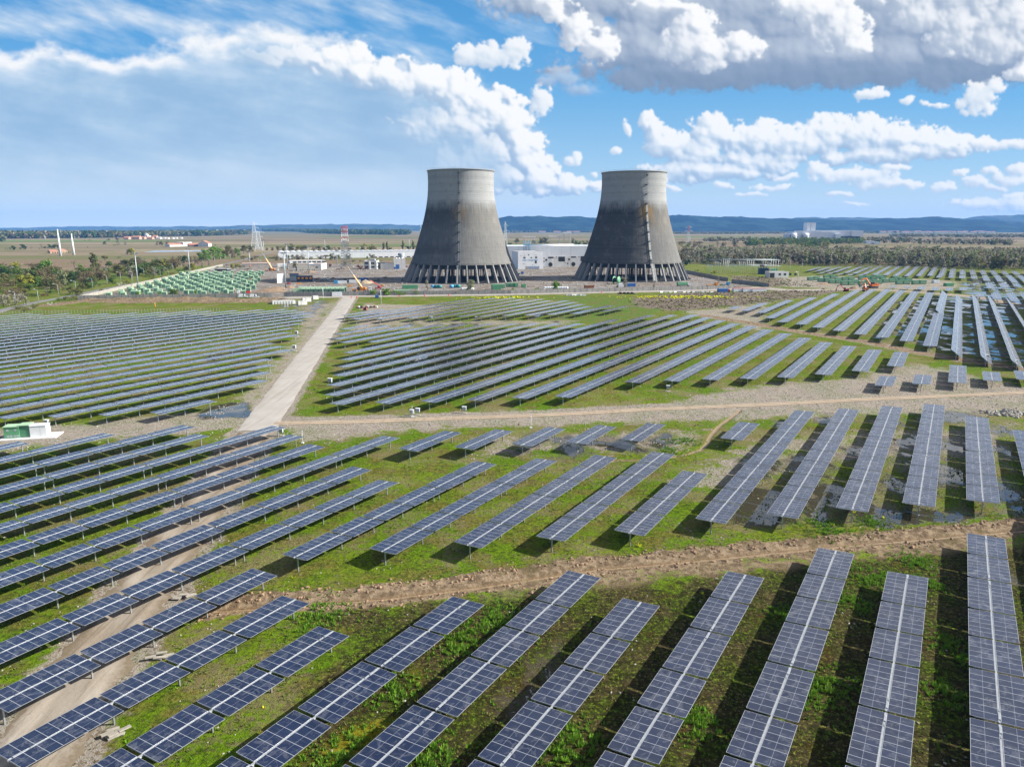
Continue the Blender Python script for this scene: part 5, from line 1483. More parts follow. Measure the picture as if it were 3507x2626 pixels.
# concrete slabs lying in the grass
for (cx, cy, lb) in ((1000, 1385, 'stone slabs scattered in the grass beside the lane, nearest pile'), (1365, 730, 'stone slabs lying in the grass, middle pile'), (1575, 225, 'stone slabs lying in the grass, farthest pile')):
    X_, Y_ = gp(T1, cx, cy)
    root = empty('slab_pile', (X_, Y_, 0), random.random(), lb, 'slab pile', 'slab piles in the grass')
    for k in range(7):
        m = MB(); M = Matrix.Translation((random.uniform(-1.1, 1.1), random.uniform(-.6, .6), .08 + .05 * k)) @ Matrix.Rotation(random.uniform(-.5, .5), 4, 'Z') @ Matrix.Rotation(random.uniform(-.12, .12), 4, 'X')
        m.box(-.55, .55, -.22, .22, -.06, .06, 0, M); m.build('slab', M_stone, root)
# red drum, cable reels, concrete blocks
def reel(x, y, r, w, rz, mat_, label, cat='cable reel', group=None):
    root = empty('cable_reel', (x, y, 0), rz, label, cat, group)
    for s in (-1, 1): m = MB(); m.bar((0, s * w / 2 - .08, r), (0, s * w / 2 + .08, r), r, 20); m.build('flange', mat_, root)
    m = MB(); m.bar((0, -w / 2 + .081, r), (0, w / 2 - .081, r), r * .62, 16); m.build('drum', M_tyre, root)
X_, Y_ = gp(A3, 1778, 1466); reel(X_, Y_, 1.05, 1.8, YA + 1.45, M_red, 'large red cable reel at the left end of the far field')
a, b = gp(A3, 1650, 1420), gp(A3, 1975, 1412)
for k in range(10):
    t = k / 9; reel(a[0] + (b[0] - a[0]) * t, a[1] + (b[1] - a[1]) * t, (.5 + .12 * (k % 3)), .8, YA + random.uniform(.6, 1.8), (M_rust, M_vwhite, M_tyre, M_stone)[k % 4], 'small cable reel in the line behind the red one, %s from the left' % ordinal(k + 1), group='line of small cable reels')
def block(x, y, w, d, h, label, rz=YA + .25):
    m = MB(); m.box(-w / 2, w / 2, -d / 2, d / 2, -.1, h); m.box(-w / 2 + .3, -w / 2 + .7, -d / 2 + .3, d / 2 - .3, h + .003, h + .25); m.box(w / 2 - .7, w / 2 - .3, -d / 2 + .3, d / 2 - .3, h + .003, h + .25)
    o = m.build('concrete_block', M_whitew); o.location = (x, y, 0); o.rotation_euler = (0, 0, rz); tag(o, label, 'concrete block', 'pale concrete blocks outside the wall')
a, b = gp(A3, 275, 1353), gp(A3, 600, 1345)
for k in range(8):
    t = k / 7; block(a[0] + (b[0] - a[0]) * t, a[1] + (b[1] - a[1]) * t, 1.9, 4.5, 2.0, 'pale concrete block in the long row outside the wall, %s from the left' % ordinal(k + 1))
for k, (px, py) in enumerate(((790, 1312), (840, 1310), (960, 1272), (720, 1362), (770, 1360))):
    X_, Y_ = gp(A3, px, py); block(X_, Y_, 3.6, 4, 2.2, 'pale concrete block near the road end, %s of the loose ones' % ordinal(k + 1))

# heaps
def heap_obj(name, t, p, w, d, h, mat_, label, cat='heap'):
    X_, Y_ = gp(t, *p); n = 22
    gx, gy = np.meshgrid(np.linspace(-1, 1, n), np.linspace(-1, 1, n))
    r = np.sqrt(gx ** 2 + gy ** 2)
    z = h * np.clip(1 - r ** 1.5, -.08, 1) * (1 + .35 * fbm(gx * 2 + X_, gy * 2 + Y_, 4, .6, 3)) - .05
    m = MB(); m.add([(gx[i, j] * w / 2, gy[i, j] * d / 2, z[i, j]) for i in range(n) for j in range(n)], [(i * n + j, i * n + j + 1, (i + 1) * n + j + 1, (i + 1) * n + j) for i in range(n - 1) for j in range(n - 1)], 0, True)
    o = m.build(name, mat_); o.location = (X_, Y_, 0); o.rotation_euler = (0, 0, YA); tag(o, label, cat)
for t, p, w, d, h, mt, lb in ((A3, (1780, 1015), 12, 9, 3.2, M_sand, 'pale sand heap right of the crane boom'), (A3, (1860, 1005), 9, 7, 2.4, M_sand, 'smaller sand heap beside the first'), (A3, (220, 1150), 26, 9, 2.6, M_earth, 'brown earth heap inside the wall near the corner mast'),
                              (A3, (330, 1110), 18, 8, 2.4, M_earth, 'brown earth heap left of the green gate containers'), (A3, (540, 1090), 9, 8, 2.2, M_earth, 'small earth heap at the foot of the floodlight mast'), (A3, (880, 835), 14, 10, 2.4, M_earth, 'reddish rubble heap by the grey basin'),
                              (A3, (600, 850), 18, 9, 1.2, M_earth, 'broad reddish rubble heap behind the metal shed'), (B7, (1010, 690), 9, 6, 2.2, M_earth, 'small earth heap left of the orange excavator'), (B7, (720, 650), 16, 8, 1.6, M_earth, 'low brown spoil heap before the right green cabins')):
    heap_obj('earth_heap', t, p, w, d, h, mt, lb)

# vehicles
def wheels(root, pos, r, w=.45):
    for x_, y_ in pos:
        m = MB(); m.bar((x_, y_ - w / 2, r), (x_, y_ + w / 2, r), r, 16); wl_ = m.build('wheel', M_tyre, root)
        m = MB(); s = -1 if y_ < 0 else 1; m.bar((x_, y_ + s * (w / 2 + .003), r), (x_, y_ + s * (w / 2 + .03), r), r * .5, 10); m.build('rim', M_grey, wl_)
def crane(x, y, rz, boom_az, boom_el, L, label):
    root = empty('mobile_crane', (x, y, 0), rz, label, 'crane')
    m = MB(); m.box(-6.5, 6.2, -1.3, 1.3, .75, 1.5); m.box(-6.5, -5.2, -1.35, 1.35, 1.503, 2.2); m.build('carrier', M_orange, root)
    m = MB(); m.box(6.203, 8.2, -1.3, 1.3, .7, 2.4); m.extr([(6.203, 2.403), (8.1, 2.403), (7.7, 3.3), (6.203, 3.4)], -1.25, 1.25); m.build('driver_cab', M_vwhite, root)
    m = MB(); m.box(8.15, 8.24, -1.1, 1.1, 1.9, 2.6); m.box(6.6, 7.7, -1.30, -1.253, 2.5, 3.1); m.build('windscreen', M_wglass, root)
    wheels(root, [(xx, s * 1.15) for xx in (-5.2, -3.6, -1.0, 2.6, 4.2, 5.8) for s in (-1, 1)], .75)
    for xx in (-3.0, 1.6):
        for s in (-1, 1):
            m = MB(); m.box(xx - .2, xx + .2, min(s * 1.3, s * 3.4), max(s * 1.3, s * 3.4), .95, 1.25); m.bar((xx, s * 3.3, .05), (xx, s * 3.3, 1.2), .14, 8); m.bar((xx, s * 3.3, -.05), (xx, s * 3.3, .08), .5, 10); m.build('outrigger', M_orange, root)
    M = Matrix.Rotation(boom_az, 4, 'Z')
    m = MB(); m.box(-3.2, 1.2, -1.2, 1.2, 1.6, 2.5, 0, M); m.box(-4.2, -2.6, -1.35, 1.35, 1.7, 3.2, 0, M); m.box(-1.6, .6, -.5, .5, 2.5, 3.6, 0, M); m.build('superstructure', M_orange, root)
    m = MB(); m.box(.2, 2.2, 1.25, 2.1, 1.6, 3.4, 0, M); m.build('crane_cab', M_wglass, root)
    d = Vector((math.cos(boom_az) * math.cos(boom_el), math.sin(boom_az) * math.cos(boom_el), math.sin(boom_el)))
    b0 = M @ Vector((-1.0, 0, 3.2)); segs = [(0, .42, .62, M_orange), (.36, .62, .50, M_orange), (.58, .80, .40, M_steel_dk), (.78, 1.0, .30, M_steel_dk)]
    for a0, a1, r, mt in segs:
        m = MB(); m.bar(b0 + d * L * a0, b0 + d * L * a1, r, 4); m.build('boom_section', mt, root)
    m = MB(); m.bar(M @ Vector((1.2, 0, 2.4)), b0 + d * L * .28, .22, 8); m.build('lift_ram', M_steel_lt, root)
    m = MB(); e = b0 + d * L; m.box(e.x - .5, e.x + .5, e.y - .4, e.y + .4, e.z - .6, e.z + .3); m.bar(e, e - Vector((0, 0, 6)), .05, 4); m.box(e.x - .25, e.x + .25, e.y - .25, e.y + .25, e.z - 6.8, e.z - 6); m.build('hook_block', M_yellow, root)
    return root
X_, Y_ = gp(A3, 1700, 1148)
tx, ty = fp(A3, 1465, 760); ez = z_at(Y_, tx, ty); ex = ray(tx, ty)[0] / ray(tx, ty)[1] * Y_
bl = math.hypot(ex - X_, ez - 3)
crane(X_, Y_ + 2, YA - .06, math.pi - YA, math.atan2(ez - 3, abs(ex - X_)), bl, 'yellow mobile crane with a raised boom and white cab behind the wall')
X_, Y_ = gp(A3, 225, 815); tx, ty = fp(A3, 60, 510); ez = z_at(Y_, tx, ty); ex = ray(tx, ty)[0] / ray(tx, ty)[1] * Y_
crane(X_, Y_ + 2, YA, math.pi - YA, math.atan2(ez - 3, abs(ex - X_)), math.hypot(ex - X_, ez - 3), 'orange mobile crane among the green cabins at the back of the yard')

def truck(t, p, rz, label, cab, body, bodymat, L=8.0, H=2.6):
    X_, Y_ = gp(t, *p)
    root = empty('truck', (X_, Y_, 0), rz, label, 'truck')
    m = MB(); m.box(-L / 2, L / 2, -.5, .5, .7, 1.05); m.build('chassis', M_tyre, root)
    m = MB(); m.extr([(L / 2 - 2.0, 1.06), (L / 2, 1.06), (L / 2, 2.0), (L / 2 - .35, 3.1), (L / 2 - 2.0, 3.1)], -1.2, 1.2); m.build('cab', cab, root)
    m = MB(); m.box(L / 2 - 1.6, L / 2 - .5, -1.23, -1.203, 2.1, 2.8); m.box(L / 2 - .02, L / 2 + .02, -1.0, 1.0, 1.5, 1.9); m.build('cab_window', M_wglass, root)
    m = MB()
    if body == 'box': m.box(-L / 2, L / 2 - 2.2, -1.25, 1.25, 1.1, 1.1 + H)
    elif body == 'tipper': m.box(-L / 2, L / 2 - 2.2, -1.25, 1.25, 1.1, 1.25); m.box(-L / 2, L / 2 - 2.2, -1.25, -1.15, 1.253, 1.1 + H); m.box(-L / 2, L / 2 - 2.2, 1.15, 1.25, 1.253, 1.1 + H); m.box(-L / 2, -L / 2 + .1, -1.14, 1.14, 1.253, 1.1 + H)
    else: m.box(-L / 2, L / 2 - 2.2, -1.25, 1.25, 1.1, 1.3); m.box(L / 2 - 2.5, L / 2 - 2.35, -1.25, 1.25, 1.303, 2.4)
    m.build('load_bed', bodymat, root)
    wheels(root, [(xx, s * 1.0) for xx in (-L / 2 + 1, -L / 2 + 2.3, L / 2 - 1.2) for s in (-1, 1)], .5)
truck(A2, (1900, 1195), YA + math.pi, 'white truck with a red tipper body at the end of the cabin rows', M_vwhite, 'tipper', M_red, 9, 1.4)
truck(A3, (1115, 968), YA + .1, 'white truck parked in the middle of the yard street', M_vwhite, 'flat', M_grey, 8, 1)
truck(A3, (1765, 978), YA, 'dark blue truck parked right of the crane boom', M_blue, 'box', M_blue, 7, 2)
truck(A3, (1940, 985), YA, 'dark flatbed truck beside the blue one', M_steel_dk, 'flat', M_steel_dk, 9, 1)
truck(B6, (610, 664), YA, 'truck with a long green body before the right tower', M_vwhite, 'box', M_green2, 11, 2.2)
truck(B6, (1010, 660), YA, 'light blue truck by the wall right of the towers', M_blue2, 'flat', M_blue2, 7, 1)
truck(B6, (880, 664), YA, 'orange flatbed truck left of the light blue truck', M_orange, 'flat', M_orange, 10, 1)
truck(B5, (170, 553), YA, 'dark blue truck at the foot of the nearer tower', M_blue, 'flat', M_blue, 7, 1.2)
# sorting machine with round orange ports
X_, Y_ = gp(A3, 785, 985); root = empty('shredder_machine', (X_, Y_, 0), YA, 'dark blue machine with four round orange ports beside the metal shed', 'machine')
m = MB(); m.box(-7, 7, 0, 4, .6, 5.2); m.build('body', worn('navy_paint', (.02, .05, .11), .2, .5), root)
for k in range(4):
    m = MB(); m.bar((-5 + k * 3.4, -.25, 3.0), (-5 + k * 3.4, -.002, 3.0), 1.15, 20); m.build('port', M_orange, root)
m = MB(); m.box(-6.5, -5.5, .3, 3.7, -.1, .597); m.box(5.5, 6.5, .3, 3.7, -.1, .597); m.build('skid', M_tyre, root)
# telehandler and excavators
X_, Y_ = gp(A3, 2000, 1112); root = empty('telehandler', (X_, Y_, 0), YA, 'red telehandler with its boom raised to the left', 'telehandler')
m = MB(); m.box(-2.5, 2.5, -1.0, 1.0, .7, 1.7); m.build('body', M_red, root)
m = MB(); m.box(-.6, .9, -1.0, -.1, 1.703, 2.9); m.build('cab', M_wglass, root)
m = MB(); m.bar((2.2, .4, 2.0), (-4.2, .4, 6.0), .3, 4); m.bar((-4.2, .4, 6.0), (-6.2, .4, 7.3), .2, 4); m.build('boom', M_red, root)
m = MB(); m.box(-6.9, -6.1, -.6, 1.4, 6.7, 7.5); m.build('fork_carriage', M_steel_dk, root)
wheels(root, [(a, s * .95) for a in (-1.8, 1.8) for s in (-1, 1)], .72)
def excavator(t, p, rz, label, s=1.0, mat_=None):
    X_, Y_ = gp(t, *p); mt = mat_ or worn('excavator_orange', (.72, .16, .02), .12, .45)
    root = empty('excavator', (X_, Y_, 0), rz, label, 'excavator')
    for k in (-1, 1):
        m = MB(); m.extr([(-2.2 * s, .1), (-2.4 * s, .5 * s), (-2.1 * s, .95 * s), (2.1 * s, .95 * s), (2.4 * s, .5 * s), (2.2 * s, .1)], k * 1.3 * s - .3 * s, k * 1.3 * s + .3 * s); m.build('crawler_track', M_tyre, root)
    m = MB(); m.box(-2.3 * s, 1.6 * s, -1.35 * s, 1.35 * s, 1.15 * s, 2.1 * s); m.box(-2.6 * s, -1.2 * s, -1.4 * s, 1.4 * s, 1.2 * s, 2.5 * s); m.build('upper_body', mt, root)
    m = MB(); m.box(.1 * s, 1.7 * s, .3 * s, 1.35 * s, 2.103 * s, 3.3 * s); m.build('cab', M_wglass, root)
    m = MB(); m.bar((1.4 * s, -.3 * s, 1.9 * s), (4.3 * s, -.3 * s, 5.2 * s), .34 * s, 4); m.bar((4.3 * s, -.3 * s, 5.2 * s), (6.6 * s, -.3 * s, 4.6 * s), .30 * s, 4); m.build('boom', mt, root)
    m = MB(); m.bar((6.4 * s, -.3 * s, 4.8 * s), (7.4 * s, -.3 * s, 1.9 * s), .24 * s, 4); m.build('stick', mt, root)
    m = MB(); m.extr([(6.7 * s, .9 * s), (7.6 * s, .7 * s), (8.0 * s, 1.5 * s), (7.4 * s, 2.0 * s), (7.0 * s, 1.9 * s)], -.9 * s, .3 * s); m.build('bucket', M_steel_dk, root)
excavator(B7, (1185, 682), math.pi + YA, 'orange excavator with its arm bent over the bare ground', 1.5)
excavator(B7, (1118, 712), YA + 1.2, 'orange excavator lower down, behind a right-field row', 1.1)
excavator(B7, (930, 714), YA + 2.5, 'small red digger at the top of the right field', .9, M_red)
for i, (px, py) in enumerate(((720, 915), (1580, 990), (1800, 915), (1680, 980), (2040, 985), (1350, 1075), (2000, 740), (1080, 1130), (1150, 1140), (1700, 960))):
    excavator(A2, (px, py), random.random() * 6, 'small orange digger working among the green cabins, %s of several' % ordinal(i + 1), .55, None) if i < 7 else None
def car(t, p, rz, body, label):
    X_, Y_ = gp(t, *p)
    root = empty('car', (X_, Y_, 0), rz, label, 'car')
    m = MB(); m.extr([(-2.2, .35), (-2.25, .85), (-1.5, 1.0), (-.9, 1.5), (.7, 1.5), (1.3, 1.0), (2.2, .85), (2.25, .35)], -.9, .9); m.build('body', body, root)
    m = MB(); m.box(-1.0, .75, -.915, -.903, 1.02, 1.4); m.build('window', M_wglass, root)
    wheels(root, [(a, s * .8) for a in (-1.4, 1.4) for s in (-1, 1)], .33, .25)
for i, (t, p, mt, lb) in enumerate(((A2, (1470, 755), M_steel_dk, 'dark car on the shelter roof side of the yard corner'), (A2, (1375, 795), M_vwhite, 'white car beside the corner shelter'), (A3, (1905, 750), M_red, 'red car left of the blue-doored block'),
                                    (B4, (200, 372), M_red, 'red car between the white block and the tower'), (A3, (2060, 1065), M_orange, 'orange car right of the telehandler'), (A3, (985, 955), M_rust, 'brown car behind the shredder'), (A3, (1255, 940), M_rust, 'maroon car behind the blue container'), (A3, (1530, 1070), M_orange, 'orange car left of the crane'), (A3, (690, 1030), M_orange, 'orange car left of the green gate containers'), (A3, (520, 1030), M_red, 'red car near the corner mast'))):
    car(t, p, YA + random.uniform(-.2, .2), mt, lb)
# small white trailers in front of the yard wall
for i, (px, py) in enumerate(((1890, 1250), (2075, 1252))):
    X_, Y_ = gp(A2, px, py); root = empty('pump_trailer', (X_, Y_, 0), YA, 'white pump trailer outside the dark wall, %s' % ('left one' if i == 0 else 'right one'), 'trailer')
    m = MB(); m.box(-3.2, 3.2, -1, 1, .7, 1.0); m.box(-2.8, -.4, -.9, .9, 1.003, 2.6); m.build('frame', M_vwhite, root)
    m = MB(); m.bar((.8, -.9, 1.7), (.8, .9, 1.7), .7, 14); m.build('pump', M_grey, root); wheels(root, [(-1.5, -.9), (-1.5, .9), (1.5, -.9), (1.5, .9)], .45)
# bags, tyres, barriers and cones along the wall
def pile(name, t, x0, x1, yb, n, mk, label, cat):
    a, b = gp(t, x0, yb), gp(t, x1, yb)
    for k in range(n):
        u = (k + .5) / n; mk(a[0] + (b[0] - a[0]) * u, a[1] + (b[1] - a[1]) * u, label % ordinal(k + 1), name, cat, k)
def bag(x, y, lb, nm, cat, k):
    m = MB(); w = 1.9 + .4 * random.random()
    m.lathe([(.1, -.05), (w * .5, 0), (w * .58, .5), (w * .56, 1.2), (w * .42, 1.6), (.2, 1.65), (.01, 1.9)], 10); o = m.build(nm, M_vwhite); o.location = (x, y, 0); tag(o, lb, cat, 'white bulk bags behind the wall')
pile('bulk_bag', B5, 395, 620, 688, 14, bag, 'white bulk bag stacked behind the wall between the towers, %s from the left', 'bag')
pile('bulk_bag', B4, 722, 832, 588, 9, bag, 'white wrapped bale below the nearer tower, %s from the left', 'bale')
def tyre(x, y, lb, nm, cat, k):
    m = MB(); m.lathe([(.55, 0), (.95, .05), (1.05, .35), (.95, .65), (.55, .7), (.5, .35), (.55, 0)], 14)
    if k % 2: m.lathe([(.55, .71), (.95, .76), (1.05, 1.06), (.95, 1.36), (.55, 1.41), (.5, 1.06), (.55, .71)], 14)
    o = m.build(nm, M_tyre); o.location = (x, y, 0); tag(o, lb, cat, 'old tyres at the roadside')
pile('tyre_stack', B5, 1095, 1255, 738, 9, tyre, 'black tyre stack by the pale road, %s from the left', 'tyres')
def barrier(x, y, lb, nm, cat, k):
    m = MB(); m.extr([(-.35, 0), (.35, 0), (.2, .35), (.1, .95), (-.1, .95), (-.2, .35)], -1.2, 1.2); m.box(-.25, .25, -.9, -.5, -.05, .001)
    o = m.build(nm, (M_vwhite, M_grey, M_whitew)[k % 3]); o.location = (x, y, 0); o.rotation_euler = (0, 0, YA + 1.57 + random.uniform(-.3, .3)); tag(o, lb, cat, 'barriers at the roadside')
pile('road_barrier', B5, 610, 790, 752, 7, barrier, 'pale barrier by the road below the right tower, %s from the left', 'barrier')
pile('road_barrier', B6, 380, 900, 724, 12, barrier, 'grey barrier in the line right of the tyres, %s from the left', 'barrier')
for i, (t, p) in enumerate(((A3, (1555, 1250)), (A3, (1645, 1248)), (Z5, (1272, 678)), (Z5, (1485, 676)), (Z5, (1688, 670)), (B5, (940, 728)), (B5, (1112, 726)))):
    X_, Y_ = gp(t, *p); m = MB(); m.lathe([(.9, 0), (.9, .12), (.5, .13), (.32, 1.4), (.01, 1.42)], 12); m.box(-1.0, 1.0, -1.0, 1.0, -.05, -.001); o = m.build('traffic_cone', M_red); o.location = (X_, Y_, 0); o.scale = (.75, .75, .75)
    tag(o, 'red marker cone on the perimeter road, %s from the left' % ordinal(i + 1), 'cone', 'red markers on the road')
for i, (t, x0, x1, yb) in enumerate(((B4, 435, 465, 572), (B4, 470, 500, 572), (B4, 500, 530, 572), (B4, 612, 640, 570), (B4, 645, 675, 568), (B4, 676, 706, 568))):
    X_, Y_ = gp(t, (x0 + x1) / 2, yb); m = MB(); m.bar((-1.6, 0, 1.3), (1.6, 0, 1.3), 1.25, 14); m.box(-1.2, -.8, -.8, .8, -.1, .3); m.box(.8, 1.2, -.8, .8, -.1, .3)
    o = m.build('tank', M_teal if i % 3 else M_blue2); o.location = (X_, Y_, 0); o.rotation_euler = (0, 0, YA); tag(o, 'teal tank lying behind the wall below the nearer tower, %s from the left' % ordinal(i + 1), 'tank', 'teal tanks')
X_, Y_ = gp(B5, 1080, 640); reel(X_, Y_, 3.2, 4.5, YA + .7, M_green2, 'huge dark green reel in front of the right tower')
X_, Y_ = gp(B4, 155, 288); m = MB(); m.lathe([(4.2, 0), (4.2, 7), (3.6, 7.6), (.01, 8.2)], 24); o = m.build('storage_tank', M_grey); o.location = (X_, Y_ , 0); tag(o, 'grey round tank behind the white blue-doored block', 'tank')

# rubble strewn over the yard is built further down
# rubble heap at the right
X_, Y_ = gp(T8, 2095, 195)
root = empty('rubble_heap', (X_, Y_, 0), 0, 'grey heap of broken concrete at the right end of the dirt track', 'rubble heap')
def rock(m, x, y, z, r, mi=0):
    v = []
    for k in range(8):
        a = 2.39996 * k; h = 1 - 2 * (k + .5) / 8; q = math.sqrt(1 - h * h) * r * random.uniform(.7, 1.2)
        v.append((x + q * math.cos(a), y + q * math.sin(a), z + h * r * random.uniform(.6, 1.0)))
    import bmesh
    return v
import bmesh
def rocks_mesh(name, pts, mat_):
    V, F = [], []
    ico = [(0, 0, -1), (.72, -.53, -.45), (-.28, -.85, -.45), (-.89, 0, -.45), (-.28, .85, -.45), (.72, .53, -.45), (.28, -.85, .45), (-.72, -.53, .45), (-.72, .53, .45), (.28, .85, .45), (.89, 0, .45), (0, 0, 1)]
    fi = [(0, 1, 2), (1, 0, 5), (0, 2, 3), (0, 3, 4), (0, 4, 5), (1, 5, 10), (2, 1, 6), (3, 2, 7), (4, 3, 8), (5, 4, 9), (1, 10, 6), (2, 6, 7), (3, 7, 8), (4, 8, 9), (5, 9, 10), (6, 10, 11), (7, 6, 11), (8, 7, 11), (9, 8, 11), (10, 9, 11)]
    for x, y, z, r in pts:
        b = len(V); sx, sy, sz = (r * random.uniform(.6, 1.3) for _ in range(3)); a = random.random() * 6.28; c, s = math.cos(a), math.sin(a)
        for p in ico:
            q = random.uniform(.75, 1.15); px, py, pz = p[0] * sx * q, p[1] * sy * q, p[2] * sz * q * .8
            V.append((x + px * c - py * s, y + px * s + py * c, z + pz))
        F += [tuple(b + i for i in f) for f in fi]
    me = bpy.data.meshes.new(name); me.from_pydata(V, [], F); me.materials.append(mat_); me.update()
    return me
pts = [(random.gauss(0, 2.6), random.gauss(0, 1.5), 0, random.uniform(.25, .7)) for _ in range(260)]
pts = [(x, y, max(0.05, 1.1 * math.exp(-(x / 3) ** 2 - (y / 1.8) ** 2) * random.random()), r) for x, y, z, r in pts]
link_mesh('broken_concrete', rocks_mesh('broken_concrete', pts, M_stone), root)
link_mesh('brick_bits', rocks_mesh('brick_bits', [(x * 1.2, y * 1.2, .05, .18) for x, y, z, r in pts[:80]], M_rust), root)
# ------------------------------------------------------------------ masts, lamps, pylons
def flood_mast(t, base, top, label):
    X_, Y_ = gp(t, *base); h = hz(t, base, top)
    root = empty('floodlight_mast', (X_, Y_, 0), 0, label, 'floodlight mast', 'floodlight masts')
    m = MB(); m.bar((0, 0, -.2), (0, 0, h), .55, 10, .26); m.box(-.9, .9, -.9, .9, -.2, .35); m.build('pole', M_steel_lt, root)
    m = MB()
    for z in (h - .5, h + .4):
        for k in range(12):
            a, b = 2 * math.pi * k / 12, 2 * math.pi * (k + 1) / 12
            m.bar((1.7 * math.cos(a), 1.7 * math.sin(a), z), (1.7 * math.cos(b), 1.7 * math.sin(b), z), .09, 4)
    for k in range(4): a = k * math.pi / 2; m.bar((0, 0, h - .5), (1.7 * math.cos(a), 1.7 * math.sin(a), h - .5), .08, 4)
    m.build('crown_ring', M_steel_dk, root)
    for k in range(8):
        a = 2 * math.pi * k / 8; m = MB()
        M = Matrix.Translation((2.0 * math.cos(a), 2.0 * math.sin(a), h - .2)) @ Matrix.Rotation(a, 4, 'Z') @ Matrix.Rotation(.6, 4, 'Y')
        m.box(-.15, .25, -.4, .4, -.4, .4, 0, M); m.build('floodlight', M_steel_dk, root)
FM = [(A2, (160, 1075), (105, 515), 'tall floodlight mast at the left edge of the green cabin yard'), (A2, (1015, 865), (983, 438), 'tall floodlight mast at the back left of the green cabin yard'),
      (A2, (2003, 722), (1985, 490), 'floodlight mast by the long pinkish canopy'), (A3, (475, 1090), (440, 508), 'tall floodlight mast between the green cabins and the gate containers'),
      (A3, (860, 855), (830, 402), 'tall floodlight mast in front of the low workshop'), (A3, (510, 762), (480, 368), 'tall floodlight mast behind the leftmost low house'),
      (A3, (122, 605), (103, 298), 'floodlight mast at the lattice pylons left of the warehouse'), (A3, (1322, 705), (1312, 478), 'floodlight mast just left of the red and white lattice mast'),
      (A3, (1124, 482), (1110, 275), 'floodlight mast behind the white warehouse'), (B4, (228, 212), (226, 98), 'floodlight mast behind the warehouse next to the nearer tower'),
      (B5, (1187, 612), (1191, 310), 'tall floodlight mast in front of the black-stained tower')]
for a in FM: flood_mast(*a)

def lattice(name, x, y, h, w0, w1, label, mt, bands=None, n=10, arms=(), rz=0.0, group=None, cat='pylon', top_h=0.0):
    """four-legged lattice; arms: (z, half length)"""
    root = empty(name, (x, y, 0), rz, label, cat, group)
    def hw(z): return (w0 + (w1 - w0) * (z / h) ** .75) / 2
    zs = [h * (1 - (1 - k / n) ** 1.25) for k in range(n + 1)]
    r0 = .011 * w0 + .06
    secs = {}
    for k in range(n):
        mi = bands(zs[k] / h) if bands else 0
        m = secs.setdefault(mi, MB())
        a, b, z0, z1 = hw(zs[k]), hw(zs[k + 1]), zs[k], zs[k + 1]
        c0 = [(-a, -a, z0), (a, -a, z0), (a, a, z0), (-a, a, z0)]; c1 = [(-b, -b, z1), (b, -b, z1), (b, b, z1), (-b, b, z1)]
        for i in range(4):
            j = (i + 1) % 4
            m.bar(c0[i], c1[i], r0, 4); m.bar(c0[i], c1[j], r0 * .6, 4); m.bar(c0[j], c1[i], r0 * .6, 4); m.bar(c1[i], c1[j], r0 * .6, 4)
    for mi, m in secs.items(): m.build('lattice_body' if not bands else ('red_section' if mi == 1 else ('white_section' if mi == 2 else 'grey_section')), mt[mi] if isinstance(mt, (list, tuple)) else mt, root)
    m0 = mt[0] if isinstance(mt, (list, tuple)) else mt
    for z, L in arms:
        m = MB(); q = hw(min(z, h))
        for s in (-1, 1):
            m.bar((s * q, -q, z), (s * L, 0, z + .4), r0 * .8, 4); m.bar((s * q, q, z), (s * L, 0, z + .4), r0 * .8, 4); m.bar((s * q, 0, z + h * .055), (s * L, 0, z + .4), r0 * .7, 4)
        m.build('cross_arm', m0, root)
        for s in (-1, 1):
            m = MB(); m.bar((s * L, 0, z + .4), (s * L, 0, z - 2.2), .16, 5); m.build('insulator', M_vwhite, root)
    if top_h: m = MB(); m.bar((0, 0, h), (0, 0, h + top_h), r0, 4); m.build('spike', m0, root)
    return root
M_pyl = worn('pale_lattice_steel', (.50, .54, .56), .1, .5, .2, .5, .1)
M_pylred = worn('red_lattice_steel', (.48, .09, .07), .15, .5, .1, .5, .1)
X_, Y_ = gp(A3, 1468, 740); h = hz(A3, (1468, 740), (1440, 75))
mast = lattice('telecom_mast', X_, Y_, h, 13.5, 6.2, 'red and white lattice mast with dishes standing behind the yard street', [M_steel_dk, M_pylred, M_vwhite], lambda f: 0 if f < .60 else (1 if int((f - .60) / .0667) % 2 else 2), 18, cat='mast', rz=YA)
m = MB(); hh = h * .99
for k in range(14): a = k / 14 * 6.283; m.bar((3.9 * math.cos(a), 3.9 * math.sin(a), hh - 7), (3.9 * math.cos(a), 3.9 * math.sin(a), hh + .8),   .09, 4)
for z in (hh - 7, hh - 3, hh + .8):
    for k in range(14): a, b = k / 14 * 6.283, (k + 1) / 14 * 6.283; m.bar((3.9 * math.cos(a), 3.9 * math.sin(a), z), (3.9 * math.cos(b), 3.9 * math.sin(b), z), .12, 4)
m.build('top_platform', M_pylred, mast)
for px, py in ((1427, 255), (1433, 393), (1415, 328)):
    z = z_at(Y_, *fp(A3, px, py)); m = MB(); m.lathe([(.01, 0), (1.4, .3), (1.7, .8), (1.65, .8), (.01, .1)], 18)
    o = m.build('dish', M_vwhite, mast, ((px - 1448) * KA / 2550 * Y_, -3.0, z), (math.pi / 2, 0, 0))
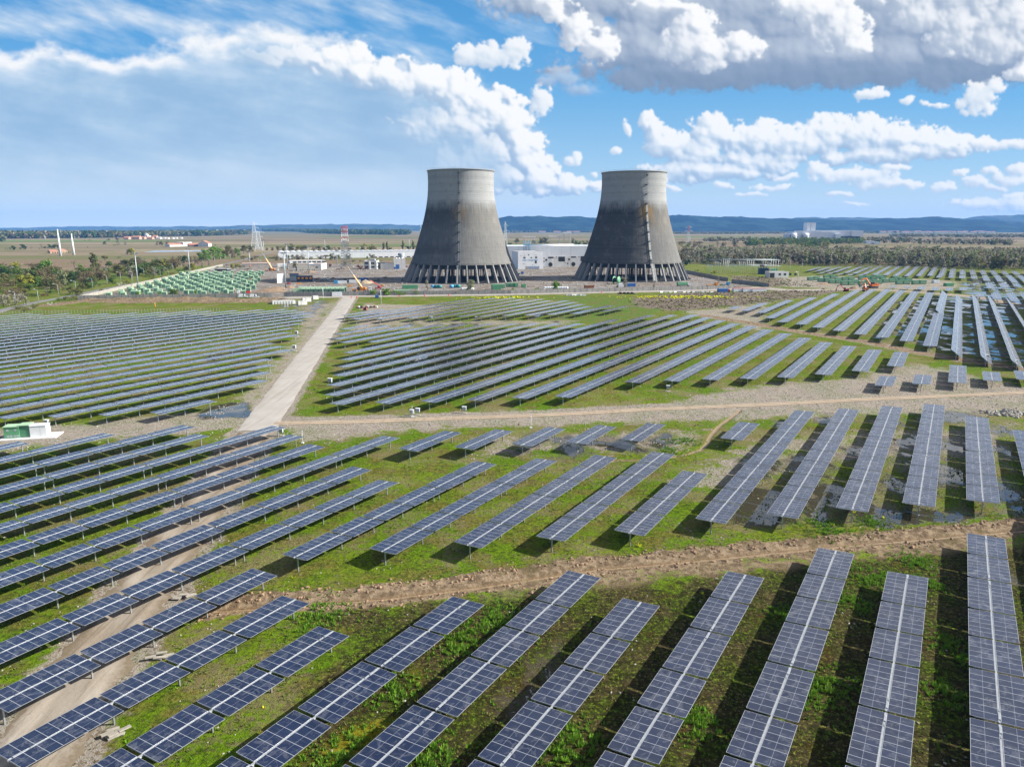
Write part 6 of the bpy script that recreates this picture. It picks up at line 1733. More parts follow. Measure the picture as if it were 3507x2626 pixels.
for t, base, top, w0, w1, arms, lb in ((A2, (2088, 440), (2075, 5), 18, 3, ((.62, 9), (.78, 8), (.93, 6)), 'pale lattice pylon left of the yard, the taller of the pair'), (A2, (2150, 470), (2168, 160), 16, 5, ((.95, 10), (.72, 7)), 'pale lattice pylon right of the taller one'),
                                       (B5, (30, 292), (28, 55), 11, 2, ((.62, 8), (.85, 5)), 'pale lattice pylon rising beside the nearer tower'), (Z5, (1455, 190), (1462, 75), 9, 2, ((.6, 8), (.85, 5)), 'lattice pylon half hidden left of the nearer tower')):
    X_, Y_ = gp(t, *base); h = hz(t, base, top)
    lattice('power_pylon', X_, Y_, h, w0, w1, lb, M_pyl, None, 11, [(z * h, L * 1.25) for z, L in arms], .3, 'pale power pylons', top_h=2)
X_, Y_ = gp(B6, 655, 262); h = hz(B6, (655, 262), (650, 92))
lattice('power_pylon', X_, Y_, h, 12, 3, 'red and grey power pylon in the plain right of the towers', [M_pyl, M_pylred], lambda f: 1 if f > .62 else 0, 12, [(h * .70, 14), (h * .90, 11)], .4, top_h=2)
# portal pylons behind the turbine hall
def portal(t, x0, x1, yb, yt, label):
    a, b = gp(t, x0, yb), gp(t, x1, yb); w = math.hypot(b[0] - a[0], b[1] - a[1]); h = z_at(a[1], *fp(t, x0, yt))
    root = empty('portal_pylon', ((a[0] + b[0]) / 2, (a[1] + b[1]) / 2, 0), 0, label, 'pylon', 'portal pylons behind the hall')
    for s in (-1, 1):
        m = MB()
        for k in range(8):
            f0, f1 = k / 8, (k + 1) / 8
            for dx_, dy_ in ((-1, -1), (1, -1), (1, 1), (-1, 1)):
                q0, q1 = 2.0 * (1 - f0 * .5), 2.0 * (1 - f1 * .5)
                m.bar((s * w * .28 + dx_ * q0 + s * f0 * w * .08, dy_ * q0, f0 * h * .86), (s * w * .28 + dx_ * q1 + s * f1 * w * .08, dy_ * q1, f1 * h * .86), .18, 4)
                m.bar((s * w * .28 + dx_ * q0 + s * f0 * w * .08, dy_ * q0, f0 * h * .86), (s * w * .28 - dx_ * q1 + s * f1 * w * .08, dy_ * q1, f1 * h * .86), .11, 4)
        m.build('leg', M_pyl, root)
    m = MB()
    for k in range(14):
        x0_, x1_ = -w / 2 + w * k / 14, -w / 2 + w * (k + 1) / 14
        z0_ = h * .86 + abs(k - 7) * .0; m.bar((x0_, -1, z0_), (x1_, -1, z0_), .16, 4); m.bar((x0_, 1, z0_ + 2.5), (x1_, 1, z0_ + 2.5), .16, 4); m.bar((x0_, -1, z0_), (x1_, 1, z0_ + 2.5), .12, 4); m.bar((x0_, 1, z0_ + 2.5), (x1_, -1, z0_), .12, 4)
    m.build('cross_beam', M_pyl, root)
    for s in (-1, 1): m = MB(); m.bar((s * w * .36, 0, h * .86 + 2.5), (s * w * .36, 0, h), .2, 4, .05); m.build('horn', M_pyl, root)
portal(B5, 185, 320, 300, 185, 'left portal pylon behind the roof pipe of the turbine hall')
portal(B5, 435, 560, 300, 180, 'middle portal pylon behind the turbine hall')
portal(B5, 570, 650, 300, 140, 'right, taller portal pylon behind the turbine hall')
# white monopole pylons
for base, top, lb in (((998, 562), (947, 120), 'white tubular pylon beside the red-roofed barn, the taller'), ((1217, 548), (1178, 195), 'white tubular pylon right of the taller one')):
    X_, Y_ = gp(A1, *base); h = hz(A1, base, top)
    root = empty('tubular_pylon', (X_, Y_, 0), 0, lb, 'pylon', 'white tubular pylons')
    m = MB(); m.bar((0, 0, -.5), (0, 0, h), 2.3, 14, .8); m.build('shaft', M_vwhite, root)
    for f in (.78, .86, .94):
        for s in (-1, 1): m = MB(); m.bar((s * .5, 0, h * f), (s * 5.5, 0, h * f + 1.0), .3, 6, .15); m.bar((s * 5.2, 0, h * f + 1), (s * 5.2, 0, h * f - 2.6), .2, 5); m.build('cross_arm', M_grey, root)
# overhead wires between pylons on the left and to the right pylon
def wire(a, b, sag, r, label, cat='wire'):
    m = MB(); P = []
    for k in range(15):
        t = k / 14; P.append((a[0] + (b[0] - a[0]) * t, a[1] + (b[1] - a[1]) * t, a[2] + (b[2] - a[2]) * t - 4 * sag * t * (1 - t)))
    for p, q in zip(P, P[1:]): m.bar(p, q, r, 3, caps=False)
    o = m.build('overhead_wire', M_steel_lt); tag(o, label, cat)
X_, Y_ = gp(B6, 655, 262)
for k, z in enumerate((36, 30)):
    wire((X_, Y_, z), (TRT[0] + 60, Y_ - 250, z + 4), 4, .10, 'overhead wire from the red pylon towards the right tower, %s' % ('upper' if k == 0 else 'lower'))
# street lamps
def lamp_proto():
    root = empty('street_lamp', (0, 0, 0), 0, 'street lamp', 'street lamp', 'street lamps along the service road')
    m = MB(); m.bar((0, 0, -.2), (0, 0, 8.2), .13, 8, .08); m.bar((0, 0, 8.2), (-1.9, 0, 8.9), .07, 6, .05); m.build('pole', M_steel_lt, root)
    m = MB(); m.box(-2.9, -1.8, -.22, .22, 8.8, 9.02); m.build('lamp_head', M_vwhite, root)
    return root
lp = lamp_proto()
LPS = [(A1, 265, 1375), (A1, 640, 1338), (A1, 970, 1232), (A1, 1255, 1160), (A1, 1530, 1115), (A1, 1772, 1052), (A1, 1992, 985), (A1, 2190, 975), (A2, 75, 985), (A2, 262, 915), (A2, 432, 895), (A2, 530, 930), (A2, 590, 862), (A2, 735, 820), (A2, 872, 775), (A2, 1118, 790), (A2, 1228, 750), (A2, 1332, 722), (A2, 1425, 690), (A2, 1520, 660), (A2, 1608, 650), (A2, 1690, 640), (A2, 660, 905), (A2, 65, 1030)]
for i, (t, px, py) in enumerate(LPS):
    X_, Y_ = gp(t, px, py); q = copy_tree(lp, 'white-headed street lamp on the service road, %s from the left' % ordinal(i + 1)); q.location = (X_, Y_, 0); q.rotation_euler = (0, 0, rad(random.uniform(-20, 20)) + (0 if i % 3 else .3))
YL = [(A3, 600, 640), (A3, 760, 640), (A3, 1065, 640), (A3, 1265, 650), (A3, 1300, 640), (A2, 2150, 720), (A2, 2185, 715)]
for i, (t, px, py) in enumerate(YL):
    X_, Y_ = gp(t, px, py); q = copy_tree(lp, 'street lamp before the warehouse trees, %s from the left' % ordinal(i + 1), 'street lamps before the warehouse'); q.location = (X_, Y_, 0); q.rotation_euler = (0, 0, random.random() * 6)
for i, (t, px, py) in enumerate(((B6, 1025, 518), (B6, 1135, 540), (B7, 320, 545), (B7, 402, 545), (B7, 510, 560), (B7, 470, 690), (Z7, 415, 575))):
    X_, Y_ = gp(t, px, py); q = copy_tree(lp, 'thin lamp post about the substation, %s from the left' % ordinal(i + 1), 'lamp posts about the substation'); q.location = (X_, Y_, 0); q.scale = (1, 1, 1.5); q.rotation_euler = (0, 0, random.random() * 6)
for o in list(lp.children) + [lp]: bpy.data.objects.remove(o)

# thin wire fence along the left field
a, b = gp(A1, -60, 1535), gp(A2, 1500, 1480)
m, q = MB(), MB(); n = 70
for k in range(n + 1):
    t = k / n; X_, Y_ = a[0] + (b[0] - a[0]) * t - a[0], a[1] + (b[1] - a[1]) * t - a[1]
    m.bar((X_, Y_, -.2), (X_, Y_, 2.3), .06, 4)
for z in (.6, 1.3, 2.0): q.bar((0, 0, z), (b[0] - a[0], b[1] - a[1], z), .02, 3)
root = empty('wire_fence', (a[0], a[1], 0), 0, 'thin wire fence behind the left field of solar rows', 'fence'); m.build('fence_posts', M_galv, root); q.build('wires', M_galv, root)

# substation: insulator posts, bus bars, transformer and hut
X_, Y_ = gp(B7, 60, 548)
sub = empty('substation', (X_, Y_, 0), YA - rad(12), 'white switchyard of thin insulator columns beside the transformer', 'substation')
for r in range(4):
    for k in range(9):
        x_, y_ = -44 + k * 8.6 + r * .8, r * 9.5
        m = MB(); m.bar((x_, y_, -.2), (x_, y_, 8 + (k % 3) * 3.2), .24, 6, .18); m.box(x_ - .7, x_ + .7, y_ - .25, y_ + .25, 8 + (k % 3) * 3.2, 8.7 + (k % 3) * 3.2); m.build('insulator_post', M_vwhite, sub)
for r in range(4):
    m = MB(); m.bar((-46, r * 9.5, 8.4), (28, r * 9.5, 8.4), .12, 5); m.bar((-46, r * 9.5 + 2, 14), (28, r * 9.5 + 2, 14), .12, 5); m.build('bus_bar', M_steel_lt, sub)
X_, Y_ = gp(B7, 152, 552)
tr = empty('transformer', (X_, Y_, 0), YA - rad(12), 'dark blue transformer with cooling fins next to the white hut', 'transformer')
m = MB(); m.box(-4.5, 4.5, 0, 5, 0, 6.5); m.build('tank', worn('dark_blue_steel', (.03, .07, .12), .2, .5), tr)
for k in range(7): m = MB(); m.box(-4.2 + k * 1.3, -3.5 + k * 1.3, -1.4, -.002, .6, 6); m.build('cooling_fin', worn('fin_steel', (.05, .09, .14), .2, .5) if k == 0 else bpy.data.materials['fin_steel'], tr)
m = MB(); m.bar((-3.5, 2.5, 8.6), (3.5, 2.5, 8.6), 1.0, 12); m.build('oil_conservator', M_steel_dk, tr)
for k in range(3): m = MB(); m.bar((-2.5 + k * 2.5, 1, 6.5), (-3.4 + k * 3.4, -.5, 11), .3, 8, .15); m.build('bushing', M_rust, tr)
m = MB(); m.box(4.503, 5.6, .4, 4.6, .3, 6.0); m.build('radiator', M_red, tr)
r_, X_, Y_, an_, w_, h_ = front_building('substation_hut', 'white low hut with small square windows beside the transformer', B7, (205, 585), (388, 583), 530, 9, cat='hut', par=.4, wm=M_whitew, rm=M_roofg)
for k in range(4): m = MB(); m.box(-w_ / 2 + 9.5 + k * 5.4, -w_ / 2 + 12.0 + k * 5.4, -.05, .02, 2.2, 4.2); m.build('window', M_wglass, r_)
m = MB(); m.box(-w_ / 2 + .6, -w_ / 2 + 5.4, -.06, .02, 0, h_ - .8); m.build('opening', M_dark, r_)

# ------------------------------------------------------------------ far buildings
r_, X_, Y_, an_, w_, h_ = front_building('factory', 'big white factory with a square tower beyond the poplar wood', B7, (440, 222), (862, 222), 152, 90, cat='factory', wm=M_white, rm=M_white, par=.4)
sc = Y_ / 2550
def facx(px): return (px - 651) * .36164 * sc
def facz(py): return z_at(Y_, *fp(B7, 651, py))
m = MB(); m.box(facx(578), facx(660), 25, 62, h_ + .5, facz(62)); m.build('tower', M_white, r_)
m = MB(); m.box(facx(611), facx(616), 24.5, 24.99, h_ + .5, facz(64)); m.build('tower_joint', M_grey, r_)
m = MB(); m.box(facx(440), facx(694), -.3, -.01, facz(165), facz(140)); m.build('upper_block', M_vwhite, r_)
m = MB(); m.box(facx(697), facx(972), 4, 80, h_ + .5, facz(138)); m.box(facx(863), facx(972), 4, 80, facz(190), h_ + .45); m.build('long_block', M_white, r_)
m = MB(); m.box(facx(973), facx(1075), -8, 80, facz(192), facz(138)); m.build('end_block', M_vwhite, r_)
m = MB(); m.box(facx(816), facx(864), -14, -.31, 0, facz(170)); m.build('stair_block', M_vwhite, r_)
m = MB(); m.box(facx(866), facx(1060), 0, 70, .5, facz(193)); m.build('open_bay', M_dark, r_)
for px in (398, 510):
    for k in range(3):
        m = MB(); z0 = facz(206 - k * 13); m.bar((facx(px), -12, z0), (facx(px + 55), -12, z0), 7.5, 12); m.build('duct', M_vwhite, r_)
m = MB(); m.box(facx(392), facx(439), 2, 60, 0, facz(168)); m.build('west_block', M_white, r_)
for i, (x0, x1, yb, yt) in enumerate(((138, 216, 212, 200), (1055, 1100, 232, 218), (1125, 1200, 262, 236), (1200, 1260, 268, 246))):
    front_building('shed', 'small white shed near the far factory, %s from the left' % ordinal(i + 1), B7, (x0, yb), (x1, yb), yt, 20, cat='shed', wm=M_white, rm=M_white, par=.2)
# village with the domed church
for i, (x0, x1, yb, yt, rf) in enumerate(((5, 60, 285, 250, 1), (60, 180, 288, 240, 1), (182, 260, 284, 250, 1), (300, 390, 285, 255, 1), (390, 460, 280, 232, 1), (470, 520, 280, 258, 0), (-80, 0, 290, 252, 1), (560, 600, 280, 266, 0), (620, 650, 280, 268, 0), (700, 730, 278, 266, 0), (760, 790, 276, 264, 0), (840, 870, 275, 264, 0))):
    w_kind = 'red-roofed' if rf else 'pale'
    front_building('village_house', '%s house of the far village by the domed church, %s from the left' % (w_kind, ordinal(i + 1)), A2, (x0, yb), (x1, yb), yt + 12, 22, cat='house', wm=worn('village_wall', (.40, .27, .20), .2, .9, 0, .1) if i == 0 else (bpy.data.materials['village_wall'] if rf else M_whitew), rm=M_roofr if rf else M_roofg, roof='gable', rise=6)
r_, X_, Y_, an_, w_, h_ = front_building('church', 'far white church with a tall dome among red roofs', A2, (262, 252), (312, 252), 228, 40, cat='church', wm=M_whitew, rm=M_whitew, par=.6)
zt_ = z_at(Y_, *fp(A2, 272, 205)); zz_ = z_at(Y_, *fp(A2, 272, 178))
m = MB(); m.lathe([(12, h_), (12, zt_ - 6)], 16, c=(-6, 20, 0)); m.build('drum', M_whitew, r_)
m = MB(); m.lathe([(12.5, zt_ - 6), (11, zt_ - 1), (7, zt_ + 4), (2.5, zt_ + 6), (2.2, zz_ - 2), (.1, zz_)], 16, c=(-6, 20, 0)); m.build('dome', M_roofg, r_)
# farmstead
for nm, lb, a, b, yt, dp, wm, rm, rf, ri, nw in (('barn', 'long white barn with a red roof on the farmstead', (682, 410), (908, 404), 378, 18, M_whitew, M_roofr, 'gable', 4, 7), ('silo_house', 'tall grey-white block with a reddish flat top on the farmstead', (908, 404), (1048, 400), 338, 28, M_whitew, M_roofr, 'flat', 0, 0),
                                             ('farm_house', 'dark low farmhouse between the tall block and the long house', (990, 406), (1148, 404), 378, 16, worn('dark_brick', (.09, .06, .06), .3, .9), M_roofr, 'gable', 4, 0), ('farm_house', 'long pale farmhouse with a row of small windows', (1152, 406), (1315, 406), 355, 18, M_grey, M_roofr, 'gable', 4, 8), ('farm_house', 'white gabled house at the right end of the farmstead', (1318, 408), (1372, 406), 356, 30, M_whitew, M_roofr, 'gable', 7, 0)):
    r_, X_, Y_, an_, w_, h_ = front_building(nm, lb, A2, a, b, yt, dp, cat='farm building', wm=wm, rm=rm, roof=rf, rise=ri or 2)
    for k in range(nw): m = MB(); m.box(-w_ / 2 + (k + .35) * w_ / nw, -w_ / 2 + (k + .65) * w_ / nw, -.08, .02, h_ * .42, h_ * .72); m.build('window', M_wglass, r_)
for nm, lb, a, b, yt, dp in (('barn', 'red-roofed open barn behind the taller tubular pylon', (830, 517), (965, 514), 492, 16), ('barn', 'pale red-roofed barn right of the taller tubular pylon', (1030, 512), (1110, 506), 478, 14)):
    r_, X_, Y_, an_, w_, h_ = front_building(nm, lb, A1, a, b, yt, dp, cat='barn', wm=worn('ochre_wall', (.45, .34, .22), .15, .9), rm=M_roofr, roof='gable', rise=3.5)
    for k in range(3): m = MB(); m.box(-w_ / 2 + 3 + k * w_ / 3.4, -w_ / 2 + 3 + (k + .6) * w_ / 3.4, -.1, .02, 0, h_ * .75); m.build('opening', M_dark, r_)
# long low plastic-covered strip in the fields
P_ = [gp(A2, 265, 500), gp(A2, 1220, 488), gp(A2, 1290, 470), gp(A2, 420, 478)]
m = MB(); m.prism([(x, y) for x, y in P_], .05, .35); o = m.build('flooded_field', plain('pale_water', (.30, .34, .37), .12)); tag(o, 'pale flooded strip in the fields', 'field', kind='structure')
for i, (x0, x1) in enumerate(((380, 470), (520, 600), (640, 700), (700, 790))):
    X_, Y_ = gp(B5, x0, 164); building('town_house', 'pale building of the far town below the blue hills, %s from the left' % ordinal(i + 1), 'building', X_, Y_, 0, 60, 30, 14, M_whitew, M_roofr, 'gable', 4)
for i in range(26):
    px = 60 + i * 38 + random.uniform(-14, 14); X_, Y_ = gp(B8, px, 148 + random.uniform(-3, 4))
    building('town_house', 'small house of the far village below the right hills, %s from the left' % ordinal(i + 1), 'building', X_, Y_, 0, random.uniform(24, 50), 22, random.uniform(8, 14), M_whitew, M_roofr, 'gable', 5, group='houses below the right hills')

# ------------------------------------------------------------------ hills
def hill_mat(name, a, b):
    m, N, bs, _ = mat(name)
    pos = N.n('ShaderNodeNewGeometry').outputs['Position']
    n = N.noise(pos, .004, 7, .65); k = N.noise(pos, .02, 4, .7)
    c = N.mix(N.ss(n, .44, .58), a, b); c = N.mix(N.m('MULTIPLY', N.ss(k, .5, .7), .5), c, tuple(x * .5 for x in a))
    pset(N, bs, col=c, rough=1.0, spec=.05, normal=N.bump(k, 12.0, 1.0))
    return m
def hills(name, ridge, dist, depth, material, label, seed):
    """ridge: (photo x, photo y) of the skyline at the given distance ahead"""
    xs_ = np.array([ray(px, py)[0] / ray(px, py)[1] * dist for px, py in ridge]); zs_ = np.array([z_at(dist, px, py) for px, py in ridge])
    nx_ = 260; ny_ = 26
    X = np.linspace(xs_[0], xs_[-1], nx_); R = np.interp(X, xs_, zs_)
    k = np.ones(5) / 5; R = np.convolve(np.pad(R, 2, mode='edge'), k, 'valid')
    T = np.linspace(0, 1, ny_)
    GX_, GT = np.meshgrid(X, T); RR = np.meshgrid(R, T)[0]
    GYY = dist - depth + GT * depth * 1.5
    prof = np.where(GT < .667, np.clip(GT / .667, 0, 1) ** .85, np.clip((1 - GT) / .333, 0, 1))
    nz = fbm(GX_ / (depth * .35), GYY / (depth * .35), 5, .55, seed)
    RR = RR * (1 + .20 * fbm(GX_ / 330 + seed, GX_ * 0 + .5, 4, .6, seed + 9))
    ZZ = np.maximum(RR, 20) * prof * (1 + .30 * nz * (1 - np.clip((prof - .85) / .15, 0, 1))) + 14 * fbm(GX_ / 260, GYY / 260, 5, .6, seed + 5) * (prof > .02) - 2
    m = MB(); m.add([(GX_[j, i], GYY[j, i], ZZ[j, i]) for j in range(ny_) for i in range(nx_)], [(j * nx_ + i, j * nx_ + i + 1, (j + 1) * nx_ + i + 1, (j + 1) * nx_ + i) for j in range(ny_ - 1) for i in range(nx_ - 1)], 0, True)
    o = m.build(name, material); tag(o, label, 'hills', kind='structure')
HM1 = hill_mat('haze_tinted_hill', (.004, .018, .030), (.018, .044, .050)); HM2 = hill_mat('far_hill', (.03, .06, .07), (.07, .09, .09))  # near hills: blue of the distant air painted into the colour of the woods
hills('hills', [(1500, 775), (1640, 760), (1700, 748), (1753, 742), (1790, 737), (1836, 736), (1870, 743), (1932, 744), (1990, 740), (2030, 741), (2080, 747), (2150, 744), (2230, 742), (2290, 738), (2350, 737), (2414, 735), (2525, 739), (2635, 745), (2746, 749), (2856, 750), (2994, 752), (3060, 748), (3132, 744), (3210, 741), (3270, 746), (3339, 752), (3407, 757), (3507, 762), (3700, 770), (3900, 775)], 8800, 1500, HM1, 'dark blue wooded hills along the right horizon', 51)
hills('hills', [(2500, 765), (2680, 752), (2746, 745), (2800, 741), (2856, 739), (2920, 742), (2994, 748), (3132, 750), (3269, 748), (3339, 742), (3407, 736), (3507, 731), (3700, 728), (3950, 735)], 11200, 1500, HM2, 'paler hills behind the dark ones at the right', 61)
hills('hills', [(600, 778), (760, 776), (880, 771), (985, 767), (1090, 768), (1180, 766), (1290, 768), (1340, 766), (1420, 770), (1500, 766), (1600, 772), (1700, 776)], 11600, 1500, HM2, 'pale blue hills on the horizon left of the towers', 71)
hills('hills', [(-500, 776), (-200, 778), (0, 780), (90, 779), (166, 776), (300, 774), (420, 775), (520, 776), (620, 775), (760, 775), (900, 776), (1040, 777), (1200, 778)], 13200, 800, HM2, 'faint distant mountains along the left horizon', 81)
# ------------------------------------------------------------------ vegetation
def leaf_mat(name, a, b, dark=None):
    m, N, bs, out = mat(name)
    pos = N.n('ShaderNodeNewGeometry').outputs['Position']
    oi = N.n('ShaderNodeObjectInfo').outputs['Random']
    n = N.noise(pos, .35, 4, .6); k = N.noise(pos, 2.2, 3, .6)
    c = N.mix(N.m('ADD', N.m('MULTIPLY', n, .7), N.m('MULTIPLY', oi, .3)), a, b)
    c = N.mix(N.m('MULTIPLY', N.ss(k, .5, .75), .45), c, dark or tuple(x * .5 for x in a))
    pset(N, bs, col=c, rough=.85, spec=.05)
    tr = N.n('ShaderNodeBsdfTranslucent'); N.put(tr.inputs[0], c)
    mx = N.n('ShaderNodeMixShader'); mx.inputs[0].default_value = .28
    N.t.links.new(bs.outputs[0], mx.inputs[1]); N.t.links.new(tr.outputs[0], mx.inputs[2]); N.t.links.new(mx.outputs[0], out.inputs[0])
    return m
LM = dict(green=leaf_mat('leaf_green', (0.075, 0.128, 0.030), (0.120, 0.180, 0.042)), fresh=leaf_mat('leaf_fresh', (0.128, 0.240, 0.045), (0.180, 0.285, 0.060)), yellow=leaf_mat('leaf_yellow', (0.225, 0.240, 0.038), (0.300, 0.277, 0.045)),
          dark=leaf_mat('leaf_dark', (0.033, 0.075, 0.024), (0.060, 0.105, 0.033)), brown=leaf_mat('leaf_brown', (0.150, 0.120, 0.068), (0.188, 0.150, 0.083)), grey=leaf_mat('leaf_grey', (0.25, 0.235, 0.18), (0.33, 0.31, 0.23)), sage=leaf_mat('leaf_sage', (0.21, 0.235, 0.12), (0.28, 0.30, 0.15)), blossom=leaf_mat('leaf_blossom', (0.540, 0.510, 0.465), (0.690, 0.660, 0.600)), olive=leaf_mat('leaf_olive', (0.120, 0.128, 0.045), (0.165, 0.158, 0.057)))
M_bark = worn('bark', (.11, .085, .065), .25, .95, 0, 2, .3)
M_barkp = worn('pale_bark', (.26, .24, .21), .2, .95, 0, 2, .3)

def crown_arrays(rng, shape, n, leaf, H, Wd, base):
    """leaf quads spread through clumps; returns verts (n*4,3)"""
    pts = []
    if shape == 'round': nc = 13; cl = [(rng.normal(0, .27) * Wd, rng.normal(0, .27) * Wd, base + (H - base) * (.12 + .78 * rng.random() ** .9), Wd * rng.uniform(.17, .30)) for _ in range(nc)]
    elif shape == 'column': nc = 14; cl = [(rng.normal(0, .15) * Wd, rng.normal(0, .15) * Wd, base + (H - base) * (k + .5) / nc, Wd * .34 * math.sin(math.pi * (.12 + .82 * (k + .5) / nc)) ** .7) for k in range(nc)]
    elif shape == 'bush': nc = 9; cl = [(rng.normal(0, .33) * Wd, rng.normal(0, .33) * Wd, H * rng.uniform(.18, .62), Wd * rng.uniform(.15, .26)) for _ in range(nc)]
    elif shape == 'pine': nc = 8; cl = [(rng.normal(0, .28) * Wd, rng.normal(0, .28) * Wd, H * rng.uniform(.80, .95), Wd * .2) for _ in range(nc)]
    else: nc = 12; cl = [(rng.normal(0, .2) * Wd, rng.normal(0, .2) * Wd, base + (H - base) * rng.uniform(.05, .95), Wd * rng.uniform(.16, .28)) for _ in range(nc)]
    cl = np.array(cl); w = cl[:, 3] ** 2; idx = rng.choice(nc, n, p=w / w.sum())
    d = rng.normal(size=(n, 3)); d /= np.linalg.norm(d, axis=1)[:, None]
    r = cl[idx, 3][:, None] * rng.uniform(.45, 1.05, (n, 1)) ** .6
    P = cl[idx, :3] + d * r * np.array([1, 1, .82])
    P[:, 2] = np.maximum(P[:, 2], .15)
    nrm = d + rng.normal(0, .6, (n, 3)); nrm /= np.linalg.norm(nrm, axis=1)[:, None]
    u = np.cross(nrm, rng.normal(size=(n, 3))); u /= np.linalg.norm(u, axis=1)[:, None]; v = np.cross(nrm, u)
    s = leaf * rng.uniform(.6, 1.35, (n, 1))
    return np.stack([P - u * s - v * s * .7, P + u * s - v * s * .6, P + u * s * .8 + v * s * .8, P - u * s * .7 + v * s * .7], 1).reshape(-1, 3)
def quads_mesh(name, V, mats, mi=None):
    me = bpy.data.meshes.new(name); n = len(V) // 4
    me.vertices.add(len(V)); me.vertices.foreach_set('co', V.astype(np.float32).ravel())
    me.loops.add(len(V)); me.loops.foreach_set('vertex_index', np.arange(len(V), dtype=np.int32))
    me.polygons.add(n); me.polygons.foreach_set('loop_start', np.arange(0, len(V), 4, dtype=np.int32))
    for m_ in mats: me.materials.append(m_)
    if mi is not None: me.polygons.foreach_set('material_index', mi.astype(np.int32))
    me.update()
    return me
def trunk_mesh(rng, H, base, r, limbs, spread, mt):
    m = MB(); m.bar((0, 0, -.3), (0, 0, base + (H - base) * .55), r, 7, r * .35)
    for k in range(limbs):
        a = rng.uniform(0, 6.28); z0 = base * .7 + (H - base) * rng.uniform(.05, .45); L = spread * rng.uniform(.5, 1.0)
        e = (L * math.cos(a), L * math.sin(a), z0 + (H - z0) * rng.uniform(.35, .9)); md = (e[0] * .5, e[1] * .5, z0 + (e[2] - z0) * .42)
        m.bar((0, 0, z0), md, r * .45, 5, r * .3); m.bar(md, e, r * .3, 4, r * .08)
        for q in range(3):
            b = rng.uniform(0, 6.28); m.bar(md, (md[0] + math.cos(b) * L * .4, md[1] + math.sin(b) * L * .4, md[2] + L * rng.uniform(.2, .6)), r * .18, 3, r * .05)
    return m.mesh('trunk', mt)
PROTO = {}
def proto_tree(kind, v):
    k = (kind, v)
    if k in PROTO: return PROTO[k]
    rng = np.random.default_rng(abs(hash(kind)) % 9973 if False else sum(map(ord, kind)) * 7 + v)
    # unit trees, 10 m tall
    shape, lm, W_, n, leaf, base = {
        'green': ('round', 'green', 8.5, 760, .42, .7), 'fresh': ('round', 'fresh', 7.5, 700, .42, .7), 'yellow': ('round', 'yellow', 8.5, 740, .42, .6), 'dark': ('round', 'dark', 8.0, 700, .42, .5),
        'brown': ('round', 'brown', 9.0, 640, .34, .7), 'olive': ('round', 'olive', 8.5, 700, .40, .6), 'poplar': ('column', 'olive', 3.0, 420, .30, .8), 'greenpoplar': ('column', 'green', 3.2, 420, .30, .8), 'bare': ('sparse', 'brown', 9.0, 120, .16, 2.2), 'sage': ('tall', 'sage', 6.5, 560, .34, 1.0),
        'grey': ('tall', 'grey', 6.0, 480, .30, .8), 'bush': ('bush', 'olive', 11, 420, .42, 0), 'greybush': ('bush', 'grey', 13, 420, .42, 0), 'blossom': ('bush', 'blossom', 11, 260, .30, 0), 'greenbush': ('bush', 'green', 12, 420, .42, 0), 'freshbush': ('bush', 'fresh', 10, 420, .42, 0), 'redbush': ('bush', 'brown', 12, 420, .4, 0), 'pine': ('pine', 'olive', 7, 260, .4, 6)}[kind]
    V = crown_arrays(rng, shape, n, leaf, 10.0, W_, base)
    cm = quads_mesh('crown', V, [LM[lm] if kind != 'redbush' else leaf_mat('leaf_red', (0.112, 0.045, 0.042), (0.165, 0.075, 0.053))])
    tm = trunk_mesh(rng, 10.0, max(base, .8), .24 if 'bush' not in kind else .12, 9 if kind == 'bare' else (5 if shape != 'column' else 2), W_ * (.36 if shape != 'column' else .14), M_bark)
    PROTO[k] = (cm, tm)
    return PROTO[k]
DESC = {'green': 'mid-green broad tree', 'fresh': 'light green leafy tree', 'yellow': 'yellow-green tree', 'dark': 'dark green dense tree', 'brown': 'brownish budding tree', 'olive': 'olive-green tree', 'poplar': 'slim columnar poplar', 'greenpoplar': 'slim green poplar', 'bare': 'bare branching tree', 'sage': 'pale sage-green tree', 'grey': 'grey leafless tree',
        'bush': 'olive bush', 'greybush': 'grey leafless thicket', 'blossom': 'white blossoming bush', 'greenbush': 'green bush', 'freshbush': 'light green bush', 'redbush': 'dark reddish bush', 'pine': 'flat-topped pine'}
_tc = {}
def tree(kind, x, y, h, where, wscale=1.0, group=None):
    v = random.randrange(3); cm, tm = proto_tree(kind, v)
    key = (kind, where); _tc[key] = _tc.get(key, 0) + 1
    nm = {'poplar': 'poplar_tree', 'greenpoplar': 'poplar_tree', 'pine': 'pine_tree'}.get(kind, 'bush' if 'bush' in kind or kind == 'blossom' else 'tree')
    o = empty(nm, (x, y, 0), random.random() * 6.283, '%s %s, %s of its kind there' % (DESC[kind], where, ordinal(_tc[key])), 'bush' if nm == 'bush' else 'tree', group or ('trees ' + where))
    s = h / 10.0; o.scale = (s * wscale, s * wscale, s)
    link_mesh('crown', cm, o); link_mesh('trunk', tm, o)
    return o
def px_tree(kind, t, px, yb, yt, where, ws=1.0):
    X_, Y_ = gp(t, px, yb); h = z_at(Y_, *fp(t, px, yt)); tree(kind, X_, Y_, max(1.2, h), where, ws)

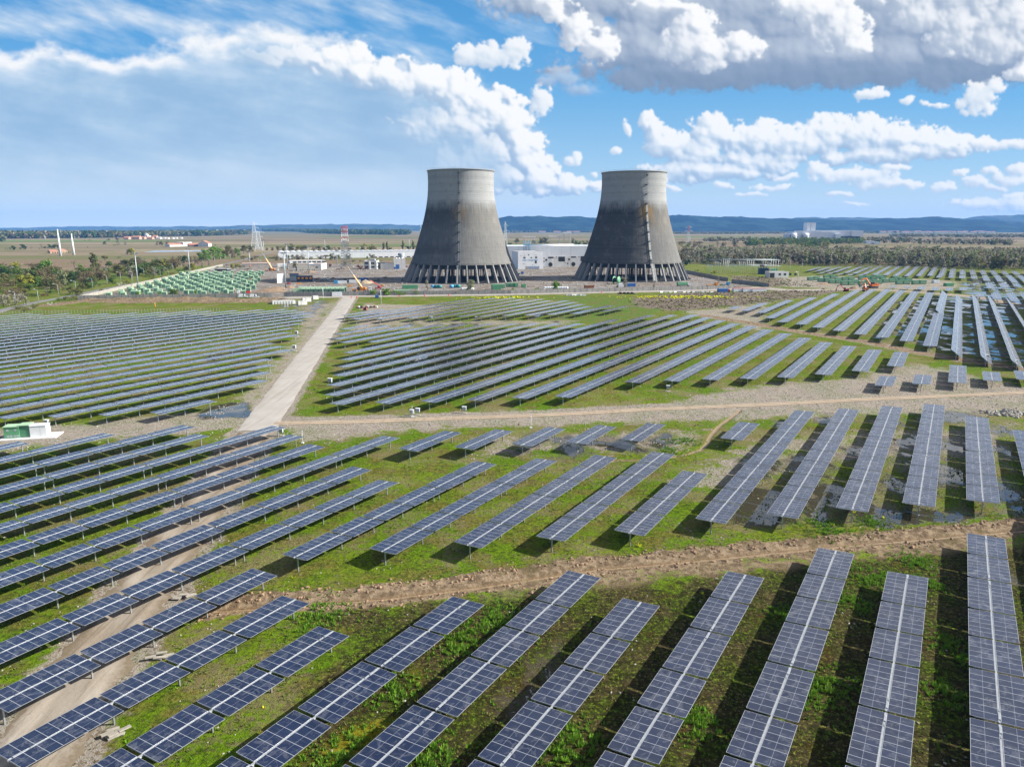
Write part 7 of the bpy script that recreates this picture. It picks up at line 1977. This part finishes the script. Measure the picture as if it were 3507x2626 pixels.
LEFT_T = [('yellow', 250, 860, 655, 1.0), ('yellow', 410, 1095, 835, 1.15), ('olive', 60, 1080, 850, 1.2), ('dark', 40, 900, 745, 1.1), ('dark', 120, 960, 800, 1.1), ('fresh', 790, 880, 625, .95), ('fresh', 680, 800, 690, .9), ('green', 940, 860, 750, 1.0), ('sage', 1080, 1060, 770, .95), ('brown', 190, 980, 850, 1.2),
          ('brown', 700, 930, 770, 1.2), ('green', 640, 1080, 870, 1.3), ('dark', 730, 1060, 930, 1.4), ('brown', 900, 1020, 860, 1.1), ('olive', 800, 1110, 1000, 1.3), ('bare', 1225, 750, 575, 1.2), ('fresh', 1325, 805, 680, .8), ('poplar', 1545, 780, 490, 1.3), ('greenpoplar', 1580, 775, 560, 1.5), ('pine', 1740, 735, 560, .8),
          ('green', 1790, 740, 630, 1.1), ('brown', 1640, 760, 640, 1.0), ('brown', 1240, 980, 800, 1.1), ('brown', 1390, 1000, 810, 1.15), ('brown', 1480, 920, 760, 1.1), ('brown', 1640, 960, 780, 1.3), ('olive', 1760, 950, 800, 1.2), ('olive', 1940, 900, 705, 1.3), ('green', 2040, 880, 730, 1.1), ('green', 2120, 750, 685, 1.3), ('olive', 1280, 1210, 1080, 1.4),
          ('olive', 1200, 1190, 1060, 1.3), ('yellow', 1250, 1160, 1075, 1.2), ('greenbush', 840, 1190, 1090, 1.1), ('olive', 520, 1050, 900, 1.2), ('brown', 450, 850, 780, 1.1), ('brown', 110, 1130, 1010, 1.3), ('grey', 250, 1360, 1190, 1.4), ('grey', 150, 1390, 1200, 1.4), ('grey', 350, 1330, 1180, 1.4), ('grey', 430, 1370, 1210, 1.4), ('grey', 60, 1400, 1190, 1.4),
          ('greybush', 480, 1450, 1360, 1.2), ('bush', 300, 1440, 1350, 1.3), ('bush', 400, 1470, 1380, 1.2), ('bush', 560, 1420, 1330, 1.2), ('blossom', 840, 1375, 1295, 1.0), ('blossom', 1990, 1050, 960, .9), ('greenbush', 960, 1310, 1240, 1.2), ('greenbush', 1060, 1290, 1220, 1.2), ('bush', 1180, 1290, 1190, 1.3), ('greenbush', 620, 1230, 1150, 1.3), ('bush', 520, 1220, 1140, 1.4), ('redbush', 720, 1230, 1150, 1.1),
          ('brown', 300, 1180, 1080, 1.4), ('olive', 400, 1210, 1110, 1.3), ('brown', 980, 1160, 1060, 1.2), ('greenbush', 1100, 1130, 1060, 1.3), ('green', 1500, 1100, 980, 1.2), ('olive', 1360, 1130, 1010, 1.2), ('greenbush', 1650, 1060, 990, 1.4), ('green', 1850, 1020, 900, 1.2), ('bush', 1700, 1150, 1080, 1.3), ('bush', 2080, 1020, 950, 1.3), ('olive', 1560, 1010, 880, 1.2), ('brown', 2160, 940, 800, 1.1),
          ('yellow', 2165, 545, 415, 1.2), ('grey', 2105, 545, 450, .8), ('bush', 1960, 600, 565, 1.6), ('dark', 2120, 750, 690, 1.0), ('olive', 1050, 920, 800, 1.2), ('brown', 1130, 900, 790, 1.1)]
for k, x, yb, yt, ws in LEFT_T: px_tree(k, A1, x, yb, yt, 'left of the service road', ws)
LEFT_T2 = [('olive', 60, 800, 650, 1.2), ('green', 250, 740, 640, 1.1), ('sage', 270, 690, 585, 1.0), ('dark', 240, 700, 660, 1.2), ('green', 340, 790, 650, 1.1), ('green', 430, 705, 612, 1.0), ('yellow', 625, 780, 625, .9), ('olive', 560, 780, 640, 1.0), ('brown', 500, 800, 690, 1.2), ('green', 150, 860, 730, 1.2), ('brown', 770, 780, 570, 1.2), ('olive', 680, 800, 680, 1.2), ('dark', 920, 690, 560, 1.2), ('brown', 1100, 700, 560, 1.1),
           ('yellow', 1060, 790, 660, 1.1), ('olive', 960, 800, 700, 1.2), ('fresh', 1280, 640, 450, .9), ('fresh', 1400, 630, 400, 1.0), ('green', 1230, 650, 490, 1.1), ('fresh', 1500, 610, 430, .95), ('yellow', 1570, 600, 440, .8), ('olive', 1640, 570, 390, 1.0), ('brown', 1700, 600, 430, 1.0), ('fresh', 1800, 570, 430, .9), ('olive', 1900, 520, 385, 1.2), ('olive', 2000, 500, 390, 1.2), ('grey', 1220, 760, 650, .9), ('grey', 1330, 730, 640, .9), ('greenbush', 850, 830, 760, 1.4), ('bush', 700, 870, 800, 1.3),
           ('bush', 560, 940, 870, 1.3), ('bush', 400, 960, 890, 1.2), ('brown', 480, 385, 315, .9), ('olive', 545, 395, 320, .9), ('brown', 645, 390, 310, 1.0), ('brown', 1900, 640, 560, 1.3), ('brown', 2020, 640, 570, 1.3), ('brown', 2100, 630, 560, 1.2), ('yellow', 1700, 770, 680, 1.1), ('yellow', 1780, 760, 680, 1.1), ('bush', 1650, 780, 710, 1.1), ('bush', 1850, 770, 690, 1.2), ('bush', 1950, 790, 740, 1.2), ('redbush', 1620, 720, 690, 1.1)]
for k, x, yb, yt, ws in LEFT_T2: px_tree(k, A2, x, yb, yt, 'above the cabin yard', ws)
# random understorey of the left belt
BELT = tile(A1, [(-300, 1300), (-300, 820), (400, 790), (900, 850), (1600, 820), (2212, 700), (2800, 700), (2700, 900), (2000, 960), (1300, 1130), (700, 1240), (100, 1290)])
xs_, ys_ = [p[0] for p in BELT], [p[1] for p in BELT]
n = 0
while n < 175:
    x, y = random.uniform(min(xs_), max(xs_)), random.uniform(min(ys_), max(ys_))
    if poly_dist(np.array([[x]]), np.array([[y]]), BELT)[0, 0] > 0: continue
    if line_dist(np.array([[x]]), np.array([[y]]), LEFTROAD)[0][0, 0] < 11: continue
    k = random.choice(['brown', 'olive', 'bush', 'green', 'brown', 'greenbush', 'bush', 'dark', 'grey'])
    tree(k, x, y, random.uniform(5, 11) if 'bush' not in k else random.uniform(2.5, 5), 'in the belt beyond the service road', random.uniform(.9, 1.4)); n += 1
# far field trees on the left
for k, x, yb, yt, ws in [('dark', 30, 330, 262, 1.3), ('bare', 90, 470, 400, 1.0), ('bare', 130, 465, 405, .9), ('dark', 225, 468, 385, 1.0), ('bare', 160, 462, 410, .9), ('dark', 390, 462, 370, 1.1), ('bare', 515, 455, 390, .8), ('grey', 690, 440, 362, 1.0), ('dark', 740, 440, 400, 1.0), ('dark', 820, 440, 370, 1.0), ('dark', 890, 440, 365, 1.1), ('brown', 960, 435, 360, 1.1), ('greenbush', 650, 445, 425, 1.2), ('bare', 1110, 460, 415, .9), ('dark', 1730, 375, 320, 1.0), ('greenbush', 1690, 360, 345, 1.5), ('grey', 1945, 385, 255, 1.1), ('grey', 2070, 390, 310, 1.1), ('greenbush', 1880, 390, 360, 1.4), ('bush', 1480, 310, 285, 1.5), ('bush', 1400, 310, 290, 1.3), ('bush', 1790, 310, 262, 1.0), ('dark', 1440, 420, 408, 1.6), ('greenbush', 1130, 515, 495, 2.0)]:
    px_tree(k, A1, x, yb, yt, 'in the far left fields', ws)
# behind and before the warehouse
for k, x, yb, yt, ws in [('olive', 170, 470, 425, 1.3), ('olive', 260, 470, 420, 1.3), ('olive', 340, 470, 405, 1.4), ('olive', 430, 472, 400, 1.2), ('fresh', 545, 470, 405, 1.1), ('olive', 580, 472, 360, 1.0), ('olive', 660, 470, 410, 1.3), ('yellow', 720, 472, 372, 1.1), ('olive', 790, 472, 385, 1.2), ('brown', 940, 472, 390, 1.3), ('olive', 1020, 472, 395, 1.2), ('dark', 1100, 474, 420, 1.1), ('green', 1180, 474, 385, 1.2), ('brown', 1280, 474, 415, 1.3), ('olive', 1360, 474, 420, 1.2), ('olive', 1530, 474, 430, 1.3), ('fresh', 1650, 472, 420, 1.3), ('olive', 1735, 470, 388, .9), ('yellow', 1850, 470, 365, 1.1), ('olive', 1930, 470, 395, 1.1), ('poplar', 2085, 470, 330, 1.2), ('poplar', 2145, 470, 325, 1.2), ('green', 2195, 470, 420, 1.2)]:
    px_tree(k, A3, x, yb, yt, 'behind the warehouse', ws)
for k, x, yb, yt, ws in [('greenbush', 1200, 285, 262, 1.4), ('poplar', 1303, 285, 205, 1.1), ('poplar', 1390, 285, 205, 1.3), ('green', 1350, 285, 250, 1.3), ('green', 1395, 282, 245, 1.0)]:
    px_tree(k, Z5, x, yb, yt, 'behind the warehouse', ws)
for k, x, yb, yt, ws in [('brown', 330, 640, 555, 1.2), ('brown', 400, 630, 575, 1.2), ('olive', 520, 632, 550, 1.0), ('olive', 600, 630, 540, 1.0), ('brown', 690, 635, 530, 1.3), ('brown', 770, 630, 545, 1.0), ('brown', 880, 630, 570, 1.3), ('brown', 1040, 625, 545, 1.3), ('brown', 1130, 625, 545, 1.2), ('olive', 1230, 625, 520, 1.3), ('olive', 1330, 625, 540, 1.1), ('blossom', 1255, 630, 585, .9), ('olive', 1510, 610, 530, 1.2), ('brown', 1890, 600, 525, 1.3), ('dark', 1815, 605, 565, .9),
                         ('redbush', 1160, 748, 660, 1.0), ('redbush', 1700, 785, 690, 1.1), ('redbush', 1790, 785, 735, 1.1), ('greenbush', 1600, 660, 615, 1.5), ('greenbush', 1700, 660, 620, 1.5), ('greenbush', 2050, 655, 620, 1.4), ('olive', 630, 755, 680, 1.5), ('greenbush', 420, 765, 725, 1.3), ('greenbush', 500, 785, 750, 1.2), ('redbush', 1345, 790, 750, 1.2), ('redbush', 1410, 785, 740, 1.1), ('olive', 1450, 720, 655, 1.2), ('bush', 2110, 935, 880, 1.2), ('bush', 1465, 960, 910, 1.0)]:
    px_tree(k, A3, x, yb, yt, 'about the low yard buildings', ws)
# young trees along the wall
for t, k, x, yb, yt, ws in [(A3, 'fresh', 1910, 1210, 1105, 1.0), (A3, 'fresh', 2135, 1210, 1080, 1.0), (B4, 'freshbush', 20, 640, 565, .8), (B4, 'freshbush', 125, 640, 570, .9), (B4, 'freshbush', 180, 638, 590, .8), (B4, 'freshbush', 295, 635, 580, .8), (B4, 'grey', 395, 600, 500, .8), (B4, 'freshbush', 450, 632, 590, 1.0), (B4, 'sage', 800, 600, 495, 1.3), (B4, 'bush', 665, 630, 590, 1.0), (B4, 'bush', 760, 628, 592, .9), (B4, 'bush', 840, 626, 585, .9), (B4, 'bush', 930, 625, 580, .9), (B4, 'freshbush', 1040, 622, 565, .7), (B4, 'freshbush', 1210, 615, 555, .7),
                           (B5, 'freshbush', 100, 728, 665, .7), (B5, 'bush', 240, 726, 690, .8), (B5, 'freshbush', 325, 724, 662, .9), (B5, 'fresh', 513, 722, 615, .85), (B5, 'grey', 1155, 690, 578, .9), (B5, 'yellow', 1085, 690, 655, .7), (B6, 'grey', 940, 640, 575, .8), (B6, 'yellow', 965, 690, 640, .7), (B6, 'grey', 330, 690, 610, .6), (A2, 'green', 770, 1245, 1080, .9), (A2, 'fresh', 180, 1250, 1130, .8), (A2, 'fresh', 510, 1240, 1140, .7), (A2, 'fresh', 110, 1240, 1160, .7), (A2, 'fresh', 1100, 1240, 1130, .7)]:
    px_tree(k, t, x, yb, yt, 'along the yard wall', ws)
for k, x, yb, yt, ws in [('olive', 140, 262, 212, 1.0), ('olive', 370, 262, 205, 1.4), ('olive', 410, 262, 206, 1.2), ('dark', 300, 264, 225, .8), ('dark', 700, 262, 235, 1.1), ('olive', 670, 262, 210, .7), ('green', 720, 285, 240, 1.2), ('olive', 790, 290, 235, 1.3), ('green', 70, 290, 250, 1.2)]:
    px_tree(k, B5, x, yb, yt, 'behind the turbine hall', ws)
for k, x, yb, yt, ws in [('brown', 600, 290, 240, 1.6), ('brown', 705, 290, 235, 1.4), ('brown', 765, 290, 240, 1.4), ('grey', 930, 290, 245, 1.2), ('fresh', 655, 308, 265, 1.0), ('yellow', 610, 308, 275, 1.2), ('green', 865, 300, 270, 1.5), ('olive', 1090, 290, 240, 1.2), ('dark', 1215, 290, 230, 1.0), ('brown', 990, 290, 245, 1.2)]:
    px_tree(k, B6, x, yb, yt, 'in the plain right of the towers', ws)
# trees told apart along the front of the poplar wood
for t, k, x, yb, yt, ws in [(B7, 'yellow', 115, 450, 362, 1.2), (B7, 'sage', 215, 455, 390, 1.0), (B7, 'dark', 620, 465, 395, 1.3), (B7, 'sage', 540, 458, 340, 1.0), (B7, 'sage', 760, 455, 335, 1.2), (B7, 'yellow', 735, 400, 330, 1.0), (B7, 'sage', 980, 455, 365, 1.2), (B7, 'sage', 1110, 450, 388, 1.1), (B7, 'sage', 1180, 430, 315, 1.3), (B7, 'brown', 870, 455, 360, 1.0), (B8, 'fresh', 65, 410, 340, 1.2), (B8, 'green', 365, 400, 285, 1.2), (B8, 'yellow', 690, 440, 325, 1.5), (B8, 'dark', 530, 440, 385, 1.2), (B8, 'sage', 800, 450, 335, 1.2), (B8, 'yellow', 870, 455, 355, 1.1), (B8, 'yellow', 535, 370, 320, 1.1), (B8, 'dark', 925, 460, 425, 1.2), (B8, 'sage', 1090, 465, 360, 1.2), (B8, 'yellow', 1260, 460, 370, 1.1), (B8, 'sage', 600, 430, 330, 1.1), (B6, 'dark', 640, 470, 410, 1.2), (B8, 'olive', 1010, 465, 345, 1.1), (B8, 'blossom', 295, 400, 355, .8)]:
    px_tree(k, t, x, yb, yt, 'on the edge of the poplar wood', ws)
for t, k, x, yb, yt, ws in [(B7, 'greenbush', 580, 672, 640, 1.2), (B7, 'greenbush', 330, 650, 620, 1.4), (B7, 'bush', 90, 640, 600, 1.4), (B7, 'greenbush', 100, 605, 580, 1.3), (B6, 'yellow', 905, 545, 518, 1.6), (B6, 'bush', 740, 525, 505, 1.5), (B7, 'redbush', 430, 720, 690, 1.6), (B7, 'redbush', 720, 700, 680, 1.4)]:
    px_tree(k, t, x, yb, yt, 'in the rough ground right of the wall', ws)

# masses nobody could count: the poplar wood, tree belts, the far forest
def wood(name, polys, n, hrange, mats, weights, quads, leaf, label, seed, trunks=True, aspect=.42):
    rng = np.random.default_rng(seed); Vs, MI = [], []; tm = MB(); k = 0
    areas = [abs(sum(a[0] * b[1] - b[0] * a[1] for a, b in zip(P, P[1:] + P[:1]))) for P in polys]
    for P, A_ in zip(polys, areas):
        bx = [p[0] for p in P]; by = [p[1] for p in P]; want = int(n * A_ / sum(areas)); pts = []
        while len(pts) < want:
            c = np.stack([rng.uniform(min(bx), max(bx), want * 2), rng.uniform(min(by), max(by), want * 2)], -1)
            ins = poly_dist(c[:, 0], c[:, 1], P) < 0; pts += list(c[ins])
        for x, y in pts[:want]:
            h = rng.uniform(*hrange); W_ = h * aspect * rng.uniform(.8, 1.3)
            V = crown_arrays(rng, 'tall' if trunks else 'round', quads, leaf * rng.uniform(.8, 1.2), h, W_, h * (.10 if trunks else .04)); V[:, 0] += x; V[:, 1] += y
            Vs.append(V); MI.append(np.full(quads, rng.choice(len(mats), p=weights)))
            if trunks: tm.bar((x, y, -.2), (x, y, h * .75), .22, 4, .08, 0, False, False)
    root = quads_mesh(name, np.concatenate(Vs), mats, np.concatenate(MI))
    o = link_mesh(name, root); tag(o, label, 'wood', kind='stuff')
    if trunks: tm.build('trunks', M_barkp, o)
    return o
PW = [[(213, 990), (300, 975), (385, 957), (470, 905), (570, 848), (640, 815), (760, 775), (1000, 900), (950, 1130), (700, 1230), (480, 1290), (300, 1260), (225, 1130)]]
wood('poplar_wood', PW, 2300, (13, 20), [LM['grey'], LM['sage'], LM['brown'], LM['olive']], [.55, .33, .09, .03], 110, .85, 'grey-green poplar wood behind the right field', 11, True, .36)
G1 = [tile(B7, [(20, 285), (560, 268), (1110, 268), (1110, 240), (560, 238), (20, 245)]), tile(B7, [(460, 310), (760, 300), (760, 285), (460, 288)])]
wood('tree_belt', G1, 420, (9, 17), [LM['green'], LM['olive'], LM['dark'], LM['yellow']], [.5, .25, .15, .1], 60, 1.2, 'green belt of trees in front of the far white factory', 13, False, .8)
G2 = [tile(B8, [(310, 248), (1160, 256), (1160, 225), (310, 225)]), tile(B8, [(-100, 240), (300, 240), (300, 205), (-100, 205)]), tile(B7, [(0, 168), (350, 172), (350, 158), (0, 158)]), tile(B8, [(100, 185), (1272, 190), (1272, 172), (100, 170)]), tile(B6, [(480, 172), (1272, 172), (1272, 158), (480, 160)]), tile(B6, [(800, 250), (1240, 245), (1240, 225), (820, 228)])]
wood('tree_belt', G2, 2200, (7, 15), [LM['grey'], LM['brown'], LM['olive'], LM['dark']], [.30, .28, .26, .16], 34, 1.8, 'grey-brown tree belts across the far right plain', 17, False, .8)
def far_forest(name, line, depth, n, h, label, seed, mats, w, leaf=4.0):
    rng = np.random.default_rng(seed); P = []
    for (a, b) in zip(line, line[1:]): P.append([a, b, (b[0] * (1 + depth / b[1]), b[1] + depth), (a[0] * (1 + depth / a[1]), a[1] + depth)])
    return wood(name, P, n, h, mats, w, 22, leaf, label, seed, False, .9)
far_forest('forest', tile(A1, [(-700, 285), (0, 282), (500, 278), (1000, 272), (1700, 262), (2212, 255)]) + tile(A2, [(500, 242), (1200, 236), (2000, 205)]), 900, 3600, (20, 30), 'dark wooded band along the left horizon', 23, [LM['dark'], LM['olive'], LM['brown'], LM['grey']], [.42, .28, .18, .12], 4.5)
far_forest('forest', tile(A3, [(100, 160), (700, 165), (900, 190), (1500, 205), (2212, 215), (2500, 215)]), 1500, 3200, (20, 32), 'dark wooded band behind the fields left of the towers', 29, [LM['dark'], LM['olive'], LM['green']], [.5, .35, .15], 5.0)
far_forest('forest', tile(B5, [(0, 160), (400, 156), (860, 158)]) + tile(B6, [(500, 152), (1272, 150)]) + tile(B8, [(0, 150), (600, 140), (1272, 140), (1600, 140)]), 1500, 4200, (8, 15), 'pale tree lines at the foot of the blue hills', 31, [LM['grey'], LM['olive'], LM['dark']], [.35, .35, .3], 4.5)

# scrub on the rough ground, grass tufts, clods and gravel near the camera
def mask_at(x, y):
    i = np.clip(np.searchsorted(xs, x) - 1, 0, len(xs) - 1); j = np.clip(np.searchsorted(ys, y) - 1, 0, len(ys) - 1)
    return j, i
def scatter_frustum(rng, n, y0, y1, pw=1.0):
    y = y0 + (y1 - y0) * rng.random(n) ** pw; x = (rng.random(n) * 2 - 1) * (y * .74 + 8)
    return x, y
def tufts(name, n, y0, y1, hr, blades, mats, seed, label, dens, w=.05, pw=1.0):
    rng = np.random.default_rng(seed); x, y = scatter_frustum(rng, n, y0, y1, pw)
    j, i = mask_at(x, y); p = dens(x, y, j, i); keep = rng.random(n) < p; x, y, j, i, p = x[keep], y[keep], j[keep], i[keep], p[keep]
    z = Z[j, i]; m_ = len(x)
    hh = rng.uniform(hr[0], hr[1], m_) * (.6 + .6 * np.clip(p, 0, 1))
    a = rng.uniform(0, 6.283, (m_, blades)); rr = rng.uniform(0, 1, (m_, blades)) * hh[:, None] * .55
    bx = x[:, None] + np.cos(a) * rr * .6; by = y[:, None] + np.sin(a) * rr * .6
    lean = rng.uniform(.2, .75, (m_, blades)) * hh[:, None]; hz_ = hh[:, None] * rng.uniform(.6, 1.1, (m_, blades))
    ta = a + rng.normal(0, .5, (m_, blades)); wv = w * (1 + hh[:, None] * 1.5)
    px_, py_ = -np.sin(ta) * wv, np.cos(ta) * wv
    z0 = np.broadcast_to(z[:, None] - .05, bx.shape)
    tx, ty = bx + np.cos(ta) * lean, by + np.sin(ta) * lean; mx_, my_ = bx + np.cos(ta) * lean * .4, by + np.sin(ta) * lean * .4
    V = np.stack([np.stack([bx - px_, by - py_, z0], -1), np.stack([bx + px_, by + py_, z0], -1), np.stack([mx_ + px_ * 1.2, my_ + py_ * 1.2, z0 + hz_ * .65], -1), np.stack([tx, ty, z0 + hz_], -1)], 2).reshape(-1, 3)
    mi = np.repeat(rng.choice(len(mats), m_), blades)
    o = link_mesh(name, quads_mesh(name, V, mats, mi)); tag(o, label, 'grass', kind='stuff')
GM = [leaf_mat('grass_fresh', (0.105, 0.203, 0.024), (0.150, 0.247, 0.036)), leaf_mat('grass_dull', (0.105, 0.135, 0.030), (0.165, 0.173, 0.054)), leaf_mat('grass_dry', (0.225, 0.195, 0.083), (0.300, 0.255, 0.120))]
def grass_base(x, y, j, i):
    q = (1 - np.clip(m_dirt[j, i] * 1.1, 0, 1)) * (1 - np.clip(m_mud[j, i] * 1.15, 0, 1)) * (1 - np.clip(flat[j, i], 0, 1)) * (1 - np.clip(m_yard[j, i], 0, 1))
    return q
def lush(x, y, j, i):
    c = x * CV[0] + y * CV[1]
    n_ = fbm(x / 7, y / 7, 4, .6, 501); q = sstep(n_, .02, .4)
    near_ = sstep(y, 150, 60)
    return grass_base(x, y, j, i) * q * (.35 + .65 * near_)
tufts('grass', 62000, 34, 150, (.10, .24), 6, GM, 3, 'short grass tufts across the near solar field', lambda x, y, j, i: grass_base(x, y, j, i) * (.25 + .75 * sstep(fbm(x / 5, y / 5, 4, .6, 505), -.2, .3)), .035, .8)
spots = [at(*[q * 1.58544 for q in p]) for p in ((1015, 1375), (1050, 1360), (985, 1400), (1085, 1340), (850, 1490), (700, 1335), (690, 1335), (1230, 1605), (930, 1640), (1890, 1250), (2000, 1260), (1700, 1330), (1760, 1480), (2060, 1400), (1500, 1560), (1180, 1620), (1840, 1300), (1980, 1215), (750, 1640), (1900, 1500), (2045, 1500), (1480, 950), (1450, 975), (1880, 1130), (1780, 1140))]
def clump(x, y, j, i):
    q = np.zeros_like(x)
    for k, (a, b) in enumerate(spots): r = 2.4 if k % 3 else 3.4; q = np.maximum(q, np.exp(-(((x - a) / r) ** 2 + ((y - b) / (r * 1.2)) ** 2)))
    return q * (fbm(x / 1.5, y / 1.5, 3, .6, 521) > -.15)
tufts('grass', 260000, 36, 165, (.25, .62), 7, [GM[0], leaf_mat('reed_green', (0.105, 0.255, 0.018), (0.173, 0.323, 0.033))], 5, 'tall bright green grass clumps among the solar rows', lambda x, y, j, i: clump(x, y, j, i) * .75 + .06 * lush(x, y, j, i), .03, .9)
tufts('weeds', 30000, 120, 420, (.30, .70), 5, GM, 7, 'taller grass between the rows farther off', lambda x, y, j, i: lush(x, y, j, i) * .8, .09, .8)
tufts('scrub', 26000, 400, 760, (.25, .7), 6, [leaf_mat('scrub_grey', (0.173, 0.138, 0.105), (0.225, 0.180, 0.135)), leaf_mat('scrub_olive', (0.128, 0.143, 0.053), (0.180, 0.180, 0.068)), LM['brown']], 9, 'grey-brown scrub on the rough ground below the towers', lambda x, y, j, i: m_scrub[j, i] * .9, .22, 1.0)
tufts('flowering_weeds', 26000, 400, 640, (.6, 1.3), 5, [leaf_mat('rape_yellow', (0.700, 0.690, 0.030), (0.750, 0.750, 0.060))], 19, 'yellow flowering weeds below the yard wall', lambda x, y, j, i: sum(np.exp(-(((x - a) / rx_) ** 2 + ((y - b) / ry_) ** 2)) for a, b, rx_, ry_ in [(*gp(Z6, 80, 688), 22, 5), (*gp(Z5, 2150, 690), 16, 4), (*gp(Z6, 1400, 685), 26, 10), (*gp(Z6, 1780, 685), 22, 7), (*gp(Z6, 1820, 472), 14, 8)]) * .8, .16)
tufts('flowering_weeds', 2600, 40, 120, (.4, .8), 6, [leaf_mat('mustard_yellow', (0.700, 0.675, 0.030), (0.750, 0.750, 0.045))], 21, 'few yellow flowering stems among the near rows', lambda x, y, j, i: sstep(fbm(x / 4, y / 4, 3, .6, 531), .36, .5) * grass_base(x, y, j, i) * .5, .03)
# clods and stones
rng = np.random.default_rng(41)
x, y = scatter_frustum(rng, 60000, 60, 170); j, i = mask_at(x, y); kp = rng.random(len(x)) < np.clip(band[j, i] * .9 - .2 * (fbm(x / 3, y / 3, 3, .6, 541) < 0), 0, 1); kp &= dD[j, i] > 1.0
x, y, j, i = x[kp][:12000], y[kp][:12000], j[kp][:12000], i[kp][:12000]
M_clod = worn('earth_clod', (.27, .18, .115), .3, .95, 0, 1.5, .2, .15, (.12, .08, .05))
o = link_mesh('earth_clods', rocks_mesh('earth_clods', [(a, b, Z[q, p] + .03, random.uniform(.08, .36) * random.random() ** .6) for a, b, q, p in zip(x, y, j, i)], M_clod)); tag(o, 'brown earth clods thrown up along the ditch', 'clods', kind='stuff')
x, y = scatter_frustum(rng, 60000, 40, 240); j, i = mask_at(x, y); dd = np.maximum(m_dirt[j, i] * .8, .18 * (fbm(x / 8, y / 8, 4, .6, 551) > .15)) * (1 - flat[j, i]) * (fbm(x / 5, y / 5, 3, .6, 553) > -.05); kp = rng.random(len(x)) < dd
x, y, j, i = x[kp][:9000], y[kp][:9000], j[kp][:9000], i[kp][:9000]
o = link_mesh('gravel', rocks_mesh('gravel', [(a, b, Z[q, p] + .01, random.uniform(.03, .13) * (1 + b / 200)) for a, b, q, p in zip(x, y, j, i)], M_stone)); tag(o, 'pale stones and gravel strewn over the bare earth', 'gravel', kind='stuff')

rng = np.random.default_rng(47)
x = rng.uniform(-330, 200, 9000); y = rng.uniform(505, 1000, 9000); kp = (poly_dist(x, y, YARD) < -4) & (fbm(x / 22, y / 22, 4, .6, 561) > .05) & (np.hypot(x - TL[0], y - TL[1]) > 60) & (np.hypot(x - TRT[0], y - TRT[1]) > 60)
x, y = x[kp][:1600], y[kp][:1600]
o = link_mesh('yard_rubble', rocks_mesh('yard_rubble', [(a, b, .1, random.uniform(.2, 1.1)) for a, b in zip(x, y)], M_stone)); tag(o, 'broken concrete and rubble strewn over the walled yard', 'rubble', kind='stuff')
# ------------------------------------------------------------------ the air
hm = bpy.data.materials.new('haze'); hm.use_nodes = True; hm.node_tree.nodes.clear(); N = NT(hm.node_tree)
ho = N.n('ShaderNodeOutputMaterial'); pv = N.n('ShaderNodeVolumePrincipled')
pv.inputs['Color'].default_value = HAZE_COL + (1,); pv.inputs['Density'].default_value = HAZE_D; pv.inputs['Anisotropy'].default_value = 0.0
N.t.links.new(pv.outputs[0], ho.inputs['Volume'])
m = MB(); m.box(-19000, 19000, -400, 14800, -4, 330); hz_o = m.build('haze', hm); tag(hz_o, 'thin blue haze in the air', 'haze', kind='stuff')
